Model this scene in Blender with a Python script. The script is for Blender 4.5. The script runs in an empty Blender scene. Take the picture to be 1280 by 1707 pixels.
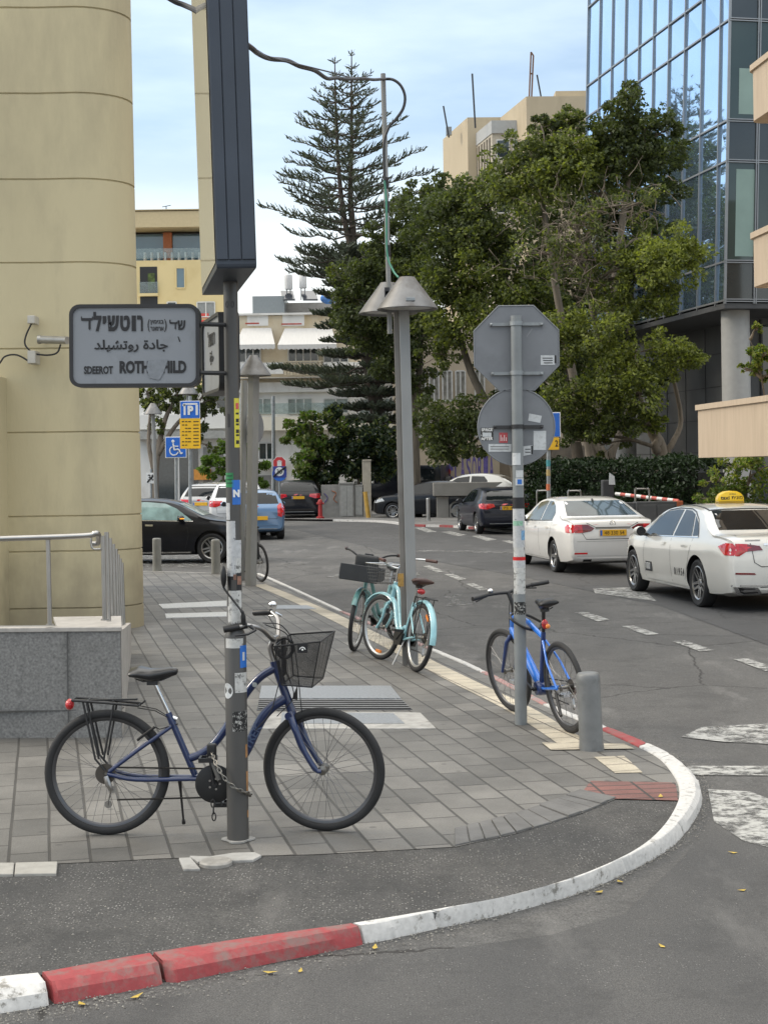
import bpy, bmesh, math, random
import numpy as np
from mathutils import Vector, Matrix, noise as mnoise
from mathutils.bvhtree import BVHTree
R = math.radians
scene = bpy.context.scene
COL = scene.collection

# ---------------------------------------------------------------- camera, sky, sun, exposure
F, CX, HY, CH, ROLL = 2563.0, 640.0, 780.0, 2.0, R(0.8)
cam_d = bpy.data.cameras.new('camera')
cam = bpy.data.objects.new('camera', cam_d); COL.objects.link(cam)
cam.location = (0, 0, CH); cam.rotation_euler = (R(90), ROLL, 0)
cam_d.sensor_fit = 'HORIZONTAL'; cam_d.sensor_width = 36.0; cam_d.lens = 36.0*F/1280.0
cam_d.shift_y = -(853.5-HY)/1280.0
cam_d.clip_start = 0.1; cam_d.clip_end = 3000
scene.camera = cam

SUN_EL, SUN_AZ = R(33), R(-82)      # azimuth measured from +Y (view direction) towards +X
world = bpy.data.worlds.new('World'); scene.world = world; world.use_nodes = True
nt = world.node_tree; nt.nodes.clear()
N, L = nt.nodes.new, nt.links.new
sky = N('ShaderNodeTexSky'); sky.sky_type = 'NISHITA'; sky.sun_disc = False
sky.sun_elevation = SUN_EL; sky.sun_rotation = SUN_AZ
sky.air_density = 1.15; sky.dust_density = 0.9; sky.ozone_density = 2.2; sky.altitude = 20
tc = N('ShaderNodeTexCoord'); mp = N('ShaderNodeMapping'); L(tc.outputs['Generated'], mp.inputs['Vector'])
mp.inputs['Scale'].default_value = (1.6, 1.6, 6.5); mp.inputs['Rotation'].default_value = (R(14), R(-10), 0)
nz = N('ShaderNodeTexNoise'); nz.inputs['Scale'].default_value = 2.1; nz.inputs['Detail'].default_value = 7; nz.inputs['Roughness'].default_value = 0.52
L(mp.outputs[0], nz.inputs['Vector'])
rp = N('ShaderNodeValToRGB'); rp.color_ramp.elements[0].position = 0.34; rp.color_ramp.elements[1].position = 0.70
rp.color_ramp.elements[0].color = (0.20,)*3+(1,); rp.color_ramp.elements[1].color = (0.74,)*3+(1,)
L(nz.outputs['Fac'], rp.inputs['Fac'])
mx = N('ShaderNodeMix'); mx.data_type = 'RGBA'
sb = N('ShaderNodeVectorMath'); sb.operation = 'MULTIPLY'; L(sky.outputs['Color'], sb.inputs[0]); sb.inputs[1].default_value = (1.5, 1.52, 1.54)
L(rp.outputs['Color'], mx.inputs[0]); L(sb.outputs[0], mx.inputs[6]); mx.inputs[7].default_value = (10.0, 11.4, 12.6, 1)
sz = N('ShaderNodeSeparateXYZ'); L(tc.outputs['Generated'], sz.inputs[0])
def band(lo, hi, a, b):
    r = N('ShaderNodeMapRange'); r.interpolation_type = 'SMOOTHSTEP'
    for k, v in zip(('From Min', 'From Max', 'To Min', 'To Max'), (lo, hi, a, b)): r.inputs[k].default_value = v
    L(sz.outputs['Z'], r.inputs['Value']); return r.outputs[0]
hz = N('ShaderNodeMix'); hz.data_type = 'RGBA'; L(band(0.02, 0.24, 0.86, 0.0), hz.inputs[0]); L(mx.outputs[2], hz.inputs[6]); hz.inputs[7].default_value = (12.4, 11.9, 10.9, 1)      # pale veil low over the roofs
zn = N('ShaderNodeMix'); zn.data_type = 'RGBA'; L(band(0.40, 0.80, 0.0, 0.9), zn.inputs[0]); L(hz.outputs[2], zn.inputs[6]); zn.inputs[7].default_value = (22.5, 21.8, 20.4, 1)   # brighter zenith out of view, added to light the ground from above
bg = N('ShaderNodeBackground'); bg.inputs['Strength'].default_value = 0.10
out = N('ShaderNodeOutputWorld'); L(zn.outputs[2], bg.inputs['Color']); L(bg.outputs[0], out.inputs['Surface'])

sun_d = bpy.data.lights.new('sun', 'SUN'); sun_d.energy = 1.5; sun_d.angle = R(14); sun_d.color = (1.0, 0.88, 0.70)
sun = bpy.data.objects.new('sun', sun_d); COL.objects.link(sun)
sdir = Vector((math.sin(SUN_AZ)*math.cos(SUN_EL), math.cos(SUN_AZ)*math.cos(SUN_EL), math.sin(SUN_EL)))
sun.rotation_euler = sdir.to_track_quat('Z', 'Y').to_euler()
sun.location = sdir*60
scene.view_settings.view_transform = 'Standard'; scene.view_settings.look = 'None'
scene.view_settings.exposure = 0.25; scene.view_settings.gamma = 1.0
scene.view_settings.use_curve_mapping = False
scene.cycles.max_bounces = 8; scene.cycles.transparent_max_bounces = 12
scene.cycles.use_denoising = True

# ---------------------------------------------------------------- picture <-> place
_c, _s = math.cos(ROLL), math.sin(ROLL)
def _uv(px, py):
    dx, dy = px-CX, py-HY
    return dx*_c-dy*_s, dx*_s+dy*_c
def P(px, py, Y):                       # the point at depth Y seen at this place of the photograph
    u, v = _uv(px, py); return Vector((u/F*Y, Y, CH-v/F*Y))
def G(px, py, z=0.0):                   # the point of the level z seen there
    u, v = _uv(px, py); Y = (CH-z)*F/v; return Vector((u/F*Y, Y, z))
ROADZ = -0.07

# ---------------------------------------------------------------- tagging
def tag(o, label=None, cat=None, group=None, kind=None):
    if label: o['label'] = label
    if cat: o['category'] = cat
    if group: o['group'] = group
    if kind: o['kind'] = kind
    return o
def empty(name, loc=(0, 0, 0), rz=0.0, label=None, cat=None, group=None):
    o = bpy.data.objects.new(name, None); COL.objects.link(o)
    o.location = loc; o.rotation_euler = (0, 0, rz); o.empty_display_size = 0.2
    return tag(o, label, cat, group)

# ---------------------------------------------------------------- mesh builder
def frame_of(t, up=Vector((0, 0, 1))):
    t = t.normalized()
    if abs(t.dot(up)) > 0.98: up = Vector((1, 0, 0)) if abs(t.x) < 0.9 else Vector((0, 1, 0))
    n = (up-t*up.dot(t)).normalized(); return n, t.cross(n)
class MB:
    def __init__(s): s.v = []; s.f = []; s.mi = []
    def add(s, vs, fs, mi=0):
        o = len(s.v); s.v += [tuple(v) for v in vs]; s.f += [tuple(i+o for i in f) for f in fs]; s.mi += [mi]*len(fs); return s
    def box(s, c, d, rz=0.0, mi=0, taper=1.0, m=None):
        x, y, z = d[0]/2, d[1]/2, d[2]/2; ca, sa = math.cos(rz), math.sin(rz); vs = []
        for k in (-1, 1):
            t = taper if k > 0 else 1.0
            for i, j in ((-1, -1), (1, -1), (1, 1), (-1, 1)):
                a, b = i*x*t, j*y*t
                p = Vector((a*ca-b*sa, a*sa+b*ca, k*z))
                if m: p = m @ p
                vs.append(Vector(c)+p)
        return s.add(vs, [(3, 2, 1, 0), (4, 5, 6, 7), (0, 1, 5, 4), (1, 2, 6, 5), (2, 3, 7, 6), (3, 0, 4, 7)], mi)
    def bbox(s, x0, x1, y0, y1, z0, z1, mi=0):
        return s.box(((x0+x1)/2, (y0+y1)/2, (z0+z1)/2), (abs(x1-x0), abs(y1-y0), abs(z1-z0)), 0, mi)
    def tube(s, pts, r, n=8, mi=0, cap=True, closed=False, up=Vector((0, 0, 1)), flat=1.0):
        pts = [Vector(p) for p in pts]; k = len(pts); rs = r if isinstance(r, (list, tuple)) else [r]*k
        vs = []; fs = []; nrm = None
        for i, p in enumerate(pts):
            if closed: t = pts[(i+1) % k]-pts[i-1]
            else: t = pts[min(i+1, k-1)]-pts[max(i-1, 0)]
            if t.length < 1e-9: t = Vector((0, 0, 1))
            t.normalize()
            if nrm is None: a, b = frame_of(t, up)
            else:
                a = nrm-t*nrm.dot(t)
                a = a.normalized() if a.length > 1e-6 else frame_of(t, up)[0]
                b = t.cross(a)
            nrm = a
            for j in range(n):
                q = 2*math.pi*j/n; vs.append(p+a*(math.cos(q)*rs[i]*flat)+b*(math.sin(q)*rs[i]))
        m = k if closed else k-1
        for i in range(m):
            i2 = (i+1) % k
            for j in range(n):
                j2 = (j+1) % n; fs.append((i*n+j, i*n+j2, i2*n+j2, i2*n+j))
        if cap and not closed:
            fs.append(tuple(range(n-1, -1, -1))); fs.append(tuple((k-1)*n+j for j in range(n)))
        return s.add(vs, fs, mi)
    def lathe(s, prof, c=(0, 0, 0), axis='z', n=24, mi=0, a0=0.0, a1=2*math.pi, closed_prof=False):
        full = abs(a1-a0-2*math.pi) < 1e-6; m = n if full else n+1; vs = []; fs = []; k = len(prof); c = Vector(c)
        for i in range(m):
            q = a0+(a1-a0)*i/n; cq, sq = math.cos(q), math.sin(q)
            for r, h in prof:
                if axis == 'z': p = (r*cq, r*sq, h)
                elif axis == 'y': p = (r*cq, h, r*sq)
                else: p = (h, r*cq, r*sq)
                vs.append(c+Vector(p))
        kk = k if closed_prof else k-1
        for i in range(n):
            i2 = (i+1) % m
            for j in range(kk):
                j2 = (j+1) % k; fs.append((i*k+j, i2*k+j, i2*k+j2, i*k+j2))
        return s.add(vs, fs, mi)
    def prism(s, poly, h0, h1, axis='z', mi=0, m=None):          # outline in the plane across axis, from h0 to h1
        k = len(poly); vs = []
        for h in (h0, h1):
            for a, b in poly:
                p = {'z': (a, b, h), 'y': (a, h, b), 'x': (h, a, b)}[axis]
                vs.append(m @ Vector(p) if m else p)
        fs = [tuple(range(k-1, -1, -1)), tuple(range(k, 2*k))]+[(i, (i+1) % k, k+(i+1) % k, k+i) for i in range(k)]
        return s.add(vs, fs, mi)
    def quad(s, a, b, c, d, mi=0): return s.add([a, b, c, d], [(0, 1, 2, 3)], mi)
    def ball(s, c, r, n=12, m=8, mi=0, sc=(1, 1, 1)):
        vs = [(0, 0, -1)]; fs = []
        for i in range(1, m):
            q = -math.pi/2+math.pi*i/m
            for j in range(n): vs.append((math.cos(q)*math.cos(2*math.pi*j/n), math.cos(q)*math.sin(2*math.pi*j/n), math.sin(q)))
        vs.append((0, 0, 1)); e = len(vs)-1
        for j in range(n):
            j2 = (j+1) % n; fs.append((0, 1+j2, 1+j)); fs.append((e, 1+(m-2)*n+j, 1+(m-2)*n+j2))
            for i in range(m-2): fs.append((1+i*n+j, 1+i*n+j2, 1+(i+1)*n+j2, 1+(i+1)*n+j))
        return s.add([Vector(c)+Vector((v[0]*r*sc[0], v[1]*r*sc[1], v[2]*r*sc[2])) for v in vs], fs, mi)
    def build(s, name, mat, parent=None, smooth=False, bevel=0.0, seg=2, recalc=True, loc=None, angle=40):
        me = bpy.data.meshes.new(name); me.from_pydata(s.v, [], s.f)
        mats = mat if isinstance(mat, (list, tuple)) else [mat]
        for m in mats: me.materials.append(m)
        if len(mats) > 1: me.polygons.foreach_set('material_index', s.mi)
        if recalc or bevel:
            bm = bmesh.new(); bm.from_mesh(me)
            bmesh.ops.recalc_face_normals(bm, faces=bm.faces)
            if bevel:
                es = [e for e in bm.edges if len(e.link_faces) == 2 and e.calc_face_angle(0) > R(25)]
                bmesh.ops.bevel(bm, geom=es, offset=bevel, segments=seg, affect='EDGES', profile=0.5, clamp_overlap=True)
            bm.to_mesh(me); bm.free()
        if smooth:
            me.shade_smooth()
            if angle < 180: me.set_sharp_from_angle(angle=R(angle))
        o = bpy.data.objects.new(name, me); COL.objects.link(o)
        if parent: o.parent = parent
        if loc is not None: o.location = loc
        return o
def fast_mesh(name, verts, quads, mat, parent=None, mi=None):     # numpy arrays, for leaves
    me = bpy.data.meshes.new(name); nv, nf = len(verts), len(quads)
    me.vertices.add(nv); me.vertices.foreach_set('co', np.asarray(verts, dtype=np.float32).ravel())
    me.loops.add(nf*4); me.loops.foreach_set('vertex_index', np.asarray(quads, dtype=np.int32).ravel())
    me.polygons.add(nf); me.polygons.foreach_set('loop_start', np.arange(0, nf*4, 4, dtype=np.int32))
    mats = mat if isinstance(mat, (list, tuple)) else [mat]
    for m in mats: me.materials.append(m)
    if mi is not None: me.polygons.foreach_set('material_index', np.asarray(mi, dtype=np.int32))
    me.update(calc_edges=True); me.validate()
    o = bpy.data.objects.new(name, me); COL.objects.link(o)
    if parent: o.parent = parent
    return o
def spline(pts, n=8):                                             # Catmull-Rom through points
    pts = [Vector(p) for p in pts]; out = []
    for i in range(len(pts)-1):
        a = pts[i-1] if i else pts[0]*2-pts[1]; b, c = pts[i], pts[i+1]
        d = pts[i+2] if i+2 < len(pts) else c*2-b
        for k in range(n):
            t = k/n; out.append(0.5*((2*b)+(c-a)*t+(2*a-5*b+4*c-d)*t*t+(3*b-a-3*c+d)*t**3))
    out.append(pts[-1]); return out
def xf(o, mtx):                                                   # bake a matrix into a mesh object
    o.data.transform(mtx); return o
def copy_tree(o, parent=None):
    c = o.copy(); COL.objects.link(c)
    if parent: c.parent = parent
    for ch in list(o.children): copy_tree(ch, c)
    return c
def lettering(name, body, size, mat, m, parent=None, depth=0.002, bold=0.0, align='CENTER', sx=1.0):
    cu = bpy.data.curves.new(name, 'FONT'); cu.body = body; cu.size = size; cu.align_x = align; cu.align_y = 'CENTER'
    cu.extrude = depth/2; cu.offset = bold; cu.resolution_u = 3
    t = bpy.data.objects.new(name, cu); COL.objects.link(t)
    dg = bpy.context.evaluated_depsgraph_get(); me = bpy.data.meshes.new_from_object(t.evaluated_get(dg), depsgraph=dg)
    bpy.data.objects.remove(t); bpy.data.curves.remove(cu)
    me.materials.clear(); me.materials.append(mat)
    me.transform(m @ Matrix.Diagonal((sx, 1, 1, 1))); me.shade_flat()
    o = bpy.data.objects.new(name, me); COL.objects.link(o)
    if parent: o.parent = parent
    return o
def lettering_fit(name, body, m, mtx, w, h, parent=None, bold=.0, depth=.002):
    o = lettering(name, body, 1.0, m, Matrix.Identity(4), None, .001, bold)
    me = o.data; co = np.empty(len(me.vertices)*3, dtype=np.float32); me.vertices.foreach_get('co', co); co = co.reshape(-1, 3)
    lo, hi = co.min(0), co.max(0); c = (lo+hi)/2; sc = Matrix.Diagonal((w/(hi[0]-lo[0]), h/(hi[1]-lo[1]), depth/max(1e-6, hi[2]-lo[2]), 1))
    me.transform(mtx @ sc @ Matrix.Translation((-c[0], -c[1], -c[2])))
    if parent: o.parent = parent
    return o
FACE = Matrix.Rotation(R(90), 4, 'X')                             # text plane turned to face -Y
def basis(o, x, z):                                               # matrix with x axis along x, y (text up) along z
    x = Vector(x).normalized(); z = Vector(z); z = (z-x*z.dot(x)).normalized(); n = x.cross(z)
    return Matrix(((x.x, z.x, n.x, o[0]), (x.y, z.y, n.y, o[1]), (x.z, z.z, n.z, o[2]), (0, 0, 0, 1)))

# ---------------------------------------------------------------- materials
MATS = {}
def mat(name, col, rough=0.6, metal=0.0, var=0.12, vscale=6.0, bump=0.0, bscale=60.0, spec=0.5, coat=0.0, dirt=None, dscale=2.0, dlo=0.5, dhi=0.75, trans=0.0, stretch=None):
    if name in MATS: return MATS[name]
    m = bpy.data.materials.new(name); m.use_nodes = True; nt = m.node_tree; b = nt.nodes['Principled BSDF']
    N, L = nt.nodes.new, nt.links.new
    b.inputs['Roughness'].default_value = rough; b.inputs['Metallic'].default_value = metal
    b.inputs['Specular IOR Level'].default_value = spec; b.inputs['Coat Weight'].default_value = coat
    b.inputs['Coat Roughness'].default_value = 0.06
    tc = N('ShaderNodeTexCoord'); src = tc.outputs['Object']
    if stretch:
        mp = N('ShaderNodeMapping'); mp.inputs['Scale'].default_value = stretch; L(src, mp.inputs['Vector']); src = mp.outputs[0]
    n1 = N('ShaderNodeTexNoise'); n1.inputs['Scale'].default_value = vscale; n1.inputs['Detail'].default_value = 5; L(src, n1.inputs['Vector'])
    mr = N('ShaderNodeMapRange'); mr.inputs['From Min'].default_value = 0.3; mr.inputs['From Max'].default_value = 0.7
    mr.inputs['To Min'].default_value = 1-var; mr.inputs['To Max'].default_value = 1+var; L(n1.outputs['Fac'], mr.inputs['Value'])
    vm = N('ShaderNodeVectorMath'); vm.operation = 'SCALE'; vm.inputs[0].default_value = col[:3]; L(mr.outputs[0], vm.inputs['Scale'])
    c = vm.outputs[0]
    if dirt:
        n2 = N('ShaderNodeTexNoise'); n2.inputs['Scale'].default_value = dscale; n2.inputs['Detail'].default_value = 8; n2.inputs['Roughness'].default_value = 0.65; L(src, n2.inputs['Vector'])
        r2 = N('ShaderNodeMapRange'); r2.inputs['From Min'].default_value = dlo; r2.inputs['From Max'].default_value = dhi; L(n2.outputs['Fac'], r2.inputs['Value'])
        x = N('ShaderNodeMix'); x.data_type = 'RGBA'; L(r2.outputs[0], x.inputs[0]); L(c, x.inputs[6]); x.inputs[7].default_value = (*dirt, 1); c = x.outputs[2]
    L(c, b.inputs['Base Color'])
    if bump:
        n3 = N('ShaderNodeTexNoise'); n3.inputs['Scale'].default_value = bscale; n3.inputs['Detail'].default_value = 4; L(src, n3.inputs['Vector'])
        bp = N('ShaderNodeBump'); bp.inputs['Strength'].default_value = bump; bp.inputs['Distance'].default_value = 0.01; L(n3.outputs['Fac'], bp.inputs['Height']); L(bp.outputs[0], b.inputs['Normal'])
    if trans: b.inputs['Transmission Weight'].default_value = trans
    MATS[name] = m; return m
def nodes_of(m):
    return m.node_tree, m.node_tree.nodes['Principled BSDF'], m.node_tree.nodes.new, m.node_tree.links.new
M_BLACK = mat('black plastic', (0.012, 0.012, 0.013), 0.45)
M_RUBBER = mat('tyre rubber', (0.018, 0.018, 0.019), 0.75, var=0.25, bump=0.2, bscale=120)
M_STEEL = mat('brushed steel', (0.40, 0.39, 0.375), 0.32, 1.0, var=0.08)
M_CHROME = mat('bright metal', (0.68, 0.68, 0.68), 0.18, 1.0, var=0.05)
M_DARKMETAL = mat('dark metal', (0.05, 0.05, 0.052), 0.4, 0.7)
M_GALV = mat('galvanised steel', (0.27, 0.29, 0.30), 0.5, 0.55, var=0.14, vscale=14, dirt=(0.16, 0.16, 0.155), dscale=5)
M_WHITE = mat('white paint', (0.74, 0.74, 0.72), 0.5, var=0.06)
M_RED = mat('red lens', (0.42, 0.012, 0.016), 0.2, var=0.25, vscale=25, coat=0.6)
M_ORANGE = mat('orange reflector', (0.75, 0.22, 0.03), 0.3, coat=0.5)
M_YELLOW = mat('yellow sign face', (0.80, 0.47, 0.02), 0.45, var=0.05)
M_BLUESIGN = mat('blue sign face', (0.015, 0.13, 0.55), 0.4, var=0.06)
M_INK = mat('black ink', (0.012, 0.012, 0.014), 0.5)
M_CHAIN = mat('chain steel', (0.22, 0.21, 0.19), 0.4, 0.9, var=0.2)
# ================================================================ ground
def asphalt(name, base, light, speck=0.55, sscale=170.0, patch=1.0, crack=0.0, bump=0.55, dens=0.80):
    m = bpy.data.materials.new(name); m.use_nodes = True; nt, b, N, L = nodes_of(m)
    tc = N('ShaderNodeTexCoord'); o = tc.outputs['Object']
    def noise(scale, det, rough=0.6, st=None):
        n = N('ShaderNodeTexNoise'); n.inputs['Scale'].default_value = scale; n.inputs['Detail'].default_value = det; n.inputs['Roughness'].default_value = rough
        if st:
            q = N('ShaderNodeMapping'); q.inputs['Scale'].default_value = st; q.inputs['Rotation'].default_value = (0, 0, R(13)); L(o, q.inputs['Vector']); L(q.outputs[0], n.inputs['Vector'])
        else: L(o, n.inputs['Vector'])
        return n
    def mixc(f, a, c):
        x = N('ShaderNodeMix'); x.data_type = 'RGBA'
        L(f, x.inputs[0])
        for i, s in ((6, a), (7, c)):
            if isinstance(s, tuple): x.inputs[i].default_value = (*s, 1)
            else: L(s, x.inputs[i])
        return x.outputs[2]
    def ramp(s, lo, hi, t0=0.0, t1=1.0):
        r = N('ShaderNodeMapRange'); r.inputs['From Min'].default_value = lo; r.inputs['From Max'].default_value = hi
        r.inputs['To Min'].default_value = t0; r.inputs['To Max'].default_value = t1; L(s, r.inputs['Value']); return r.outputs[0]
    big = noise(0.55*patch, 6, 0.62, (1, 0.45, 1)); c = mixc(ramp(big.outputs['Fac'], 0.32, 0.68), base, light)
    fine = noise(sscale, 3, 0.7); c = mixc(ramp(fine.outputs['Fac'], 0.40, 0.60, 0, 0.75), c, tuple(x*0.42 for x in base)); mid = noise(sscale*0.3, 5, 0.75); c = mixc(ramp(mid.outputs['Fac'], 0.5, 0.68, 0, 0.6), c, tuple(x*0.5 for x in base))
    vo = N('ShaderNodeTexVoronoi'); vo.inputs['Scale'].default_value = sscale*0.55; L(o, vo.inputs['Vector'])
    hs = N('ShaderNodeSeparateColor'); L(vo.outputs['Color'], hs.inputs[0])
    a1 = ramp(hs.outputs[0], dens, dens+0.14); a2 = ramp(vo.outputs['Distance'], 0.34, 0.2)
    mu = N('ShaderNodeMath'); mu.operation = 'MULTIPLY'; L(a1, mu.inputs[0]); L(a2, mu.inputs[1])
    mu2 = N('ShaderNodeMath'); mu2.operation = 'MULTIPLY'; L(mu.outputs[0], mu2.inputs[0]); sm = noise(3.2, 5, 0.65); L(ramp(sm.outputs['Fac'], 0.38, 0.64, 0.08*speck, 1.15*speck), mu2.inputs[1])
    c = mixc(mu2.outputs[0], c, (0.42, 0.41, 0.39))
    st = noise(1.7, 7, 0.7); c = mixc(ramp(st.outputs['Fac'], 0.52, 0.66, 0, 0.6), c, tuple(x*0.5 for x in base)); s2 = noise(0.8, 9, 0.72, (1.6, 0.5, 1)); c = mixc(ramp(s2.outputs['Fac'], 0.55, 0.68, 0, 0.45), c, tuple(min(1, x*1.35) for x in light))
    if crack:
        v2 = N('ShaderNodeTexVoronoi'); v2.feature = 'DISTANCE_TO_EDGE'; v2.inputs['Scale'].default_value = 0.33
        dn = noise(1.6, 6, 0.7); ad = N('ShaderNodeMix'); ad.data_type = 'VECTOR'; ad.inputs[0].default_value = 0.22; L(o, ad.inputs[4]); L(dn.outputs['Color'], ad.inputs[5]); L(ad.outputs[1], v2.inputs['Vector'])
        c = mixc(ramp(v2.outputs['Distance'], 0.004, 0.0015, 0, crack), c, (0.018, 0.017, 0.016))
    L(c, b.inputs['Base Color']); b.inputs['Roughness'].default_value = 0.82
    hm = N('ShaderNodeMath'); hm.operation = 'ADD'; L(fine.outputs['Fac'], hm.inputs[0]); L(mu.outputs[0], hm.inputs[1])
    bp = N('ShaderNodeBump'); bp.inputs['Strength'].default_value = bump; bp.inputs['Distance'].default_value = 0.008; L(hm.outputs[0], bp.inputs['Height']); L(bp.outputs[0], b.inputs['Normal'])
    return m
M_ROAD = asphalt('road asphalt', (0.080, 0.079, 0.078), (0.160, 0.156, 0.150), 0.45, 120, crack=0.9)
M_ROADDARK = asphalt('dark road asphalt', (0.070, 0.070, 0.072), (0.098, 0.097, 0.097), 0.35, 120, crack=0.5)
M_PATCH = asphalt('rough patch asphalt', (0.050, 0.050, 0.050), (0.138, 0.133, 0.126), 1.0, 120, 2.6, bump=1.0, dens=0.55)

def pavers(name, ca, cb, mortar, w=0.40, h=0.205, rot=12.5, offs=0.5, joint=0.0095, stain=True):
    m = bpy.data.materials.new(name); m.use_nodes = True; nt, b, N, L = nodes_of(m)
    tc = N('ShaderNodeTexCoord'); mp = N('ShaderNodeMapping'); L(tc.outputs['Object'], mp.inputs['Vector'])
    mp.inputs['Rotation'].default_value = (0, 0, -R(90+rot))
    dn = N('ShaderNodeTexNoise'); dn.inputs['Scale'].default_value = 1.3; dn.inputs['Detail'].default_value = 2; L(mp.outputs[0], dn.inputs['Vector'])
    ad = N('ShaderNodeMix'); ad.data_type = 'VECTOR'; ad.inputs[0].default_value = 0.012; L(mp.outputs[0], ad.inputs[4]); L(dn.outputs['Color'], ad.inputs[5])
    br = N('ShaderNodeTexBrick'); br.offset = offs; br.inputs['Scale'].default_value = 1.0; br.inputs['Brick Width'].default_value = w; br.inputs['Row Height'].default_value = h
    br.inputs['Mortar Size'].default_value = joint; br.inputs['Mortar Smooth'].default_value = 0.35; br.inputs['Bias'].default_value = 0.0
    br.inputs['Color1'].default_value = (*ca, 1); br.inputs['Color2'].default_value = (*cb, 1); br.inputs['Mortar'].default_value = (*mortar, 1)
    L(ad.outputs[1], br.inputs['Vector'])
    n1 = N('ShaderNodeTexNoise'); n1.inputs['Scale'].default_value = 0.9; n1.inputs['Detail'].default_value = 8; n1.inputs['Roughness'].default_value = 0.68; L(tc.outputs['Object'], n1.inputs['Vector'])
    r1 = N('ShaderNodeMapRange'); r1.inputs['From Min'].default_value = 0.3; r1.inputs['From Max'].default_value = 0.7; r1.inputs['To Min'].default_value = 0.60; r1.inputs['To Max'].default_value = 1.34; L(n1.outputs['Fac'], r1.inputs['Value'])
    n2 = N('ShaderNodeTexNoise'); n2.inputs['Scale'].default_value = 90; n2.inputs['Detail'].default_value = 4; L(tc.outputs['Object'], n2.inputs['Vector'])
    r2 = N('ShaderNodeMapRange'); r2.inputs['From Min'].default_value = 0.3; r2.inputs['From Max'].default_value = 0.7; r2.inputs['To Min'].default_value = 0.86; r2.inputs['To Max'].default_value = 1.12; L(n2.outputs['Fac'], r2.inputs['Value'])
    mu = N('ShaderNodeMath'); mu.operation = 'MULTIPLY'; L(r1.outputs[0], mu.inputs[0]); L(r2.outputs[0], mu.inputs[1])
    vm = N('ShaderNodeVectorMath'); vm.operation = 'SCALE'; L(br.outputs['Color'], vm.inputs[0]); L(mu.outputs[0], vm.inputs['Scale'])
    # chewing gum and spatter spots
    vo = N('ShaderNodeTexVoronoi'); vo.inputs['Scale'].default_value = 4.5; L(tc.outputs['Object'], vo.inputs['Vector'])
    rg = N('ShaderNodeMapRange'); rg.inputs['From Min'].default_value = 0.11; rg.inputs['From Max'].default_value = 0.07; rg.inputs['To Max'].default_value = 0.6; L(vo.outputs['Distance'], rg.inputs['Value'])
    x = N('ShaderNodeMix'); x.data_type = 'RGBA'; L(rg.outputs[0], x.inputs[0]); L(vm.outputs[0], x.inputs[6]); x.inputs[7].default_value = tuple(v*0.55 for v in ca)+(1,)
    L(x.outputs[2], b.inputs['Base Color']); b.inputs['Roughness'].default_value = 0.62
    s1 = N('ShaderNodeMath'); s1.operation = 'MULTIPLY_ADD'; L(br.outputs['Fac'], s1.inputs[0]); s1.inputs[1].default_value = -1.0; L(n2.outputs['Fac'], s1.inputs[2])
    bp = N('ShaderNodeBump'); bp.inputs['Strength'].default_value = 0.6; bp.inputs['Distance'].default_value = 0.006; L(s1.outputs[0], bp.inputs['Height']); L(bp.outputs[0], b.inputs['Normal'])
    return m
M_PAVE = pavers('grey concrete pavers', (0.098, 0.095, 0.088), (0.162, 0.155, 0.142), (0.050, 0.047, 0.042))
M_REDPAVE = pavers('red concrete pavers', (0.20, 0.085, 0.07), (0.16, 0.075, 0.065), (0.04, 0.036, 0.033), w=0.25, h=0.125, rot=-84, offs=0.0)
M_CREAM = pavers('cream pavers', (0.47, 0.42, 0.33), (0.40, 0.36, 0.28), (0.14, 0.12, 0.10), w=0.21, h=0.4, rot=14, offs=0.0, joint=0.008)

def worn_paint(name, col, lo=0.42, hi=0.52, scale=5.0, under=None):
    m = bpy.data.materials.new(name); m.use_nodes = True; nt, b, N, L = nodes_of(m)
    tc = N('ShaderNodeTexCoord'); n = N('ShaderNodeTexNoise'); n.inputs['Scale'].default_value = scale; n.inputs['Detail'].default_value = 9; n.inputs['Roughness'].default_value = 0.75; L(tc.outputs['Object'], n.inputs['Vector'])
    r = N('ShaderNodeMapRange'); r.inputs['From Min'].default_value = lo; r.inputs['From Max'].default_value = hi; L(n.outputs['Fac'], r.inputs['Value'])
    x = N('ShaderNodeMix'); x.data_type = 'RGBA'; L(r.outputs[0], x.inputs[0]); x.inputs[6].default_value = (*under, 1) if under else (0.07, 0.07, 0.07, 1)
    n2 = N('ShaderNodeTexNoise'); n2.inputs['Scale'].default_value = 40; n2.inputs['Detail'].default_value = 4; L(tc.outputs['Object'], n2.inputs['Vector'])
    y = N('ShaderNodeMix'); y.data_type = 'RGBA'; L(n2.outputs['Fac'], y.inputs[0]); y.inputs[6].default_value = tuple(c*0.66 for c in col)+(1,); y.inputs[7].default_value = tuple(min(1, c*1.12) for c in col)+(1,)
    L(y.outputs[2], x.inputs[7]); L(x.outputs[2], b.inputs['Base Color']); b.inputs['Roughness'].default_value = 0.7
    bp = N('ShaderNodeBump'); bp.inputs['Strength'].default_value = 0.35; bp.inputs['Distance'].default_value = 0.006; L(n2.outputs['Fac'], bp.inputs['Height']); L(bp.outputs[0], b.inputs['Normal'])
    if under is None:
        tr = N('ShaderNodeBsdfTransparent'); ms = N('ShaderNodeMixShader'); L(r.outputs[0], ms.inputs[0]); L(tr.outputs[0], ms.inputs[1]); L(b.outputs[0], ms.inputs[2])
        L(ms.outputs[0], nt.nodes['Material Output'].inputs['Surface'])
    return m
M_LINE = worn_paint('worn white road paint', (0.43, 0.43, 0.41), 0.33, 0.56, 9)
M_LINE2 = worn_paint('very worn white road paint', (0.33, 0.33, 0.32), 0.42, 0.62, 8)
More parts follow.
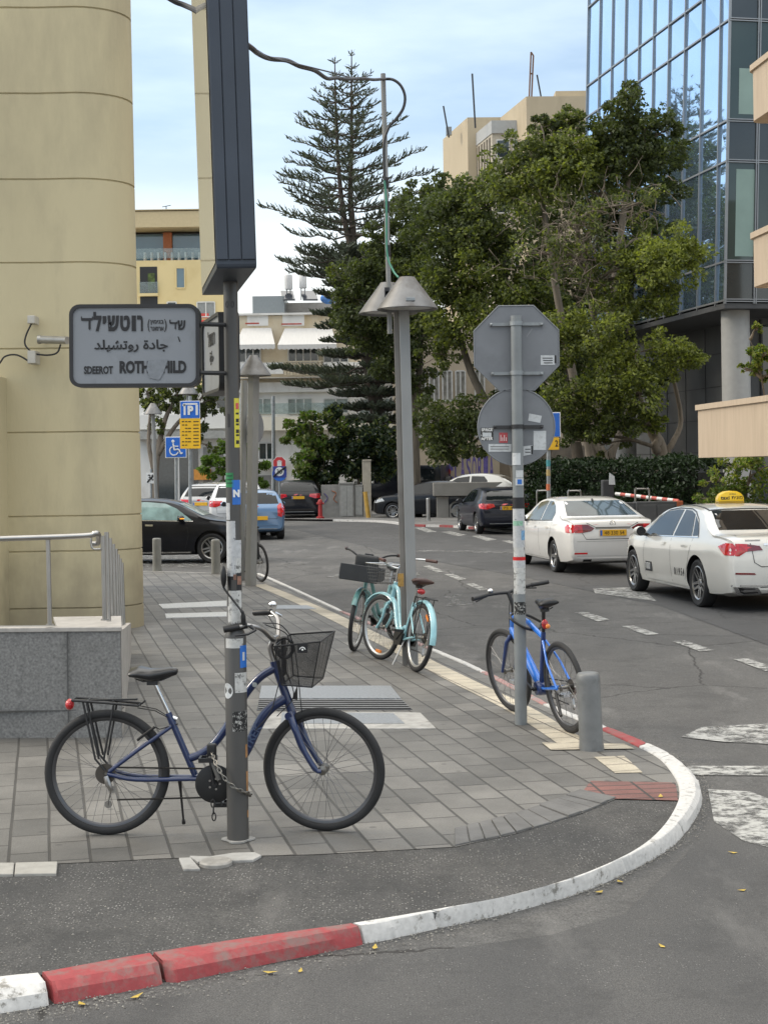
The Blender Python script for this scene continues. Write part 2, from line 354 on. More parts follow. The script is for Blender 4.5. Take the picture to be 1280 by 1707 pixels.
M_KWHITE = worn_paint('white kerb paint', (0.60, 0.59, 0.57), 0.36, 0.44, 11, (0.21, 0.20, 0.18))
M_KRED = worn_paint('red kerb paint', (0.33, 0.052, 0.056), 0.38, 0.54, 8, (0.20, 0.115, 0.105))
M_KPALE = worn_paint('faded red kerb paint', (0.42, 0.20, 0.19), 0.42, 0.58, 9, (0.24, 0.22, 0.21))
M_CONC = mat('pale concrete', (0.33, 0.325, 0.31), 0.85, var=0.16, vscale=9, bump=0.4, bscale=80, dirt=(0.15, 0.145, 0.135), dscale=4)

# --- road sheet to the horizon
mb = MB(); mb.quad((-900, -60, ROADZ), (900, -60, ROADZ), (900, 1600, ROADZ), (-900, 1600, ROADZ))
tag(mb.build('road', M_ROAD, recalc=False), kind='structure')

# --- kerb around the corner: (inner top edge, outer foot) as seen
KP = [((-170, 1656), (-170, 1722)), ((0, 1632), (0, 1692)), ((66, 1625), (88, 1677)), ((150, 1610), (170, 1662)), ((252, 1592), (278, 1643)),
      ((425, 1565), (450, 1608)), ((585, 1543), (612, 1575)), ((715, 1522), (740, 1547)), ((840, 1500), (862, 1518)), ((940, 1472), (966, 1490)),
      ((1015, 1443), (1052, 1452)), ((1070, 1413), (1110, 1420)), ((1105, 1380), (1143, 1390)), ((1127, 1345), (1167, 1352)), ((1132, 1322), (1171, 1326)),
      ((1125, 1298), (1158, 1300)), ((1100, 1267), (1124, 1272)), ((1065, 1247), (1082, 1252)), ((1000, 1217), (1018, 1226)), ((905, 1176), (918, 1186)),
      ((802, 1122), (814, 1131)), ((712, 1082), (723, 1090)), ((566, 1020), (575, 1026)), ((482, 981), (490, 986)), ((446, 965), (453, 969)), ((428, 957), (434, 961))]
KI = [G(*a, 0) for a, b in KP]; KO = [G(*b, ROADZ) for a, b in KP]
KN = 16
SI = spline(KI, KN); SO = spline(KO, KN)
def kerb_stone(i0, i1, m, gap=0.012, seed=0):
    rnd = random.Random(seed); I, O = SI[i0:i1+1], SO[i0:i1+1]; vs = []; fs = []; k = len(I)
    for j in range(k):
        a, b = I[j].copy(), O[j].copy(); tan = (I[min(j+1, k-1)]-I[max(j-1, 0)]); tan.z = 0; tan.normalize()
        e = gap/2 if j == 0 else (-gap/2 if j == k-1 else 0)
        a += tan*e; b += tan*e
        d = b-a; d.z = 0; w = d.length; d.normalize()
        q = mnoise.noise(Vector((a.x*5, a.y*5, seed)))*0.010+mnoise.noise(Vector((a.x*23, a.y*23, seed)))*0.009; ch = min(j, k-1-j); q -= max(0, .030-.016*ch)*(.4+rnd.random()) if ch < 2 else 0
        prof = [(0.0, ROADZ-0.05), (0.0, 0.004), (0.012, 0.012), (w*0.60, 0.010+q*0.3), (w*0.70+q*.6, 0.006), (w*0.90+q, -0.022+q*.4), (w+q*0.4, ROADZ-0.02)]
        for s, z in prof: p = a+d*s; vs.append((p.x, p.y, z))
    n = 7
    for j in range(k-1):
        for t in range(n-1): fs.append((j*n+t, j*n+t+1, (j+1)*n+t+1, (j+1)*n+t))
    fs.append(tuple(range(n))); fs.append(tuple(range((k-1)*n+n-1, (k-1)*n-1, -1)))
    mb = MB(); mb.add(vs, fs)
    o = mb.build('kerb', m, smooth=True, angle=24); tag(o, kind='structure'); return o
for q, (a, b, m) in enumerate([(0, 2, M_KWHITE), (2, 4, M_KRED), (4, 6, M_KRED), (6, 7, M_KWHITE), (7, 9, M_KWHITE), (9, 10, M_KWHITE), (10, 12, M_KWHITE), (12, 14, M_KWHITE), (14, 16, M_KWHITE), (16, 17, M_KWHITE),
                              (17, 18, M_KRED), (18, 19, M_KWHITE), (19, 20, M_KPALE), (20, 21, M_KWHITE), (21, 22, M_KPALE), (22, 25, M_KWHITE)]):
    kerb_stone(a*KN, b*KN, m, 0.02 if q < 3 else 0.008, q)

# --- pavement sheets (a metre of depth is given by the kerb)
FAR = [G(380, 957), G(248, 953), G(120, 951), G(-300, 950)]
poly = SI[:]+FAR+[G(-600, 1000), Vector((-14, 4, 0))]
edge_px = [(-400, 1452), (0, 1441), (95, 1440), (190, 1436), (260, 1432), (390, 1428), (520, 1425), (640, 1419), (760, 1412), (860, 1390), (970, 1356), (1025, 1333), (1135, 1330)]
E = [G(*p) for p in edge_px]
# paved part: from the patch edge back to the cross street
iB = min(range(len(SI)), key=lambda i: (SI[i]-E[-1]).length)
paved = E[:-1]+[SI[iB]]+SI[iB+1:]+FAR
def sheet(name, pts, z, m, kind='structure', thick=0.0):
    bm = bmesh.new(); vs = [bm.verts.new((p[0], p[1], z)) for p in pts]; f = bm.faces.new(vs)
    bmesh.ops.triangulate(bm, faces=[f])
    bmesh.ops.recalc_face_normals(bm, faces=bm.faces)
    if bm.faces and sum(f.normal.z for f in bm.faces) < 0: bmesh.ops.reverse_faces(bm, faces=bm.faces)
    me = bpy.data.meshes.new(name); bm.to_mesh(me); bm.free(); me.materials.append(m)
    o = bpy.data.objects.new(name, me); COL.objects.link(o)
    if kind: o['kind'] = kind
    return o
sheet('pavement', paved, 0.0, M_PAVE)
sheet('pavement_patch', E+SI[iB-1:0:-1]+[SI[0], Vector((-6, 5.5, 0)), Vector((-6, 8, 0))], -0.003, M_PATCH)
# a step edge down to the cross street
ce = [SI[-1]]+FAR; mb = MB()
for a, b in zip(ce[:-1], ce[1:]):
    d = (b-a).normalized(); n = Vector((-d.y, d.x, 0)); n = n if n.y > 0 else -n
    mb.add([a+Vector((0, 0, 0.004)), b+Vector((0, 0, 0.004)), b+n*0.14+Vector((0, 0, 0.002)), a+n*0.14+Vector((0, 0, 0.002)), a+n*0.15+Vector((0, 0, ROADZ)), b+n*0.15+Vector((0, 0, ROADZ))], [(0, 1, 2, 3), (3, 2, 5, 4)])
tag(mb.build('kerb', M_CONC), kind='structure')
# cream guide band along the kerb
cl = spline([G(*p) for p in [(432, 975), (470, 990), (540, 1021), (640, 1070), (716, 1109), (780, 1141), (860, 1180), (915, 1213), (958, 1241)]], 5); mb = MB(); vs = []; fs = []
for i, p in enumerate(cl):
    t = (cl[min(i+1, len(cl)-1)]-cl[max(i-1, 0)]).normalized(); n = Vector((-t.y, t.x, 0)); vs += [p+n*0.115+Vector((0, 0, .004)), p-n*0.115+Vector((0, 0, .004))]
    if i: fs.append((2*i-2, 2*i-1, 2*i+1, 2*i))
mb.add(vs, fs); tag(mb.build('guide_paving', M_CREAM), kind='structure')
sheet('guide_paving', [G(903, 1240), G(1040, 1242), G(1058, 1250), G(918, 1252)], 0.008, M_CREAM)
sheet('guide_paving', [G(990, 1263), G(1040, 1261), G(1071, 1289), G(1025, 1290)], 0.004, M_CREAM)
sheet('red_paving', [G(985, 1303), G(1126, 1306), G(1130, 1336), G(963, 1331)], 0.004, M_REDPAVE)
# soldier course along the patch edge, paver by paver
a0 = spline([G(*p) for p in [(757, 1411), (860, 1389), (970, 1355), (1027, 1331)]], 4); a1 = spline([G(*p) for p in [(757, 1383), (838, 1363), (915, 1338), (967, 1318)]], 4); mb = MB(); rnd = random.Random(3)
for i in range(len(a0)-1):
    z = 0.010+rnd.uniform(-.003, .004); q = [a0[i].lerp(a0[i+1], .04), a0[i].lerp(a0[i+1], .96), a1[i].lerp(a1[i+1], .96), a1[i].lerp(a1[i+1], .04)]
    mb.prism([(p.x, p.y) for p in q], -0.03, z)
tag(mb.build('edge_paving', mat('dark concrete paver', (0.12, 0.118, 0.115), 0.75, var=0.2, vscale=5, bump=0.4), bevel=0.004), kind='structure')
sheet('road_patch', [G(470, 878, ROADZ), G(620, 868, ROADZ), G(900, 905, ROADZ), G(1400, 1010, ROADZ), G(1400, 1120, ROADZ), G(1100, 1010, ROADZ), G(860, 960, ROADZ), G(690, 930, ROADZ)], ROADZ+0.004, M_ROADDARK)
sheet('road_patch', [G(-300, 1745, ROADZ), G(90, 1700, ROADZ), G(640, 1600, ROADZ), G(920, 1560, ROADZ), G(1040, 1525, ROADZ), G(1140, 1430, ROADZ), G(1190, 1360, ROADZ), G(1420, 1430, ROADZ), G(1500, 2100, ROADZ), G(-300, 2100, ROADZ)], ROADZ+0.004, asphalt('near road asphalt', (0.070, 0.070, 0.071), (0.118, 0.115, 0.111), 0.45, 150, 1.8))
# --- road markings
Z2 = ROADZ+0.008
def mark(px, m=M_LINE, name='road_marking'): return sheet(name, [G(x, y, ROADZ) for x, y in px], Z2, m)
for p in [[(958, 1022), (978, 1021), (1016, 1034), (996, 1037)], [(1036, 1045), (1056, 1044), (1098, 1058), (1078, 1060)], [(1120, 1070), (1142, 1069), (1190, 1085), (1166, 1087)], [(1222, 1100), (1246, 1099), (1300, 1117), (1276, 1120)],
          [(704, 944), (716, 943), (742, 953), (728, 955)], [(740, 958), (754, 957), (778, 966), (764, 968)], [(776, 974), (790, 973), (816, 984), (800, 985)],
          [(690, 880), (706, 879), (728, 887), (712, 888)], [(735, 887), (752, 886), (778, 892), (762, 894)], [(786, 894), (800, 893), (828, 900), (812, 902)], [(836, 902), (850, 901), (872, 908), (860, 909)]]: mark(p)
mark([(988, 982), (1068, 979), (1094, 1003), (992, 990)]); mark([(738, 994), (770, 991), (764, 1001), (800, 1007), (742, 1012), (752, 1004)], M_LINE2)
mark([(560, 958), (700, 955), (700, 959), (540, 963)], M_LINE2); mark([(690, 917), (860, 920), (860, 923), (690, 920)], M_LINE2)
mark([(1135, 1230), (1170, 1214), (1290, 1207), (1300, 1243), (1200, 1238)], M_LINE); mark([(1128, 1279), (1300, 1279), (1300, 1295), (1140, 1294)], M_LINE)
mark([(1180, 1318), (1250, 1322), (1310, 1345), (1320, 1425), (1240, 1405), (1190, 1372)], M_LINE)
for k in range(4): mark([(236+k*40, 925), (262+k*40, 925), (248+k*40, 946), (214+k*40, 946)], M_LINE2)
mark([(620, 868), (690, 866), (692, 869), (630, 872)], M_LINE)
# far pavement on the other side of the street, with its red and white kerb
far = [G(560, 870), G(640, 870), G(690, 882), G(762, 886), G(900, 902), G(1130, 935), G(1300, 960), G(1600, 990), Vector((40, 30, 0)), Vector((60, 120, 0)), Vector((-6, 120, 0)), G(530, 862)]
RS = [G(560, 866), G(640, 868), G(692, 874), G(762, 876), G(850, 884)]+[Vector((5.9, 40, 0)), Vector((6.8, 34, 0)), Vector((8.2, 28, 0)), Vector((10.5, 18, 0)), Vector((14, 8, 0))]
M_FARPAVE = pavers('far pavement', (0.20, 0.195, 0.185), (0.17, 0.165, 0.16), (0.09, 0.088, 0.085), w=0.4, h=0.4, offs=0.0)
sheet('pavement', RS+[Vector((80, 8, 0)), Vector((80, 160, 0)), Vector((-12, 160, 0)), Vector((-10, 66, 0))], 0.002, M_FARPAVE)
rs = spline(RS, 3)
for i in range(len(rs)-1):
    a, b = rs[i], rs[i+1]; d = (b-a).normalized(); n = Vector((d.y, -d.x, 0)); n = n if n.y < 0 or n.x < 0 else -n
    if (b-a).x > 0 and n.y > 0: n = -n
    mb = MB(); mb.prism([(a.x, a.y), (b.x, b.y), (b.x+n.x*.16, b.y+n.y*.16), (a.x+n.x*.16, a.y+n.y*.16)], ROADZ, 0.008)
    o = mb.build('kerb', M_KRED if (5 <= i <= 10 and i % 2 == 0) else (M_KWHITE if i <= 10 else M_CONC)); o['kind'] = 'structure'

# grit lying in the gutter and on the rough strip
def grit():
    g = np.random.default_rng(8); pts = []
    for i in range(0, 18*KN):
        for _ in range(7): p = SO[i]; d = (SO[i]-SI[i]); d.z = 0; d.normalize(); o = abs(g.normal(0, .09))+.01; pts.append((p.x+d.x*o+g.normal(0, .02), p.y+d.y*o+g.normal(0, .02), ROADZ+.006, g.uniform(.002, .006)))
    for _ in range(900):
        x = g.uniform(-100, 1120); y = g.uniform(1400, 1640); p = G(x, y)
        if p.y < min(SI[:15*KN], key=lambda q: abs(q.x-p.x)).y+.03: continue
        if y < np.interp(x, [q[0] for q in edge_px], [q[1] for q in edge_px])+4: continue
        pts.append((p.x, p.y, -.002, g.uniform(.002, .007)))
    P_ = np.array(pts); n = len(P_); o8 = np.array([(1, 0, 0), (0, 1, 0), (-1, 0, 0), (0, -1, 0), (0, 0, .9), (0, 0, -.5)]); V = (P_[:, None, :3]+o8[None]*P_[:, None, 3:4]*g.uniform(.6, 1.3, (n, 6, 3))).reshape(-1, 3); F8 = np.array([(0, 1, 4, 4), (1, 2, 4, 4), (2, 3, 4, 4), (3, 0, 4, 4)])
    me = bpy.data.meshes.new('grit'); me.from_pydata(V.tolist(), [], [tuple(f[:3]+6*k) for k in range(n) for f in F8]); me.materials.append(mat('mixed grit', (.20, .19, .17), .9, var=.7, vscale=60)); o = bpy.data.objects.new('grit', me); COL.objects.link(o); tag(o, kind='stuff')
grit()
# ================================================================ cream corner building, ramp wall, railing
def cream_building():
    root = empty('corner_building', (-4.5, 19.6, 0), 0, 'cream plastered building with horizontal grooves and a rounded corner', 'building')
    O = Vector((-4.5, 19.6, 0)); m = mat('cream plaster', (0.50, 0.435, 0.275), 0.82, var=0.08, vscale=0.8, bump=0.45, bscale=16, dirt=(0.33, 0.285, 0.19), dscale=1.1, dlo=0.47, dhi=0.80, stretch=(1, 1, 0.30))
    nt, b, N, L = nodes_of(m)                          # grime that has run up from the pavement and blotches low on the wall
    tc = N('ShaderNodeTexCoord'); sp = N('ShaderNodeSeparateXYZ'); L(tc.outputs['Object'], sp.inputs[0]); n = N('ShaderNodeTexNoise'); n.inputs['Scale'].default_value = 2.6; n.inputs['Detail'].default_value = 8; L(tc.outputs['Object'], n.inputs['Vector'])
    ma = N('ShaderNodeMath'); ma.operation = 'MULTIPLY_ADD'; L(n.outputs['Fac'], ma.inputs[0]); ma.inputs[1].default_value = -2.2; L(sp.outputs['Z'], ma.inputs[2])
    rr = N('ShaderNodeMapRange'); rr.inputs['From Min'].default_value = 0.2; rr.inputs['From Max'].default_value = -1.0; rr.inputs['To Max'].default_value = 0.6; L(ma.outputs[0], rr.inputs['Value'])
    x = N('ShaderNodeMix'); x.data_type = 'RGBA'; L(rr.outputs[0], x.inputs[0]); L(b.inputs['Base Color'].links[0].from_socket, x.inputs[6]); x.inputs[7].default_value = (0.20, 0.17, 0.115, 1); L(x.outputs[2], b.inputs['Base Color'])
    zs = [0.29, 1.007, 1.45, 2.506, 3.56, 4.64, 5.69, 6.77, 7.85, 8.93, 10.0, 11.1]; prof = [(0, -0.05)]
    for z in zs: prof += [(0, z-0.013), (0.012, z-0.009), (0.02, z), (0.012, z+0.009), (0, z+0.013)]
    prof.append((0, 12.0))
    path = []                                                    # plan: front wall, rounded corner, flank along the street
    path += [((-12, 18.7), (0, -1)), ((-8, 19.02), (0.08, -1)), ((-4.25, 19.32), (0.08, -1))]
    cx, cy, r = -3.80, 19.92, 0.62
    for i in range(0, 11):
        q = R(-86+i*9.6); path.append(((cx+r*math.cos(q)*1.06, cy+r*math.sin(q)), (math.cos(q), math.sin(q))))
    path += [((-3.7, 22.5), (1, 0.2)), ((-4.5, 26.6), (1, 0.2)), ((-5.3, 27.0), (0.2, 1)), ((-12, 27.5), (0, 1))]
    vs = []; fs = []; k = len(prof)
    for (x, y), n in path:
        n = Vector((n[0], n[1], 0)).normalized()
        for d, z in prof: vs.append(Vector((x, y, z))-n*d+Vector((-0.0075*z, 0, 0))-O)
    for i in range(len(path)-1):
        for j in range(k-1): fs.append((i*k+j, (i+1)*k+j, (i+1)*k+j+1, i*k+j+1))
    mb = MB(); mb.add(vs, fs); w = mb.build('wall', m, root, smooth=True, angle=35)
    rf = MB(); rf.prism([(p[0][0]-O.x-0.1, p[0][1]-O.y) for p in path], 11.95, 12.02); rf.build('roof', M_CONC, root)
    # pilaster step at the left, conduits and box
    p = MB(); a = P(-60, 700, 19.0)-O; b = P(7, 700, 19.15)-O; p.bbox(a.x, b.x, a.y-0.35, b.y+.3, 0, 3.2); p.build('pilaster', m, root, bevel=0.01)
    def W(px, py, dy=-0.03): v = P(px, py, 19.1); v.y += dy; return v-O
    c = W(55, 597); bx = MB(); bx.bbox(c.x-.05, c.x+.05, c.y-.06, c.y+.2, c.z-.07, c.z+.09); bx.build('junction_box', mat('pale grey plastic', (.42, .40, .35), .5), root, bevel=0.008)
    c = W(54, 533); bx = MB(); bx.bbox(c.x-.045, c.x+.045, c.y-.05, c.y+.2, c.z-.05, c.z+.05); bx.build('junction_box', mat('pale grey plastic', (.42, .40, .35), .5), root, bevel=0.008)
    cb = MB()
    for pts in ([(54, 538), (44, 560), (43, 575), (54, 588)], [(55, 606), (30, 592), (10, 594), (0, 606), (-20, 630)], [(58, 590), (80, 592), (96, 588), (102, 574)]): cb.tube(spline([W(*q) for q in pts], 5), 0.011, 6)
    cb.build('wall_cable', M_BLACK, root, smooth=True)
    f = MB(); a, b = W(72, 567, -0.12), W(122, 571, -0.35); f.tube([a, b], 0.048, 12); f.tube([a-Vector((.04, 0, 0)), a], 0.055, 10); f.tube([a, a+Vector((0, .3, 0))], 0.03, 8); f.build('wall_light', mat('aluminium', (.35, .34, .31), .4, .6), root, smooth=True)
    return root
cream_building()

def ramp_wall():
    a, b, c = G(-330, 1232), G(203, 1230), G(219, 1090); b2 = c
    root = empty('ramp_wall', (b.x, b.y, 0), 0, 'low granite clad ramp wall with a pale stone cap below the steel railing', 'wall'); O = Vector((b.x, b.y, 0))
    GRAN = mat('grey granite', (0.175, 0.173, 0.167), 0.6, var=0.34, vscale=55, bump=0.15, bscale=160, dirt=(0.115, 0.113, 0.108), dscale=1.2, dlo=0.5, dhi=0.75)
    CAP = mat('pale stone', (0.36, 0.34, 0.315), 0.7, var=0.1, vscale=14, bump=0.2, dirt=(0.22, 0.205, 0.185), dscale=3)
    H = 0.80
    mb = MB(); A, B, C = a-O, b-O, c-O
    mb.add([A, B, B+Vector((0, 0, H)), A+Vector((0, 0, H)), A+Vector((0, .5, 0)), B+Vector((-.12, .5, 0)), B+Vector((-.12, .5, H)), A+Vector((0, .5, H))], [(0, 1, 2, 3), (5, 4, 7, 6), (3, 2, 6, 7), (4, 0, 3, 7), (0, 4, 5, 1)])
    w = mb.build('wall', GRAN, root)
    s = MB()
    for px in (114, ): p = G(px, 1231)-O; s.bbox(p.x-.003, p.x+.003, p.y-.004, p.y+.01, .0, H-.0)
    s.bbox(A.x, B.x-.002, A.y-.0045, B.y+.02, .205, .211); s.build('joint', mat('dark joint', (.09, .09, .088), .8), root)
    d = (C-B).normalized(); n = Vector((-d.y, d.x, 0)); hs = 0.34
    mb = MB(); B1 = B+Vector((0.006, 0, 0))+d*0.02; mb.add([B1, C, C+Vector((0, 0, hs)), B1+Vector((0, 0, H)), B1+n*.40+d*.14, C+n*.35, C+n*.35+Vector((0, 0, hs)), B1+n*.40+d*.14+Vector((0, 0, H-.001))], [(0, 1, 2, 3), (5, 4, 7, 6), (3, 2, 6, 7), (1, 5, 6, 2), (4, 0, 3, 7)])
    mb.build('ramp_cheek', CAP, root)
    cp = MB(); cp.prism([(A.x, A.y-.015), (B.x+.015, B.y-.015), (B.x-.01+d.x*.9, B.y+d.y*.9), (B.x-.56+d.x*.9, B.y+d.y*.9), (B.x-.5, B.y+.12), (A.x, A.y+.12)], H, H+.032); cp.build('coping', CAP, root, bevel=0.004)
    base = O
    # railing: its own thing
    r = empty('railing', (O.x, O.y, H+.03), 0, 'stainless steel handrail with round posts on the ramp wall', 'railing'); Q = Vector((O.x, O.y, H+.03))
    hr = MB(); Yh = 11.58
    hr.tube(spline([P(-260, 906, Yh)-Q, P(0, 898, Yh)-Q, P(140, 893, Yh)-Q, P(158, 889, Yh)-Q, P(164, 892, Yh+.05)-Q, P(163, 905, Yh+.1)-Q, P(152, 907, Yh+.1)-Q], 6), 0.021, 12); hr.build('handrail', M_STEEL, r, smooth=True)
    pl = MB(); pl.tube(spline([P(152, 897, Yh)-Q, P(152, 908, Yh)-Q, P(156, 915, Yh)-Q, P(168, 915, Yh)-Q], 4), 0.008, 8); pl.build('rail_hook', M_STEEL, r, smooth=True)
    for px, t, bt in ((81, 899, 1042), (172.5, 893, 1034)):
        mb = MB(); mb.tube([P(px+2, bt, Yh+.02)-Q, P(px-1, t, Yh+.02)-Q], 0.0175, 12); mb.lathe([(0.03, 0.0), (0.03, 0.008), (0.018, 0.01)], (P(px+2, bt, Yh+.02)-Q)[:], 'z', 14); mb.build('post', M_STEEL, r, smooth=True)
    r['group'] = 'railings of the ramp'
    r2 = empty('railing', (O.x-.1, O.y+.5, 0.3), 0, 'row of close stainless steel posts stepping down along the ramp', 'railing', 'railings of the ramp'); Q2 = Vector((O.x-.1, O.y+.5, 0.3)); ry = [12.0, 12.55, 13.1, 13.65, 14.2, 14.75, 15.3]
    for (px, t), Y in zip([(177.5, 887), (183, 897), (188.5, 907), (193, 915), (196.5, 924), (200, 931), (203, 938)], ry):
        q = P(px, t, Y); mb = MB(); mb.tube([Vector((q.x+.015, q.y, 0.30))-Q2, q-Q2], 0.0185, 12); mb.build('post', M_STEEL, r2, smooth=True)
ramp_wall()
# ================================================================ poles, signs, lamps, bollards
def sticker(name, parent, m, p0, p1, rad, py, width, off=0.0, h=None, O=Vector((0, 0, 0)), mi=None, eps=0.0012, n=8):
    """A patch of paper bent round a pole from p0 (foot) to p1 (top): py = (top, bottom) as fractions of its length, width and off as angles; off 0 looks at the street corner."""
    d = p1-p0; mb = MB(); vs = []; fs = []
    for j in range(2):
        c = p0+d*py[j]
        for i in range(n+1):
            q = -math.pi/2+off+width*(i/n-0.5); vs.append(c+Vector((math.cos(q), math.sin(q), 0))*(rad+eps)-O)
    for i in range(n): fs.append((i, i+1, n+1+i+1, n+1+i))
    mb.add(vs, fs); return mb.build(name, m, parent, smooth=True)
def torn(name, col, ink, lo=0.46, hi=0.5, scale=30):
    """Paper half scraped off or printed over: blotches of ink on the paper."""
    return worn_paint(name, col, lo, hi, scale, ink)
T_WHITE = torn('scraped white paper', (0.55, 0.55, 0.53), (0.13, 0.13, 0.125), 0.40, 0.47, 26)
T_PRINT = torn('printed white paper', (0.50, 0.51, 0.52), (0.10, 0.11, 0.13), 0.36, 0.42, 45)
T_BLACK = torn('black printed sticker', (0.42, 0.42, 0.40), (0.012, 0.012, 0.012), 0.53, 0.57, 60)
PAPER = mat('white sticker', (0.52, 0.54, 0.55), 0.5, var=0.06, dirt=(0.32, 0.33, 0.33), dscale=30)
M_POLE = mat('dark grey pole paint', (0.075, 0.073, 0.070), 0.45, 0.25, var=0.12, vscale=8, dirt=(0.12, 0.085, 0.05), dscale=3.5, dlo=0.62, dhi=0.75, stretch=(1, 1, .3))
M_BOX = mat('dark blue grey housing', (0.045, 0.055, 0.072), 0.42, 0.3, var=0.1, vscale=3)
RUST = mat('rust', (0.33, 0.17, 0.07), 0.8, var=0.3, vscale=30)

def sign_pole():
    p0 = P(397, 1399, 8.29); p0.z = 0.0; p1 = P(384.5, 500, 8.29)
    root = empty('sign_pole', p0, 0, 'dark steel pole covered with stickers, thicker at its foot, carrying street name signs', 'pole'); O = p0.copy(); ax = p1-p0; L_ = ax.length
    fy = lambda py: (P(390, py, 8.29).z-p0.z)/(p1.z-p0.z)      # picture height -> fraction of the pole
    a, b = p0+ax*fy(1062), p0+ax*fy(1046)
    mb = MB(); mb.tube([p0-O-Vector((0, 0, .02)), a-O, a.lerp(b, .35)-O, b-O, b+ax*.02-O, p1-O, p1+ax*0.09-O], [.0585, .0585, .053, .0405, .0395, .0385, .0385], 28); mb.build('shaft', M_POLE, root, smooth=True)
    cc = MB(); cc.prism([(.0+.07*math.cos(t)*(1.1+.35*math.sin(3*t)), -.01+.075*math.sin(t)) for t in [i*math.pi/9 for i in range(18)]], 0.003, .012); cc.build('footing', M_CONC, root)
    r0, r1 = .0585, .0390
    S = lambda nm, m, r, y0, y1, px0, px1: sticker(nm, root, m, p0, p1, r, (fy(y1), fy(y0)), abs(math.asin(max(-1, min(1, px1)))-math.asin(max(-1, min(1, px0)))), (math.asin(max(-1, min(1, px1)))+math.asin(max(-1, min(1, px0))))/2, O=O)
    S('sticker', T_WHITE, r0, 1063, 1079, -.8, .75)
    BL = mat('blue sticker', (0.02, 0.14, 0.50), 0.4, var=0.1); o = S('sticker', BL, r0, 1075, 1112, .48, .99)
    S('sticker_print', PAPER, r0+.001, 1086, 1100, .68, .85)
    S('sticker', T_WHITE, r0, 1120, 1153, .0, .98); S('sticker', T_BLACK, r0, 1184, 1217, -.25, .98)
    # round sticker
    mb = MB(); vs = []; c = p0+ax*fy(1150); k = 20
    for i in range(k):
        t = 2*math.pi*i/k; q = -math.pi/2-math.asin(.72)+.62*math.cos(t); vs.append(c+Vector((math.cos(q), math.sin(q), 0))*(r0+.0014)+Vector((0, 0, .042*math.sin(t)))-O)
    mb.add(vs+[c+Vector((math.cos(-math.pi/2-math.asin(.72)), math.sin(-math.pi/2-math.asin(.72)), 0))*(r0+.0014)-O], [(i, (i+1) % k, k) for i in range(k)]); mb.build('sticker', PAPER, root)
    for y0, y1, a0, a1, m in ((1010, 1043, -.9, .9, T_WHITE), (984, 1012, -.75, .95, T_WHITE), (928, 955, -.8, .95, T_WHITE), (900, 930, .25, .98, T_PRINT), (868, 960, -.98, .3, T_PRINT), (838, 866, -.95, -.4, T_PRINT)): S('sticker', m, r1, y0, y1, a0, a1)
    S('sticker', M_INK, r1, 954, 984, -.75, .95); S('sticker_print', mat('brown print', (.16, .085, .06), .5, var=.3, vscale=60), r1+.001, 957, 966, -.05, .35); S('sticker_print', mat('brown print light', (.25, .13, .09), .5, var=.3, vscale=60), r1+.001, 960, 974, .45, .92); S('sticker_print', mat('grey print', (.05, .048, .045), .5), r1+.001, 966, 983, -.35, .35)
    S('sticker', mat('green sticker', (0.02, 0.20, 0.065), 0.45, var=0.2, vscale=60), r1, 788, 812, -.99, .12)
    for k in range(3): S('sticker_print', mat('dark green print', (.01, .07, .03), .5), r1+.001, 792+k*6, 794+k*6, -.8, 0)
    S('sticker', BL, r1, 800, 841, -.05, .99); S('sticker', mat('white and blue sticker', (.4, .45, .5), .5), r1, 800, 822, .93, .995)
    nb = p0+ax*fy(823)-O; lettering('sticker_print', 'N', 0.05, M_WHITE, basis((nb+Vector((.020, -.0375, 0)))[:], (0.86, .5, 0), (0, 0, 1)), root, bold=.003)
    S('sticker', mat('yellow sticker', (.62, .55, .05), .5, var=.1), r1, 664, 746, .35, .97)
    for k, yy in enumerate((688, 698, 706, 716, 724, 734)): S('sticker_print', M_INK, r1+.001, yy, yy+(6 if k % 2 else 3), .55, .9)
    S('sticker_print', M_RED, r1+.001, 672, 682, .55, .9)
    for y0, y1, a0, a1 in ((1240, 1262, .82, .98), (1285, 1322, .86, .99), (1350, 1362, .9, .99)): S('rust_stain', RUST, r0-.0004, y0, y1, a0, a1)
    S('marking', mat('dark stencil', (.025, .025, .027), .6), r1, 690, 712, -.55, -.25)
    for sx in (-.45, .35):
        g = MB(); cc_ = p0+ax*fy(508)-O; vs = []
        g.tube([cc_+Vector((math.sin(sx+.2*math.cos(t))*(.0392), -math.cos(sx+.2*math.cos(t))*.0392, .016*math.sin(t))) for t in [i*math.pi/6 for i in range(12)]], .0018, 4, closed=True); g.build('marking', mat('dark stencil', (.025, .025, .027), .6), root)
    return p0, p1
PP0, PP1 = sign_pole()

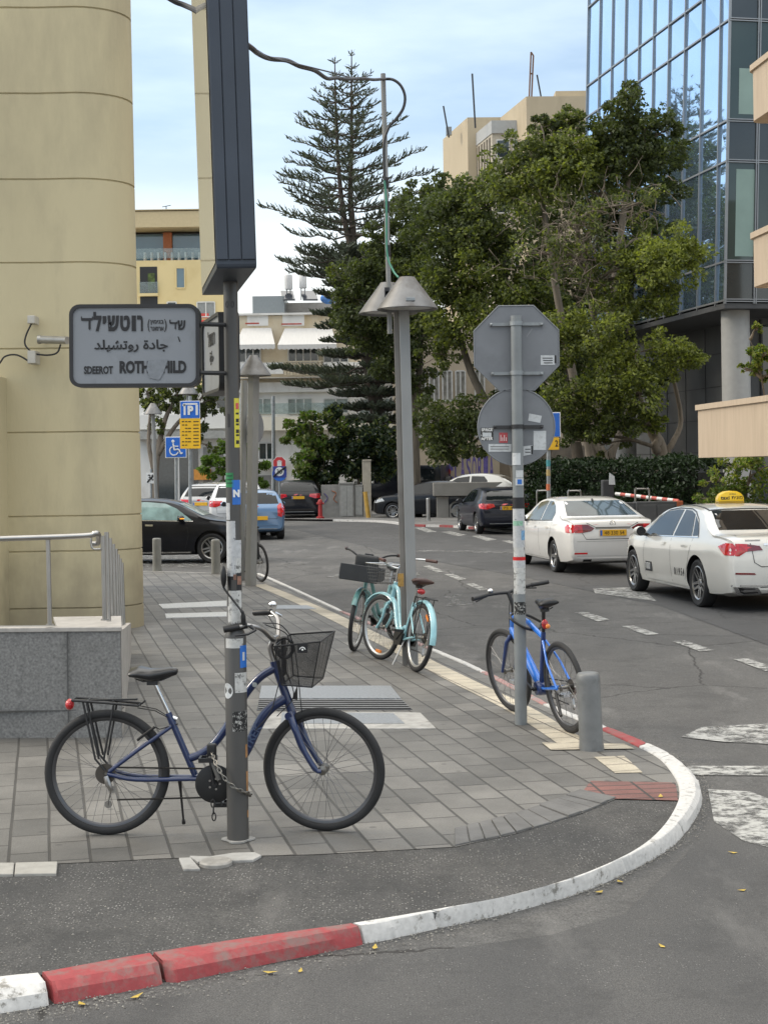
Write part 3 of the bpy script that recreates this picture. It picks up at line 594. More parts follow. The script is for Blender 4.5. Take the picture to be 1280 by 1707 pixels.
def light_box():
    nl, nr = P(361, 447, 7.72), P(428, 447, 7.72); fl, fr = P(337, 491, 8.9), P(393, 491, 8.9)
    z = (nl.z+nr.z+fl.z+fr.z)/4; up = P(345, 0, 7.72)-P(361, 447, 7.72); up = up/up.z*2.1; c = (nl+nr+fl+fr)/4; c.z = z
    root = empty('advertising_box', c, 0, 'tall dark illuminated sign box on top of the stickered pole, seen edge on', 'sign box')
    bot = [nl-c, nr-c, fr-c, fl-c]
    for v in bot: v.z = 0
    def ring(s, h): return [v*s+up*h for v in bot]
    mb = MB(); vs = []; q = Vector((0, 0, 0))
    lv = [(0.985, 0.0), (0.995, 0.004), (1.0, 0.010), (1.0, 0.97), (0.97, 1.0)]
    for s, h in lv: vs += ring(s, h)
    fs = [(3, 2, 1, 0), (16, 17, 18, 19)]
    for i in range(4):
        for j in range(4): fs.append((i*4+j, i*4+(j+1) % 4, (i+1)*4+(j+1) % 4, (i+1)*4+j))
    mb.add(vs, fs); mb.build('housing', M_BOX, root)
    # ribs standing proud on the near end
    a, b = bot[0], bot[1]; e = (b-a).normalized(); n = Vector((e.y, -e.x, 0))
    for t0, t1 in ((.02, .30), (.325, .63), (.655, .98)):
        mb = MB(); p, q = a.lerp(b, t0), a.lerp(b, t1); mb.add([p+up*.02, q+up*.02, q+up*.97, p+up*.97, p+up*.02+n*.012, q+up*.02+n*.012, q+up*.97+n*.012, p+up*.97+n*.012], [(0, 1, 2, 3), (7, 6, 5, 4), (0, 4, 5, 1), (1, 5, 6, 2), (2, 6, 7, 3), (3, 7, 4, 0)]); mb.build('housing_rib', M_BOX, root, bevel=0.003)
    # glossy acrylic faces
    AC = mat('cream acrylic', (0.42, 0.40, 0.33), 0.04, var=0.03, spec=0.6, coat=0.4)
    for i, j in ((3, 0), (1, 2)):
        a, b = bot[i], bot[j]; e = (b-a).normalized(); n = Vector((e.y, -e.x, 0)); p, q = a.lerp(b, .03)+n*.004, a.lerp(b, .975)+n*.004
        mb = MB(); mb.add([p+up*.015, q+up*.015, q+up*.96, p+up*.96], [(0, 1, 2, 3)]); mb.build('display_face', AC, root, recalc=False)
    return root
light_box()

M_SIGNFACE = mat('grey translucent sign face', (0.225, 0.24, 0.262), 0.35, var=0.05, vscale=3, dirt=(0.15, 0.155, 0.165), dscale=4, dlo=.55, dhi=.8)
M_SIGNRIM = mat('dark sign rim', (0.028, 0.028, 0.03), 0.45, 0.2)
def rrect(w, h, r, n=6):
    out = []
    for cx, cz, q0 in ((w/2-r, h/2-r, 0), (-w/2+r, h/2-r, 90), (-w/2+r, -h/2+r, 180), (w/2-r, -h/2+r, 270)):
        for i in range(n+1): q = R(q0+90*i/n); out.append((cx+r*math.cos(q), cz+r*math.sin(q)))
    return out
def street_sign(name, c, xdir, label, w=.685, h=.437, text=True, up=Vector((0, 0, 1))):
    x = Vector(xdir).normalized(); n = Vector((x.y, -x.x, 0)); B = Matrix(((x.x, -n.x, up.x, 0), (x.y, -n.y, up.y, 0), (x.z, -n.z, up.z, 0), (0, 0, 0, 1)))   # local x, y into the sign, z up
    root = empty(name, c, 0, label, 'street sign', 'street name signs'); T = 0.115
    o, i_ = rrect(w, h, .055), rrect(w-.036, h-.036, .042); k = len(o); vs = []; fs = []
    for d in (-T/2, T/2): vs += [(a, d, b) for a, b in o]+[(a, d, b) for a, b in i_]
    for i in range(k):
        j = (i+1) % k; fs += [(i, j, k+j, k+i), (2*k+j, 2*k+i, 3*k+i, 3*k+j), (j, i, 2*k+i, 2*k+j), (k+i, k+j, 3*k+j, 3*k+i)]
    mb = MB(); mb.add([B @ Vector(v) for v in vs], fs); mb.build('rim', M_SIGNRIM, root, smooth=True, angle=30)
    for s in (-1, 1):
        mb = MB(); mb.prism(i_, s*(T/2-.016), s*(T/2-.012), 'y', m=B); mb.build('face', M_SIGNFACE, root)
    return root, B, T
# dalet drawn as an outline (bar with a heel, and a stem) since it has to be bold
def dalet(name, m, mtx, size, parent):
    s = size; pts = [(-.30, .62), (-.27, .72), (-.24, .60), (.26, .60), (.30, .70), (.34, .62), (.31, .48), (.20, .47), (.20, .05), (.155, -.02), (.095, .05), (.10, .46), (-.27, .46)]
    mb = MB(); k = len(pts); mb.prism([(a*s, (b-.33)*s) for a, b in pts], -.001, .001, 'z', m=mtx); return mb.build(name, m, parent)
def rothschild():
    Y = 8.16; c = P(226.5, 577, Y); x = (P(332, 576.5, Y)-P(121, 577.5, Y)).normalized(); u = x.cross(Vector((0, 1, 0))); u = -u if u.z < 0 else u
    root, B, T = street_sign('street_sign', c, x, 'grey rounded street name sign facing the viewer with Hebrew, Arabic and English lettering', up=u)
    M = lambda px, py: basis((P(px, py, Y)-c-Vector((0, T/2-.012+.0035, 0)))[:], x, u)
    px = Y/2563
    def put(t, x0, x1, y0, y1, bold=.0): return lettering_fit('lettering', t, M_INK, M((x0+x1)/2, (y0+y1)/2), (x1-x0)*px, (y1-y0)*px, root, bold)
    dalet('lettering', M_INK, M(147.5, 540), 32*px, root)
    for t, x0, x1, y0, y1 in (('ל', 158.5, 172, 521, 553), ('י', 174, 180, 528, 541), ('ש', 182, 201, 527, 553), ('ט', 203, 219, 527, 553), ('ו', 222, 229, 527, 553), ('ר', 231, 240.5, 527, 553)): put(t, x0, x1, y0, y1, .045)
    put('(', 248.5, 252, 533, 554, .01); put(')', 276, 280, 533, 554, .01)
    put(''.join(reversed('בנימין')), 253, 275, 534.5, 542.5, .02); put(''.join(reversed('אדמונד')).replace('ד', 'ר'), 253, 275, 545.5, 552, .02)
    put('ש', 298.5, 311, 535, 551, .03); dalet('lettering', M_INK, M(291.5, 543.5), 20*px, root); put("'", 284.5, 286.5, 534, 540, .03)
    ar = ''.join(reversed([chr(q) for q in (0xFE9F, 0xFE8E, 0xFEA9, 0xFE93, 0x20, 0xFEAD, 0xFEED, 0xFE97, 0xFEB8, 0xFEF4, 0xFEE0, 0xFEAA)]))
    put(ar, 160, 282, 567, 588, .022)
    put('SDEEROT', 143, 191, 611, 624, .03); put('ROTHSCHILD', 202, 312.5, 602, 623, .045)
    mb = MB(); p = [P(a, b, Y)-c-Vector((0, T/2-.012+.0052, 0)) for a, b in ((249, 601), (282, 600), (275, 622), (268, 634), (252, 631), (247, 616))]; mb.add(p, [tuple(range(6))]); mb.build('torn_tape', mat('grey tape', (0.20, 0.215, 0.235), .4, var=.12, vscale=40), root)
    mb = MB(); p = [P(a, b, Y)-c-Vector((0, T/2-.012+.0042, 0)) for a, b in ((298, 562), (300, 562), (303, 570), (301, 571))]; mb.add(p, [(0, 1, 2, 3)]); mb.build('scratch', M_INK, root)
    for py in (540, 621):
        mb = MB(); a = P(329, py, Y)-c; b = P(384, py+1, 8.29)-c; mb.tube([a, b], .012, 8); mb.tube([a, a+x*.02], .02, 8); mb.build('bracket', M_SIGNRIM, root, smooth=True)
    # second sign, turned into the side street behind the pole
    a, b = P(383, 588, 8.42), P(352, 600, 9.1); a.z = b.z = 2.655; cc = (a+b)/2
    r2, B2, T2 = street_sign('street_sign', cc, (a-b), 'street name sign behind the pole turned sideways into the side street'); d = (a-b).normalized(); n = Vector((d.y, -d.x, 0))
    if n.x > 0: n = -n
    dd = d if d.cross(Vector((0, 0, 1))).dot(n) > 0 else -d
    for t, bz, s in ((''.join(reversed('רמשל')), .09, .11), (''.join(reversed([chr(q) for q in (0xFEA3, 0xFE8E, 0xFEAD, 0xFE93)])), -.01, .08), ('STREET'[:0] or '', 0, .05)):
        if t: lettering('lettering', t, s, M_INK, basis((n*(T2/2-.008)+Vector((0, 0, bz)))[:], dd, (0, 0, 1)), r2, bold=.002)
    mb = MB(); mb.tube([Vector((0, 0, .14))+d*.3, Vector((0, 0, .14))+d*.4], .012, 8); mb.build('bracket', M_SIGNRIM, r2)
rothschild()

# ---------------------------------------------------------------- chain lock round the pole
def chain_lock():
    pts = [P(x, y, Y) for x, y, Y in ((352, 1252, 8.36), (358, 1268, 8.27), (366, 1285, 8.22), (378, 1302, 8.20), (392, 1314, 8.205), (408, 1321, 8.23), (417, 1324, 8.29), (414, 1326, 8.36), (396, 1322, 8.375))]
    O = pts[0].copy(); root = empty('bicycle_lock', O, 0, 'steel link chain lock tying the navy bicycle to the stickered pole', 'lock')
    sp = spline([p-O for p in pts], 10); Ls = [0]
    for a, b in zip(sp[:-1], sp[1:]): Ls.append(Ls[-1]+(b-a).length)
    def at(d):
        for i in range(len(sp)-1):
            if Ls[i+1] >= d: t = (d-Ls[i])/max(1e-9, Ls[i+1]-Ls[i]); return sp[i].lerp(sp[i+1], t), (sp[i+1]-sp[i]).normalized()
        return sp[-1], (sp[-1]-sp[-2]).normalized()
    def link(c, t, odd, l=.019, w=.0085, r=.0036):
        a, b = frame_of(t, Vector((0, 1, 0))); s = a if odd else b
        return [c+t*(l*math.cos(q) if abs(math.cos(q)) < .72 else math.copysign(l*.72+(l*.28)*(abs(math.cos(q))-.72)/.28, math.cos(q)))+s*(w*math.sin(q)) for q in [i*2*math.pi/14 for i in range(14)]], r
    n = int(Ls[-1]/.027)
    for i in range(n):
        c, t = at((i+.5)*.027); p, r = link(c, t, i % 2); mb = MB(); mb.tube(p, r, 6, closed=True); mb.build('chain_link', M_CHAIN, root, smooth=True)
    for i in range(3):
        c = P(355+i*.8, 1340+i*11, 8.37)-O; p, r = link(c, Vector((0, 0, -1)), i % 2, .022, .010, .0036); mb = MB(); mb.tube(p, r, 6, closed=True); mb.build('chain_link', M_DARKMETAL, root, smooth=True)
    mb = MB(); c = P(353, 1249, 8.36)-O; mb.bbox(c.x-.025, c.x+.025, c.y-.025, c.y+.025, c.z-.04, c.z+.03); mb.build('lock_body', M_BLACK, root, bevel=.008, seg=3, smooth=True)
    mb = MB(); a, b = P(350, 1262, 8.33)-O, P(366, 1302, 8.25)-O; mb.tube([a, b], .012, 10); mb.build('chain_sleeve', mat('grey fabric sleeve', (.05, .05, .048), .7), root, smooth=True)
chain_lock()

# ---------------------------------------------------------------- octagonal and round sign seen from behind
def stop_sign():
    p0 = P(868.5, 1209, 11.9); p0.z = 0; p1 = P(860, 526, 11.9); ax = p1-p0
    root = empty('traffic_sign', p0, 0, 'stop sign and round sign seen from behind on a steel pole covered with stickers', 'traffic sign'); O = p0.copy(); rad = .0475
    mb = MB(); mb.tube([Vector((0, 0, -.02)), ax*.33, ax*.33+Vector((0, 0, .002)), ax], [rad, rad, rad*.93, rad*.9], 24); mb.build('post', mat('pole grey paint', (.20, .215, .22), .45, .1, var=.12, vscale=6, dirt=(.14, .15, .155), dscale=3), root, smooth=True)
    BK = mat('grey sign back', (.18, .19, .205), .5, .1, var=.07, vscale=5, dirt=(.14, .148, .16), dscale=4)
    Y = 11.97; S = Y/2563; x = Vector((1, 0, 0))
    def plate(nm, pts, m, mf):
        mb = MB(); mb.prism(pts, Y-O.y, Y-O.y+.004, 'y'); o = mb.build(nm, m, root); f = MB(); f.prism(pts, Y-O.y+.0042, Y-O.y+.006, 'y'); f.build('printed_face', mf, o)
        e = MB(); k = len(pts); c = Vector((sum(a for a, b in pts)/k, 0, sum(b for a, b in pts)/k))
        e.tube([Vector((a, Y-O.y, b)) for a, b in pts], .006, 6, closed=True); e.build('edge', m, o); return o
    c = P(860.8, 580, Y)-O; af = 70.5*S; Ro = af/math.cos(math.pi/8)
    REDS = mat('red sign face', (.5, .01, .012), .4, var=.03)
    plate('octagon_plate', [(c.x+Ro*math.cos(math.pi/8+i*math.pi/4), c.z+Ro*math.sin(math.pi/8+i*math.pi/4)) for i in range(8)], BK, REDS)
    c2 = P(860.5, 711.5, Y)-O; r2 = 64*S; Y += .0
    plate('round_plate', [(c2.x+r2*math.cos(i*math.pi/24), c2.z+r2*math.sin(i*math.pi/24)) for i in range(48)], BK, mat('blue round face', (.015, .1, .45), .4))
    for py, a, b in ((541, 816, 905), (623, 818, 905), (712, 822, 905)):
        mb = MB(); p, q = P(a, py, Y)-O, P(b, py, Y)-O; mb.bbox(p.x, q.x, Y-O.y-.022, Y-O.y-.002, p.z-.012, p.z+.012); mb.lathe([(rad*.97, -.016), (rad*1.06, -.016), (rad*1.06, .016), (rad*.97, .016)], (ax*((p.z)/ax.z))[:], 'z', 20)
        for e in (p, q): mb.ball((e.x+(.012 if e is p else -.012), Y-O.y-.022, e.z), .012, 8, 6)
        mb.build('clamp', M_GALV if py != 712 else M_DARKMETAL, root)
    def patch(px, m, dy=.003, nm='sticker', Z=None):
        mb = MB(); p = [P(a, b, Y)-O-Vector((0, dy, 0)) for a, b in px]; mb.add(p, [tuple(range(len(p)))]); return mb.build(nm, m, root)
    rect = lambda a, b, c, d: [(a, b), (c, b), (c, d), (a, d)]
    for px in (rect(901, 592, 925, 608), [(882, 689), (903, 693), (900, 705), (880, 701)], rect(889, 718, 910, 750), rect(814, 740, 852, 753), [(872, 744), (887, 742), (888, 757), (872, 760)]): patch(px, PAPER)
    for k in range(3): patch(rect(904+k, 596+k*4, 921, 597.5+k*4), M_INK, .0038, 'sticker_print')
    patch(rect(924, 592, 927, 605), M_INK, .0036, 'sticker_print'); patch(rect(885, 743, 888, 757), M_INK, .0036, 'sticker_print')
    for k in range(2): patch(rect(875, 748+k*5, 884, 749.5+k*5), M_INK, .0038, 'sticker_print'); patch(rect(817, 744+k*4, 848, 745+k*4), mat('grey print', (.05, .048, .045), .5), .0038, 'sticker_print')
    patch(rect(801, 713, 822, 734), T_BLACK); cm = P(811.5, 716.5, Y)-O; 
    patch(rect(804, 721, 819, 728), PAPER, .0038, 'sticker_print'); lettering('sticker_print', 'SPACE', .031, M_WHITE, basis((cm-Vector((0, .0045, 0)))[:], (1, 0, 0), (0, 0, 1)), root, bold=.001); cm = P(811.5, 731.5, Y)-O; lettering('sticker_print', 'AFTER', .031, M_WHITE, basis((cm-Vector((0, .0045, 0)))[:], (1, 0, 0), (0, 0, 1)), root, bold=.001)
    patch(rect(832, 721, 846, 738), mat('red sticker', (.42, .06, .07), .5, var=.3, vscale=90)); 
    for k in range(4): patch(rect(834+k*3, 725+(k % 2)*4, 835+k*3, 735), M_WHITE, .0038, 'sticker_print')
    patch([(884, 745), (886, 745), (905, 612), (897, 620)][:0] or [(877, 560), (886, 547), (888, 548), (878, 562)], mat('chalk mark', (.25, .26, .27), .7))
    fy = lambda py: (P(864, py, 11.9).z-p0.z)/(p1.z-p0.z)
    St = lambda m, y0, y1, a0, a1, r=rad, nm='sticker': sticker(nm, root, m, p0, p1, r, (fy(y1), fy(y0)), math.asin(a1)-math.asin(a0), (math.asin(a1)+math.asin(a0))/2, O=O)
    St(PAPER, 755, 775, -.95, .35, rad*.97); St(PAPER, 784, 796, -.4, .75); St(PAPER, 797, 809, -.5, .8); St(mat('blue sticker', (0.02, 0.14, 0.50), 0.4, var=0.1), 799, 807, -.2, .5, rad+.001, 'sticker_print')
    St(M_INK, 829, 847, -.98, .98); St(T_PRINT, 848, 912, -.95, .9); St(T_WHITE, 912, 928, -.9, .95); St(REDS, 928, 934, -.98, .98); St(T_PRINT, 934, 946, -.98, .98); St(T_WHITE, 946, 990, -.9, .92); St(T_BLACK, 1003, 1024, -.9, .98)
    St(mat('pale blue sticker', (.16, .32, .5), .5, var=.3, vscale=60), 884, 900, .3, .9, rad+.001, 'sticker_print'); St(mat('pale green sticker', (.25, .45, .33), .5, var=.3, vscale=60), 868, 876, -.9, .6, rad+.001, 'sticker_print')
    mb = MB(); mb.lathe([(0.001, 0), (rad*.7, -.004), (rad*.92, -.02)], (p1-O)[:], 'z', 20); mb.build('post_cap', M_GALV, root, smooth=True)
    # lock cable of the blue bicycle
    q = p0+ax*fy(1040); e = Vector((.30, -.05, -.04)); r = .075
    mb = MB(); cc = q
    pts = [P(x, y, Y_) for x, y, Y_ in ((900, 1036, 12.1), (880, 1026, 11.98), (862, 1022, 11.99), (852, 1025, 11.93), (851, 1031, 11.86), (862, 1040, 11.835), (878, 1048, 11.86), (892, 1051, 11.98), (900, 1046, 12.1), (903, 1040, 12.12))]
    o2 = pts[0].copy(); mb.tube(spline([p-o2 for p in pts], 5), .011, 8); o = mb.build('bicycle_lock', M_BLACK, smooth=True, loc=o2); tag(o, 'black cable lock looped round the octagonal sign pole above the blue bicycle', 'lock')
stop_sign()

# ---------------------------------------------------------------- lamp posts with cone shades
M_CONE = mat('weathered zinc', (.19, .19, .19), .5, .5, var=.22, vscale=5, dirt=(.10, .09, .08), dscale=4, dlo=.5, dhi=.75)
M_POST = mat('weathered grey post', (.25, .255, .25), .55, .15, var=.14, vscale=4, dirt=(.17, .165, .155), dscale=2.2, stretch=(1, 1, .25))
def cone_shade(root, c, rb=.305, rt=.085, h=.31):
    mb = MB(); mb.lathe([(.001, h+.012), (rt*.92, h+.012), (rt, h), (rb, .012), (rb+.004, 0), (rb-.004, -.006), (rb-.012, .004), (rt, h-.03), (.001, h-.03)], c[:], 'z', 30); o = mb.build('lamp_shade', M_CONE, root, smooth=True, angle=30)
    g = MB(); g.lathe([(.001, -.002), (rb*.86, -.002), (rb*.86, .006), (.001, .006)], (c+Vector((0, 0, .018)))[:], 'z', 24); g.build('lamp_glass', mat('frosted lamp glass', (.45, .45, .42), .3), o, smooth=True); return o
def lamp_post_main():
    p0 = P(683, 1109, 15.55); p0.z = 0; p1 = P(667.5, 505, 15.75); O = p0.copy()
    root = empty('street_lamp', p0, 0, 'twin headed street lamp with zinc cone shades beside the light blue bicycle', 'street lamp', 'street lamps with cone shades')
    ax = p1-p0; e = P(683, 800, 15.6)-P(666, 800, 15.6); w = e.length
    mb = MB(); vs = []
    for t in (-.005, 1.0):
        c = ax*t
        for a, b in ((-.053, -.055), (.053, -.055), (.053, .055), (-.053, .055)): vs.append(c+Vector((a+.034, b, 0)))
    mb.add(vs, [(3, 2, 1, 0), (4, 5, 6, 7), (0, 1, 5, 4), (1, 2, 6, 5), (2, 3, 7, 6), (3, 0, 4, 7)]); mb.build('post', M_POST, root, bevel=.006)
    mb = MB(); vs = []
    for t in (-.005, .985):
        c = ax*t
        for a, b in ((-.028, -.03), (.028, -.03), (.028, .035), (-.028, .035)): vs.append(c+Vector((a-.047, b+.01, 0)))
    mb.add(vs, [(3, 2, 1, 0), (4, 5, 6, 7), (0, 1, 5, 4), (1, 2, 6, 5), (2, 3, 7, 6), (3, 0, 4, 7)]); mb.build('channel', mat('dark channel', (.17, .16, .145), .6, .2, var=.2, vscale=3), root, bevel=.006)
    yl = MB(); c = P(668, 966, 15.45)-O; yl.bbox(c.x-.03, c.x+.03, c.y-.012, c.y+.0, c.z-.07, c.z+.06); yl.build('sticker', mat('worn ochre sticker', (.34, .20, .05), .6, var=.3, vscale=30), root)
    a = P(679, 515, 15.45)-O; b = P(647, 522, 16.15)-O
    for c in (a, b): cone_shade(root, c)
    lp = MB(); c = P(684, 498, 15.18)-O; lp.bbox(c.x-.045, c.x+.045, c.y-.012, c.y+.012, c.z-.018, c.z+.018); lp.build('latch', M_GALV, root, bevel=.004)
    ar = MB(); ar.tube([a+Vector((0, 0, .25)), p1-O+Vector((0, 0, .08)), b+Vector((0, 0, .25))], .025, 8); ar.build('arm', M_POST, root, smooth=True)
    # tall thin mast for the overhead cable
    m0 = P(649, 500, 16.0); m1 = P(638.5, 122, 16.0); root2 = root
    mb = MB(); mb.tube([m0-O-Vector((0, 0, .35)), m1-O], .0255, 12); mb.build('mast', M_POST, root, smooth=True)
    mb = MB(); c = P(649, 489, 15.98)-O; mb.bbox(c.x-.04, c.x+.10, c.y-.05, c.y+.05, c.z-.02, c.z+.02); mb.bbox(c.x-.05, c.x-.0, c.y-.05, c.y+.05, c.z-.06, c.z+.06); mb.build('bracket', M_DARKMETAL, root)
    mb = MB(); mb.tube(spline([P(640, 290, 15.96)-O, P(644, 340, 15.96)-O, P(645, 420, 15.96)-O, P(655, 450, 15.9)-O, P(664, 462, 15.8)-O], 5), .010, 8); mb.build('cable_sleeve', mat('green cable', (.05, .22, .15), .5), root, smooth=True)
    for py in (345, 418, 305): 
        mb = MB(); t = (py-122)/(500-122); c = m1.lerp(m0, t)-O; mb.lathe([(.024, -.06), (.028, -.06), (.028, .06), (.024, .06)], c[:], 'z', 12); mb.build('tape', M_BLACK, root)
lamp_post_main()
def overhead_cable():
    pts = [(230, -40, 8.6), (285, -2, 8.6), (308, 8, 8.6), (335, 22, 8.5), (412, 74, 8.3), (430, 88, 8.8), (450, 97, 9.4), (478, 100, 10), (500, 110, 10.6), (525, 117, 11.2), (545, 130, 11.8), (560, 129, 12.4), (580, 131, 13.2), (606, 130, 14.2), (622, 132, 15.1), (640, 131, 15.98), (655, 132, 15.98), (668, 142, 15.98), (675, 160, 15.98), (672, 180, 15.98), (660, 198, 15.98), (648, 212, 15.97), (640, 240, 15.96), (641, 300, 15.96)]
    q = [P(*p) for p in pts]; O = q[15].copy(); mb = MB(); mb.tube(spline([p-O for p in q], 4), .0155, 8); o = mb.build('overhead_cable', mat('black cable', (.03, .03, .032), .5), smooth=True, loc=O); tag(o, 'black overhead cable drooping from the sign box to the tall lamp mast', 'cable')
    mb = MB(); mb.tube(spline([P(412, 72, 8.3)-O, P(430, 84, 8.8)-O, P(455, 96, 9.4)-O, P(520, 112, 11)-O, P(560, 122, 12.4)-O, P(600, 133, 14.1)-O], 4), .006, 6); mb.build('stay_wire', mat('black cable', (.03, .03, .032), .5), o)
overhead_cable()
def lamp_post(px_base, px_top, Y, label, r=.05, square=True, rb=.30):
    p0 = P(*px_base, Y); p0.z = 0; p1 = P(*px_top, Y); root = empty('street_lamp', p0, 0, label, 'street lamp', 'street lamps with cone shades'); ax = p1-p0
    mb = MB(); mb.tube([Vector((0, 0, -.02)), ax], r*1.3 if square else r, 4 if square else 12); mb.build('post', M_POST, root, smooth=not square); cone_shade(root, ax+Vector((0, 0, .0)), rb, rb*.26, rb*1.13); return root
lamp_post((418, 974), (423, 626), 26.5, 'lamp with a cone shade on a flat post just right of the stickered pole', .075)
lamp_post((262, 868), (255, 690), 56, 'slim street lamp with a cone shade at the edge of the cream building', .07, False, .34)
lamp_post((322, 860), (314, 657), 58, 'street lamp whose cone shade shows between the street name sign and the parking sign', .09, False, .38)
# ---------------------------------------------------------------- bollards
def bollard(px, r, h, label, group=None, m=None, lean=0.0):
    p = G(*px); root = MB(); root.lathe([(r*1.06, -.02), (r*1.04, .03), (r, .06), (r, h-.05), (r*.97, h-.02), (r*.85, h-.004), (r*.6, h), (.001, h+.002)], (0, 0, 0), 'z', 26)
    o = root.build('bollard', m or M_BOLL, smooth=True, loc=p, angle=50); o.rotation_euler = (0, lean, 0); tag(o, label, 'bollard', group); return o
M_BOLL = mat('grey bollard paint', (.165, .17, .17), .5, .15, var=.14, vscale=8, dirt=(.09, .09, .088), dscale=5, dlo=.52, dhi=.75, bump=.1)
b = bollard((986, 1250), .084, .545, 'stout grey bollard at the kerb corner beside the blue bicycle', 'bollards', None, R(-2.0))
rg = MB(); rg.lathe([(.0845, .40), (.0865, .405), (.0865, .41), (.0845, .415)], (0, 0, 0), 'z', 26); 
for px, l in (((262, 952), 'grey bollard in front of the black sedan, next to the cream building'), ((360, 956), 'grey bollard in front of the front wheel of the black sedan')): bollard(px, .088, .66, l, 'bollards', mat('far bollard paint', (.20, .20, .185), .6, var=.12))
for px, l in (((714, 868), 'slim steel post before the concrete planter'), ((688, 868), 'slim steel post just right of the main lamp post')): bollard(px, .075, .85, l, 'steel posts', M_STEEL)
# ---------------------------------------------------------------- covers, loose slabs, leaves on the ground
def flat(name, px, z, m, label=None, cat=None, th=.02, parent=None, group=None):
    p = [G(*q) for q in px]; c = sum(p, Vector())/len(p); mb = MB(); mb.prism([(v.x-c.x, v.y-c.y) for v in p], -th, 0.0); o = mb.build(name, m, parent, loc=Vector((c.x, c.y, z)))
    if label: tag(o, label, cat, group)
    return o
TREAD = mat('tread plate', (.34, .35, .36), .42, .75, var=.12, vscale=40, bump=.8, bscale=90)
g = flat('service_hatch', [(436, 1145), (651, 1145), (668, 1166), (432, 1166)], .010, TREAD, 'wide bright steel hatch plate with a dark slotted strip in the pavement behind the basket', 'hatch')
d = flat('drain_strip', [(432, 1168), (670, 1168), (687, 1184), (428, 1185)], .004, mat('dark grating', (.05, .05, .052), .5, .5)); d.parent = g; d.location = d.location-g.location
for k in range(5):
    y = 1169.5+k*3.2; mb = MB(); a, b = G(431, y), G(671+k*3.4, y); a, b = a-g.location, b-g.location; a.z = b.z = .0; mb.tube([a, b], .006, 4); mb.build('grating_bar', mat('grating bar', (.16, .165, .17), .4, .7), g)
sl = flat('cover_slab', [(436, 1188), (700, 1189), (727, 1216), (438, 1216)], .006, M_CONC, 'pale concrete slab with an inset metal cover before the steel hatch', 'slab')
cv = flat('cover_plate', [(470, 1190), (655, 1191), (674, 1208), (468, 1208)], .011, TREAD); cv.parent = sl; cv.location = cv.location-sl.location
TACT = mat('white tactile studs', (.50, .51, .51), .6, var=.15, vscale=30, bump=.8, bscale=60)
flat('tactile_plate', [(264, 1008), (378, 1002), (378, 1011), (271, 1015)], .008, TACT, 'far strip of the two white studded plates near the cream building', 'paving strip', .01, group='white studded strips')
flat('tactile_plate', [(275, 1024), (378, 1021), (378, 1028), (277, 1031)], .008, TACT, 'near strip of the two white studded plates near the cream building', 'paving strip', .01, group='white studded strips')
flat('manhole_cover', [(462, 1010), (512, 1010), (527, 1016), (460, 1016)], .010, TREAD, 'small metal cover lying across the cream guide band', 'cover', .01)
# valve cover with broken concrete, and light edging slabs
c = G(360, 1441); mb = MB(); mb.lathe([(.001, .020), (.075, .020), (.083, .012), (.085, -.02)], (0, 0, 0), 'z', 30); vc = mb.build('valve_cover', mat('pale iron cover', (.27, .26, .24), .6, .2, var=.2, vscale=25), smooth=True, loc=c); tag(vc, 'round pale valve cover in the asphalt strip before the pole', 'cover')
rndm = random.Random(5)
def rubble(px, label, th=.015):
    p = [G(*q) for q in px]; cc = sum(p, Vector())/len(p); mb = MB(); pts = [(v.x-cc.x, v.y-cc.y) for v in p]; mb.prism(pts, -.02, th); o = mb.build('broken_concrete', M_CONC, loc=Vector((cc.x, cc.y, 0)), bevel=.004); tag(o, label, 'rubble', 'broken concrete by the valve cover')
rubble([(298, 1433), (318, 1432), (334, 1451), (306, 1452)], 'broken concrete wedge left of the round valve cover', .008)
rubble([(316, 1430), (350, 1431), (388, 1425), (425, 1424), (436, 1429), (422, 1437), (385, 1438), (350, 1437), (330, 1440)], 'ragged concrete strip behind the round valve cover', .010)
for px, l in (([(-70, 1443), (24, 1442), (22, 1461), (-75, 1462)], 'pale edging slab at the left end of the asphalt strip'), ([(26, 1442), (96, 1440), (94, 1460), (24, 1461)], 'pale edging slab with a free end in the asphalt strip')):
    p = [G(*q) for q in px]; cc = sum(p, Vector())/4; mb = MB(); mb.prism([(v.x-cc.x, v.y-cc.y) for v in p], -.03, .012); tag(mb.build('edging_slab', mat('pale edging', (.30, .29, .265), .8, var=.12, vscale=12, bump=.3), loc=Vector((cc.x, cc.y, 0)), bevel=.005), l, 'slab', 'pale edging slabs')
LEAF = mat('fallen yellow leaf', (.42, .30, .05), .6, var=.25, vscale=40)
places = {'under the red kerb near its white end': (137, 1675), 'on the road below the joint of the red kerb': (228, 1662), 'on the road below the middle of the red kerb': (451, 1622), 'at the foot of the white kerb start': (625, 1580), 'on the road just below the red kerb end': (501, 1619), 'beside the outer curve of the white kerb': (998, 1488), 'close to the white kerb curve': (1034, 1471), 'alone on the dark near road': (1103, 1578), 'on the red pavers': (1101, 1328), 'near the worn crossing stripe': (1221, 1422), 'on the road under the crossing stripe': (1236, 1485)}
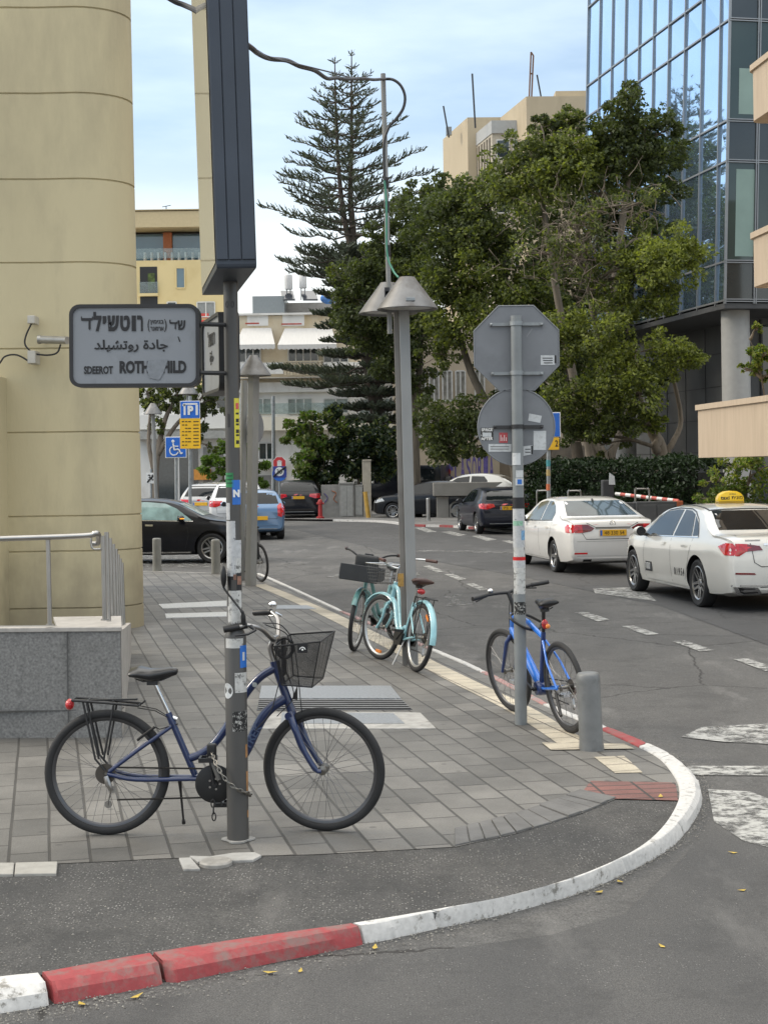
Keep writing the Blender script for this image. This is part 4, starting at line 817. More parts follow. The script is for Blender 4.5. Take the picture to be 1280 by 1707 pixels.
for k, (w, (x, y)) in enumerate(places.items()):
    zz = 0.006 if y < 1340 else ROADZ+.008; p = G(x, y, zz); rr = random.Random(k); a = rr.uniform(0, 6.28); s = rr.uniform(.022, .036); mb = MB()
    vs = [Vector((-1, 0, .1)), Vector((-.2, .42, .0)), Vector((1, 0, .25)), Vector((-.2, -.42, .05)), Vector((0, 0, .12))]; mt = Matrix.Rotation(a, 4, 'Z'); mb.add([mt @ (v*s) for v in vs], [(0, 1, 4), (1, 2, 4), (2, 3, 4), (3, 0, 4)])
    tag(mb.build('fallen_leaf', LEAF, loc=p), 'small yellow fallen leaf '+w, 'leaf', 'fallen leaves')
# ================================================================ bicycles
def make_wheel(parent, c, Rw, tr, rimmat, S=None, tyremat=None, nsp=32, whitewall=None, rimr=None, hubw=0.05, phase=0.0):
    rim = MB(); ri = Rw-tr*2
    rim.lathe([(ri+0.012, -0.012), (ri+0.014, 0), (ri+0.012, 0.012), (ri-0.006, 0.011), (ri-0.014, 0.004), (ri-0.014, -0.004), (ri-0.006, -0.011)], c, 'y', 56, closed_prof=True)
    w = rim.build('wheel', rimmat, parent, smooth=True)
    t = MB(); prof = [(Rw-tr+tr*math.cos(q), tr*0.92*math.sin(q)) for q in [2*math.pi*i/14 for i in range(14)]]
    t.lathe(prof, c, 'y', 64, closed_prof=True); ty = t.build('tyre', tyremat or M_RUBBER, w, smooth=True, angle=180)
    s = MB(); c = Vector(c)
    for i in range(nsp):
        q = 2*math.pi*(i+phase)/nsp; side = 1 if i % 2 else -1; off = (0.32 if (i//2) % 2 else -0.32)
        a = c+Vector((math.cos(q+off*2.2)*0.026, side*hubw*0.55, math.sin(q+off*2.2)*0.026)); b = c+Vector((math.cos(q)*(ri-0.01), side*0.004, math.sin(q)*(ri-0.01)))
        s.tube([a, b], 0.0012, 4, cap=False)
    sp = s.build('spokes', mat('spoke wire', (0.16, 0.16, 0.165), 0.4, 0.7), w); 
    h = MB(); h.lathe([(0.001, -hubw), (0.008, -hubw), (0.008, -hubw*0.8), (0.026, -hubw*0.7), (0.026, -hubw*0.6), (0.014, -hubw*0.5), (0.014, hubw*0.5), (0.026, hubw*0.6), (0.026, hubw*0.7), (0.008, hubw*0.8), (0.008, hubw), (0.001, hubw)], c, 'y', 14)
    hb = h.build('hub', M_CHAIN, w, smooth=True)
    objs = [w, ty, sp, hb]
    if whitewall:
        g = MB(); g.lathe([(ri+0.018, -0.0135), (ri+0.004, -0.0145), (ri+0.004, 0.0145), (ri+0.018, 0.0135)], c, 'y', 56)
        objs.append(g.build('rim_band', whitewall, w, smooth=True))
    if S is not None:
        for o in objs: o.data.transform(S)
    return w
def saddle(parent, c, m, L=0.27, W=0.2, tilt=0.0, name='saddle'):
    cs = [(-0.13, .72, .012), (-0.12, .98, .03), (-0.07, 1.0, .045), (-0.01, .72, .048), (0.05, .36, .044), (0.10, .25, .036), (0.135, .2, .026), (0.145, .1, .012)]
    vs = []; fs = []; n = 16
    for x, w, h in cs:
        for j in range(n):
            q = 2*math.pi*j/n; y = math.cos(q)*W/2*w; z = math.sin(q); z = z*h*0.55 if z > 0 else z*h*0.95
            z += (0.018 if x < -0.05 else (0.0 if x < 0.06 else 0.006))-abs(math.cos(q))**2*0.012*w
            vs.append((x*L/0.28, y, z))
    for i in range(len(cs)-1):
        for j in range(n): fs.append((i*n+j, i*n+(j+1) % n, (i+1)*n+(j+1) % n, (i+1)*n+j))
    fs += [tuple(range(n-1, -1, -1)), tuple((len(cs)-1)*n+j for j in range(n))]
    mb = MB(); mb.add(vs, fs); o = mb.build(name, m, parent, smooth=True, angle=70)
    o.data.transform(Matrix.Translation(c) @ Matrix.Rotation(tilt, 4, 'Y')); 
    u = MB()
    for sy in (-1, 1): u.tube([Vector(c)+Vector((-0.09, sy*0.03, -0.028)), Vector(c)+Vector((-0.05, sy*0.022, -0.045)), Vector(c)+Vector((0.05, sy*0.018, -0.04)), Vector(c)+Vector((0.1, sy*0.008, -0.02))], 0.004, 6)
    u.bbox(c[0]-0.03, c[0]+0.03, c[1]-0.024, c[1]+0.024, c[2]-0.065, c[2]-0.04)
    u.build('seat_clamp', M_DARKMETAL, o); return o
def pedal(parent, c, m):
    mb = MB(); x, y, z = c
    for dx in (-0.042, 0.0, 0.042): mb.bbox(x+dx-0.006, x+dx+0.006, y-0.045, y+0.045, z-0.011, z+0.011)
    for dy in (-0.045, 0.045): mb.bbox(x-0.046, x+0.046, y+dy-0.005, y+dy+0.005, z-0.012, z+0.012)
    return mb.build('pedal', m, parent)
def crank(parent, c, ring, m, ang, y=-0.055, pedmat=None, guard=None, armL=0.165):
    x, z = c; mb = MB()
    mb.lathe([(0.012, -0.004), (ring*0.55, -0.004), (ring*0.6, -0.0025), (ring, -0.0025), (ring+0.004, 0), (ring, 0.0025), (ring*0.6, 0.0025), (ring*0.55, 0.004), (0.012, 0.004)], (x, y+0.012, z), 'y', 40)
    mb.tube([(x, y-0.015, z), (x, -y+0.012, z)], 0.016, 12)
    ck = mb.build('chainwheel', m, parent, smooth=True)
    if guard:
        g = MB(); g.lathe([(0.02, -0.003), (guard-0.006, -0.005), (guard, -0.002), (guard, 0.003), (0.02, 0.003)], (x, y-0.002, z), 'y', 44)
        for i in range(5):
            q = 2*math.pi*i/5; g.lathe([(0.001, -0.0035), (0.006, -0.0035), (0.006, 0.0)], (x+math.cos(q)*0.03, y-0.005, z+math.sin(q)*0.03), 'y', 8, mi=1)
        g.build('chain_guard', [M_BLACK, M_STEEL], ck, smooth=True)
    for s, q in ((1, ang), (-1, ang+math.pi)):
        e = Vector((x+math.cos(q)*armL, y*s-0.012*s, z+math.sin(q)*armL)); a = MB()
        a.tube([Vector((x, y*s-0.014*s, z)), e], [0.014, 0.010], 8, flat=0.6); a.build('crank_arm', M_DARKMETAL if not pedmat else m, ck, smooth=True)
        pedal(parent, (e.x, e.y-0.055*s*1.0, e.z), pedmat or M_BLACK)
    return ck
def chain_run(parent, c, ring, ax, cog, y=-0.043, m=None):
    mb = MB(); x, z = c; X, Z = ax
    pts = [(X, y, Z+cog), (x, y, z+ring)]
    for i in range(1, 12):
        q = math.pi/2-math.pi*i/12; pts.append((x+math.cos(q)*ring, y, z+math.sin(q)*ring))
    pts += [(x, y, z-ring), (X+0.06, y, Z-0.145)]
    mb.tube(pts, 0.005, 6, cap=True); return mb.build('chain', m or mat('chain dark', (0.03, 0.028, 0.026), 0.5, 0.6), parent, smooth=True)
def derailleur(parent, ax, y=-0.05):
    x, z = ax; mb = MB()
    for i, r in enumerate((0.056, 0.05, 0.044, 0.038, 0.032)): mb.lathe([(0.01, 0), (r, 0), (r, 0.003), (0.01, 0.003)], (x, y+0.006+i*0.005, z), 'y', 28)
    mb.build('cassette', mat('dark cog steel', (0.10, 0.09, 0.08), 0.4, 0.8), parent, smooth=True)
    d = MB(); d.tube([(x+0.005, y-0.012, z-0.01), (x+0.02, y-0.02, z-0.055), (x+0.035, y-0.01, z-0.085)], [0.014, 0.018, 0.012], 8)
    d.tube([(x+0.03, y-0.004, z-0.085), (x+0.012, y-0.004, z-0.17)], 0.011, 8, flat=0.4)
    for dz in (-0.085, -0.165): d.lathe([(0.003, -0.004), (0.021, -0.004), (0.021, 0.004), (0.003, 0.004)], (x+(0.035 if dz > -0.1 else 0.015), y-0.002, z+dz), 'y', 14)
    return d.build('derailleur', M_STEEL, parent, smooth=True)
def tubes(name, lst, m, parent, S=None, n=12):
    mb = MB()
    for pts, r in lst: mb.tube(pts, r, n)
    o = mb.build(name, m, parent, smooth=True, angle=50)
    if S is not None: o.data.transform(S)
    return o
def fender(name, parent, c, Rf, w, a0, a1, m, S=None):
    mb = MB(); prof = [(Rf-0.012, -w), (Rf+0.004, -w*0.8), (Rf+0.010, 0), (Rf+0.004, w*0.8), (Rf-0.012, w), (Rf-0.009, w*0.75), (Rf+0.006, 0), (Rf-0.009, -w*0.75)]
    mb.lathe(prof, c, 'y', 30, a0=a0, a1=a1, closed_prof=True); o = mb.build(name, m, parent, smooth=True, angle=60)
    if S is not None: o.data.transform(S)
    return o
def steer(p0, p1, ang):
    p0, p1 = Vector(p0), Vector(p1); return Matrix.Translation(p0) @ Matrix.Rotation(ang, 4, (p1-p0).normalized()) @ Matrix.Translation(-p0)
def paint(name, col, var=0.10): return mat(name, col, 0.28, 0.0, var=var, vscale=12, coat=0.7, dirt=tuple(c*0.55+0.02 for c in col), dscale=9, dlo=0.58, dhi=0.75)
def net_basket(name, parent, quads, m, wire, cell=0.02, wr=0.0011, rimr=0.004):
    """Wire sides between four corner points each, as a lattice of thin wires with a thick rim."""
    mb = MB()
    for a, b, c, d in quads:
        a, b, c, d = map(Vector, (a, b, c, d)); nu = max(2, int((b-a).length/cell)); nv = max(2, int((d-a).length/cell))
        for i in range(nu+1): t = i/nu; mb.tube([a.lerp(b, t), d.lerp(c, t)], wr, 4, cap=False)
        for j in range(nv+1): t = j/nv; mb.tube([a.lerp(d, t), b.lerp(c, t)], wr, 4, cap=False)
    o = mb.build(name, wire, parent); return o

# ---------------------------------------------------------------- navy comfort bicycle against the pole
def navy_bicycle():
    a, b = G(180, 1392), G(545, 1386); d = b-a; SC = 304.0
    root = empty('bicycle', (a.x, a.y, 0), math.atan2(d.y, d.x), 'navy blue step-through bicycle with a mesh basket, chained to the stickered pole', 'bicycle')
    root.rotation_euler = (R(-0.6), 0, math.atan2(d.y, d.x))
    def q(px, py, y=0.0): x = (px-180)/SC; return Vector((x, y, (1392-py)/SC-0.0165*x))
    NAVY = paint('navy bicycle paint', (0.009, 0.022, 0.082)); Rw = 0.345; A = Vector((0, 0, Rw)); FA = Vector((q(543, 1288).x, 0, Rw))
    h0, h1 = q(463, 1105), q(488, 1180); S = steer(h1, h0, R(-13))
    M_RIM = mat('dark rim', (0.10, 0.10, 0.105), 0.35, 0.8)
    make_wheel(root, A, Rw, 0.024, M_RIM, phase=0.3, nsp=36)
    make_wheel(root, FA, Rw, 0.024, M_RIM, S, nsp=36)
    st = q(290, 1204); sb = q(327, 1292); bb = q(361, 1303); js = q(319, 1264)
    top = spline([js, q(338, 1256), q(361, 1238), q(385, 1205), q(411, 1160), q(437, 1129), q(466, 1111)], 5)
    down = spline([q(362, 1296), q(384, 1290), q(398, 1272), q(415, 1247), q(437, 1202), q(455, 1180), q(480, 1163)], 5)
    fr = tubes('frame', [(top, 0.0225), (down, 0.0285), ([st, sb], 0.0185), ([q(283, 1188), st, q(293, 1212)], [0.019, 0.021, 0.019]), ([h0, h1], 0.024), ([q(462.5, 1101), q(464, 1108)], 0.027), ([q(487, 1176), q(489, 1184)], 0.026),
        (spline([Vector((0.01, -0.062, Rw)), q(230, 1297, -0.05), q(320, 1297, -0.03), q(361, 1299, -0.02)], 4), 0.0125), (spline([Vector((0.01, 0.062, Rw)), q(230, 1297, 0.05), q(320, 1297, 0.03), q(361, 1299, 0.02)], 4), 0.0125), ([Vector((0.02, -0.06, Rw+0.012)), q(235, 1247, -0.05), q(289, 1210, -0.012)], 0.0115), ([Vector((0.02, 0.06, Rw+0.012)), q(235, 1247, 0.05), q(289, 1210, 0.012)], 0.0115),
        ([bb+Vector((0, -0.04, 0)), bb+Vector((0, 0.04, 0))], 0.024), ([q(245, 1240, -0.045), q(245, 1240, 0.045)], 0.008)], NAVY, root)
    m = basis(q(421, 1236, -0.0295)[:], q(452, 1181)-q(405, 1258), (-1, 0, 0.6)); 
    m = basis(q(425, 1227, -0.030)[:], q(449, 1187)-q(405, 1262), Vector((-1, 0, 0.7)))
    lettering('frame_lettering', 'TREK', 0.062, mat('faint decal', (0.06, 0.09, 0.17), 0.4), m, fr, bold=0.001)
    g = MB(); g.lathe([(0.001, -0.0235), (0.013, -0.0233), (0.014, -0.021)], q(429, 1140)[:], 'y', 18); g.build('frame_badge', mat('silver badge', (0.42, 0.45, 0.45), 0.35, 0.5), fr)
    tubes('seat_post', [([q(262, 1140), q(291, 1202)], 0.0135), ([q(285, 1194), q(298, 1199)], 0.012)], M_CHROME, root)
    saddle(root, q(258, 1121), mat('black saddle vinyl', (0.014, 0.014, 0.015), 0.32, coat=0.2), 0.27, 0.23, R(-2))
    # front fork, stem, bar
    fk = []
    for s in (-1, 1): fk.append((spline([Vector((h1.x, s*0.02, h1.z-0.02)), q(500, 1212, s*0.052), q(512, 1243, s*0.056), q(533, 1277, s*0.058), Vector((FA.x, s*0.058, FA.z))], 5), [0.021]*6+[0.019]*5+[0.016]*5+[0.012]*5))
    fk.append(([Vector((h1.x, -0.05, h1.z-0.035)), Vector((h1.x, 0.05, h1.z-0.035))], 0.021)); fk.append(([h1, h1+Vector((0.012, 0, -0.04))], 0.022))
    tubes('fork', fk, NAVY, root, S)
    cl = q(464, 1064); TITAN = mat('titanium grey metal', (0.34, 0.33, 0.32), 0.28, 0.9)
    stem = tubes('stem', [(spline([q(463, 1104), q(458, 1090), q(456, 1078), q(459, 1069), cl], 4), 0.0165), ([cl+Vector((0, -0.03, 0)), cl+Vector((0, 0.03, 0))], 0.021)], TITAN, root, S)
    hb = []
    for s in (-1, 1): hb.append((spline([cl, cl+Vector((0.0, s*0.06, 0.01)), cl+Vector((-0.03, s*0.17, 0.085)), cl+Vector((-0.085, s*0.235, 0.115)), cl+Vector((-0.12, s*0.265, 0.112))], 5), 0.0115))
    tubes('handlebar', hb, TITAN, root, S)
    for s in (-1, 1):
        c0 = cl+Vector((-0.085, s*0.235, 0.115)); c1 = cl+Vector((-0.20, s*0.29, 0.10))
        tubes('grip', [([c0, c0.lerp(c1, 0.2), c0.lerp(c1, 0.25), c1], [0.017, 0.017, 0.0195, 0.0185])], M_BLACK, root, S)
        l0 = c0+Vector((0.02, 0, -0.005)); tubes('brake_lever', [([l0, l0+Vector((0.03, s*0.02, -0.018)), l0+Vector((0.005, s*0.075, -0.03)), l0+Vector((-0.06, s*0.10, -0.035))], [0.012, 0.008, 0.007, 0.005])], M_DARKMETAL if s < 0 else M_CHROME, root, S)
    # bell and mirror
    bl = MB(); bl.ball(cl+Vector((-0.075, 0.235, 0.158)), 0.026, 14, 8, sc=(1, 1, .7)); bl.build('bell', M_CHROME, root, smooth=True).data.transform(S)
    p0 = cl+Vector((-0.10, -0.25, 0.12)); mi = tubes('mirror_stalk', [(spline([p0, p0+Vector((0.0, -0.01, 0.06)), p0+Vector((-0.012, -0.012, 0.085)), p0+Vector((-0.10, 0.0, 0.19)), p0+Vector((-0.105, 0.0, 0.22))], 4), [0.014]*4+[0.009]*4+[0.0055]*9)], M_BLACK, root, S)
    mm = MB(); mm.ball((0, 0, 0), 0.06, 16, 8, sc=(.22, .55, 1)); mm.build('mirror', M_BLACK, mi, smooth=True).data.transform(S @ Matrix.Translation(p0+Vector((-0.105, 0.0, 0.26))))
    # cables
    cb = MB()
    for pts in ([cl+Vector((-0.05, -0.23, 0.11)), cl+Vector((0.05, -0.16, 0.085)), cl+Vector((0.11, -0.08, -0.05)), h1+Vector((0.06, -0.03, 0.02)), h1+Vector((0.075, -0.03, -0.1))],
                [cl+Vector((-0.05, 0.23, 0.11)), cl+Vector((0.02, 0.1, 0.0)), cl+Vector((0.055, -0.05, -0.09)), cl+Vector((0.06, -0.045, -0.17)), h1+Vector((0.02, -0.04, 0.07)), q(466, 1192, -0.04)],
                [cl+Vector((-0.04, -0.22, 0.10)), cl+Vector((0.075, -0.12, 0.03)), cl+Vector((0.05, -0.07, -0.11)), q(469, 1140, -0.05), q(455, 1185, -0.045), q(430, 1215, -0.04)]):
        cb.tube(spline(pts, 6), 0.0028, 6)
    cb.build('brake_cable', M_BLACK, root, smooth=True)
    # loop of cable lock at the head
    lk = MB(); lk.tube([cl+Vector((0.055+0.045*math.cos(t), -0.035-0.01*math.sin(2*t), -0.045+0.055*math.sin(t))) for t in [i*2*math.pi/22 for i in range(22)]], 0.010, 8, closed=True)
    lk.build('cable_lock', M_BLACK, root, smooth=True)
    # basket: slightly tapered box of dark mesh
    MESHB = bpy.data.materials.new('dark wire mesh'); MESHB.use_nodes = True; nt, bs, N, L = nodes_of(MESHB)
    bs.inputs['Base Color'].default_value = (0.016, 0.016, 0.017, 1); bs.inputs['Roughness'].default_value = 0.45
    tcx = N('ShaderNodeTexCoord'); vw = []
    for rz in (45, -45):
        mp = N('ShaderNodeMapping'); mp.inputs['Rotation'].default_value = (0, R(rz), 0); L(tcx.outputs['Object'], mp.inputs['Vector'])
        w = N('ShaderNodeTexWave'); w.inputs['Scale'].default_value = 62; w.bands_direction = 'X'; L(mp.outputs[0], w.inputs['Vector']); vw.append(w)
    mxx = N('ShaderNodeMath'); mxx.operation = 'MAXIMUM'; L(vw[0].outputs['Fac'], mxx.inputs[0]); L(vw[1].outputs['Fac'], mxx.inputs[1])
    gt = N('ShaderNodeMapRange'); gt.inputs['From Min'].default_value = 0.72; gt.inputs['From Max'].default_value = 0.82; L(mxx.outputs[0], gt.inputs['Value'])
    tr = N('ShaderNodeBsdfTransparent'); ms = N('ShaderNodeMixShader'); L(gt.outputs[0], ms.inputs[0]); L(tr.outputs[0], ms.inputs[1]); L(bs.outputs[0], ms.inputs[2]); L(ms.outputs[0], nt.nodes['Material Output'].inputs['Surface'])
    tz, bz = q(470, 1058).z, q(470, 1133).z; x0, x1, X0, X1 = q(484, 0).x, q(536, 0).x, q(477, 0).x, q(555, 0).x; w0, w1 = 0.125, 0.165
    T = [Vector((X0, -w1, tz-0.03)), Vector((X1, -w1, tz)), Vector((X1, w1, tz)), Vector((X0, w1, tz-0.02))]; B = [Vector((x0, -w0, bz)), Vector((x1, -w0, bz-0.01)), Vector((x1, w0, bz-0.01)), Vector((x0, w0, bz))]
    bk = MB()
    for i in range(4): bk.quad(T[i], T[(i+1) % 4], B[(i+1) % 4], B[i])
    bk.quad(*B[::-1]); bo = bk.build('basket', MESHB, root); bo.data.transform(S)
    fr2 = MB(); fr2.tube(T, 0.005, 8, closed=True); fr2.tube(B, 0.004, 8, closed=True)
    for i in range(4): fr2.tube([T[i], B[i]], 0.0035, 6)
    fr2.bbox(X0+0.0, X0+0.012, -0.03, 0.03, bz+0.03, tz-0.02); fr2.tube([Vector((X0, -0.02, tz-0.08)), cl+Vector((0.0, -0.02, -0.05))], 0.010, 8)
    fr2.build('basket_rim', M_BLACK, bo, smooth=True).data.transform(S)
    lb = MB(); cc = T[0].lerp(T[1], 0.62)+Vector((0, -0.004, -0.02)); lb.bbox(cc.x-0.027, cc.x+0.027, cc.y-0.002, cc.y+0.002, cc.z-0.03, cc.z+0.022); lbo = lb.build('basket_label', M_INK, bo); lbo.data.transform(S)
    ar = MB(); ar.lathe([(0.013, 0), (0.018, 0), (0.018, 0.002), (0.013, 0.002)], (cc.x, cc.y-0.005, cc.z-0.014), 'y', 12, a0=0.2, a1=math.pi-0.2); ar.ball((cc.x, cc.y-0.004, cc.z-0.012), 0.006, 8, 6)
    ar.build('label_emblem', M_WHITE, bo).data.transform(S)
    fl = MB(); fl.prism([(q(491, 0).x, q(0, 1172).z), (q(500, 0).x, q(0, 1150).z), (q(500, 0).x, q(0, 1174).z)], -0.02, 0.02, 'y'); fl.build('lamp_bracket', M_BLACK, root)
    # drive
    C = (bb.x, bb.z); crank(root, C, 0.078, M_DARKMETAL, R(100), guard=0.105, y=-0.062, armL=0.15)
    chain_run(root, C, 0.078, (0, Rw), 0.034); derailleur(root, (0, Rw), -0.062)
    # rack
    z = q(0, 1168).z; rk = MB(); pt = lambda px, py, y: q(px, py, y)
    for s in (-1, 1):
        rk.tube([pt(126, 1165, s*0.055), pt(180, 1169, s*0.055), pt(236, 1174, s*0.05)], 0.0075, 8)
        rk.tube([pt(144, 1168, s*0.055), pt(164, 1262, s*0.068), Vector((0.0, s*0.07, Rw+0.02))], 0.0062, 8); rk.tube([pt(150, 1168, s*0.055), pt(170, 1262, s*0.068)], 0.0062, 8)
        rk.tube([pt(195, 1172, s*0.055), pt(178, 1262, s*0.068)], 0.0062, 8); rk.tube([pt(234, 1178, s*0.04), pt(262, 1183, s*0.03), pt(290, 1199, s*0.012)], 0.003, 6)
    for px in (126, 150, 190, 236): rk.tube([pt(px, 1165+(px-126)*.082, -0.055), pt(px, 1165+(px-126)*.082, 0.055)], 0.006, 8)
    rk.tube([pt(232, 1174, 0), pt(240, 1172, 0), pt(245, 1167, 0)], 0.006, 6); rk.bbox(pt(126, 0, 0).x, pt(232, 0, 0).x, -0.012, 0.012, z-0.008, z)
    rk.build('luggage_rack', M_BLACK, root, smooth=True)
    tl = MB(); c = pt(119, 1174, 0); tl.ball(c, 0.032, 12, 8, sc=(.8, 1.2, 1)); tl.build('tail_light', M_RED, root, smooth=True)
    kb = MB(); kb.tube([q(300, 1300, 0.02), q(301, 1325, 0.045), q(303, 1378, 0.10)], [0.012, 0.007, 0.006], 8); kb.tube([q(303, 1374, 0.095), q(303, 1380, 0.105)], 0.011, 8); kb.build('kickstand', M_DARKMETAL, root, smooth=True)
    br = MB(); br.tube([q(262, 1210, -0.035), q(245, 1222, -0.045), q(233, 1232, -0.04)], 0.008, 6); br.tube([q(262, 1210, -0.03), q(270, 1214, -0.03), q(300, 1206, -0.01)], 0.003, 6); br.build('rim_brake', M_BLACK, root, smooth=True)
    # shackle lock hanging on the frame
    return root
navy = navy_bicycle()

# ---------------------------------------------------------------- mint cruisers
def cruiser(name_label, rear_px, front_px, col, lean, steer_deg, opts):
    a, b = G(*rear_px), G(*front_px); d = b-a
    root = empty('bicycle', (a.x, a.y, 0), 0, name_label, 'bicycle'); root.rotation_euler = (R(lean), 0, math.atan2(d.y, d.x))
    Rw = 0.335; wb = 1.08; V = Vector; PM = paint('cruiser paint '+str(col), col)
    h0, h1 = V((0.86, 0, 0.83)), V((0.925, 0, 0.62)); S = steer(h1, h0, R(steer_deg)); FA = V((wb, 0, Rw))
    RIM = mat('pale rim', (0.42, 0.43, 0.43), 0.35, 0.75)
    ww = mat('grey tyre wall', (0.30, 0.29, 0.27), 0.6)
    make_wheel(root, (0, 0, Rw), Rw, 0.026, RIM, nsp=28, whitewall=None if opts.get('dark') else ww); make_wheel(root, FA, Rw, 0.026, RIM, S, nsp=28, whitewall=None if opts.get('dark') else ww)
    bb = V((0.43, 0, 0.27)); st = V((0.27, 0, 0.66))
    tubes('frame', [(spline([bb+V((0.0, 0, 0.13)), V((0.52, 0, 0.37)), V((0.64, 0, 0.55)), V((0.76, 0, 0.74)), V((0.87, 0, 0.79))], 5), 0.021), (spline([bb, V((0.53, 0, 0.30)), V((0.66, 0, 0.40)), V((0.80, 0, 0.60)), V((0.915, 0, 0.66))], 5), 0.024), ([st, bb], 0.018), ([h0, h1], 0.024)]
        + [(spline([V((0.0, s*0.06, Rw)), V((0.12, s*0.055, Rw-0.02)), V((0.33, s*0.04, 0.28)), bb], 4), 0.0115) for s in (-1, 1)] + [([V((0.0, s*0.06, Rw)), V((0.18, s*0.05, 0.53)), st], 0.0095) for s in (-1, 1)], PM, root)
    tubes('seat_post', [([V((0.225, 0, 0.84)), st], 0.013)], M_STEEL, root)
    saddle(root, (0.20, 0, 0.875), mat('brown saddle leather', (0.055, 0.024, 0.018), 0.4) if not opts.get('dark') else M_BLACK, 0.27, 0.23)
    tubes('fork', [(spline([V((h1.x, s*0.02, h1.z)), V((0.955, s*0.05, 0.55)), V((1.0, s*0.056, 0.43)), V((wb, s*0.058, Rw))], 5), 0.0145) for s in (-1, 1)]+[([V((h1.x+.004, -0.052, h1.z-0.02)), V((h1.x+.004, 0.052, h1.z-0.02))], 0.018)], PM, root, S)
    cl = V((0.835, 0, 0.97)); BAR = M_CHROME if not opts.get('dark') else M_BLACK
    tubes('stem', [([h0, V((0.845, 0, 0.93)), cl], 0.013)], BAR, root, S)
    tubes('handlebar', [(spline([cl, cl+V((0.05, s*0.07, 0.02)), cl+V((0.03, s*0.20, 0.09)), cl+V((-0.06, s*0.28, 0.10)), cl+V((-0.10, s*0.30, 0.095))], 5), 0.011) for s in (-1, 1)], BAR, root, S)
    GR = mat('brown grip', (0.075, 0.032, 0.026), 0.5)
    for s in (-1, 1): tubes('grip', [([cl+V((-0.08, s*0.29, 0.098)), cl+V((-0.215, s*0.33, 0.09))], 0.017)], GR, root, S)
    fender('mudguard', root, (0, 0, Rw), Rw+0.028, 0.032, R(12) if opts.get('dark') else R(60), R(186), PM)
    fender('mudguard', root, FA, Rw+0.028, 0.030, R(35), R(150), PM, S)
    crank(root, (bb.x, bb.z), 0.075, M_DARKMETAL, R(opts.get('crank', 20)), y=-0.06 if not opts.get('dark') else -0.06)
    chain_run(root, (bb.x, bb.z), 0.075, (0, Rw), 0.034); derailleur(root, (0, Rw), -0.06)
    cg = MB(); cg.prism([(bb.x-0.09, bb.z-0.05), (bb.x+0.08, bb.z-0.06), (bb.x+0.11, bb.z+0.05), (bb.x+0.02, bb.z+0.10), (bb.x-0.14, bb.z+0.07)], 0.05, 0.075, 'y'); cg.prism([(bb.x-0.09, bb.z-0.05), (bb.x+0.08, bb.z-0.06), (bb.x+0.11, bb.z+0.05), (bb.x+0.02, bb.z+0.10), (bb.x-0.14, bb.z+0.07)], -0.10, -0.085, 'y'); cg.build('chain_case', M_BLACK, root)
    rk = MB()
    for s in (-1, 1):
        rk.tube([V((-0.20, s*0.055, 0.72)), V((0.0, s*0.06, 0.725)), V((0.13, s*0.05, 0.73)), V((0.24, s*0.02, 0.62))], 0.006, 6); rk.tube([V((-0.10, s*0.06, 0.72)), V((0.0, s*0.07, Rw))], 0.005, 6); rk.tube([V((0.04, s*0.06, 0.72)), V((0.0, s*0.07, Rw))], 0.005, 6)
    for x in (-0.20, -0.1, 0.0, 0.1): rk.tube([V((x, -0.055, 0.722)), V((x, 0.055, 0.722))], 0.005, 6)
    rk.build('luggage_rack', M_BLACK, root, smooth=True)
    kb = MB(); kb.tube([V((0.33, 0.03, 0.27)), V((0.30, 0.13, 0.02))], 0.008, 8); kb.build('kickstand', M_STEEL, root, smooth=True)
    if not opts.get('dark'):
        for sgn in (0, 1):
            c = V((0, 0, Rw)) if sgn == 0 else FA; q = R(125) if sgn == 0 else R(-85)
            rf = MB(); rf.bbox(-0.042, 0.042, -0.01, 0.01, -0.014, 0.014); o = rf.build('wheel_reflector', M_ORANGE, root); mtx = Matrix.Translation(c) @ Matrix.Rotation(-q+R(90), 4, 'Y') @ Matrix.Translation((0, 0, 0.25)); o.data.transform((S @ mtx) if sgn else mtx)
        rl = MB(); rl.ball((0.12, 0, 0.78), 0.038, 12, 8, sc=(.7, 1.1, .8)); rl.build('tail_light', M_RED, root, smooth=True)
        # round wire basket on the bar
        x0, x1, w, z0, z1 = 0.92, 1.19, 0.17, 0.80, 1.0
        qd = [((x0, -w, z1), (x1, -w, z1), (x1-.04, -w+.03, z0), (x0+.02, -w+.03, z0)), ((x1, -w, z1), (x1, w, z1), (x1-.04, w-.03, z0), (x1-.04, -w+.03, z0)), ((x1, w, z1), (x0, w, z1), (x0+.02, w-.03, z0), (x1-.04, w-.03, z0)), ((x0, w, z1), (x0, -w, z1), (x0+.02, -w+.03, z0), (x0+.02, w-.03, z0)), ((x0+.02, -w+.03, z0), (x1-.04, -w+.03, z0), (x1-.04, w-.03, z0), (x0+.02, w-.03, z0))]
        bo = net_basket('basket', root, qd, M_BLACK, mat('basket wire', (0.12, 0.12, 0.12), 0.35, 0.8), 0.034, 0.0017); bo.data.transform(S)
        rm = MB(); rm.tube([V((x0, -w, z1)), V((x1, -w, z1)), V((x1, w, z1)), V((x0, w, z1))], 0.005, 8, closed=True); rm.build('basket_rim', M_CHROME, bo, smooth=True).data.transform(S)
    else:
        # open plastic crate before the bar and a bag above it
        cr = MB(); x0, x1, w, z0, z1 = 0.96, 1.30, 0.21, 0.80, 0.97
        for (c, s_) in (((x0, 0, (z0+z1)/2-.02), (.012, 2*w, z1-z0-.04)), ((x1, 0, (z0+z1)/2), (.012, 2*w, z1-z0)), (((x0+x1)/2, -w, (z0+z1)/2-.02), (x1-x0, .012, z1-z0-.04)), (((x0+x1)/2, w, (z0+z1)/2-.02), (x1-x0, .012, z1-z0-.04)), (((x0+x1)/2, 0, z0), (x1-x0, 2*w, .012))): cr.box(c, s_)
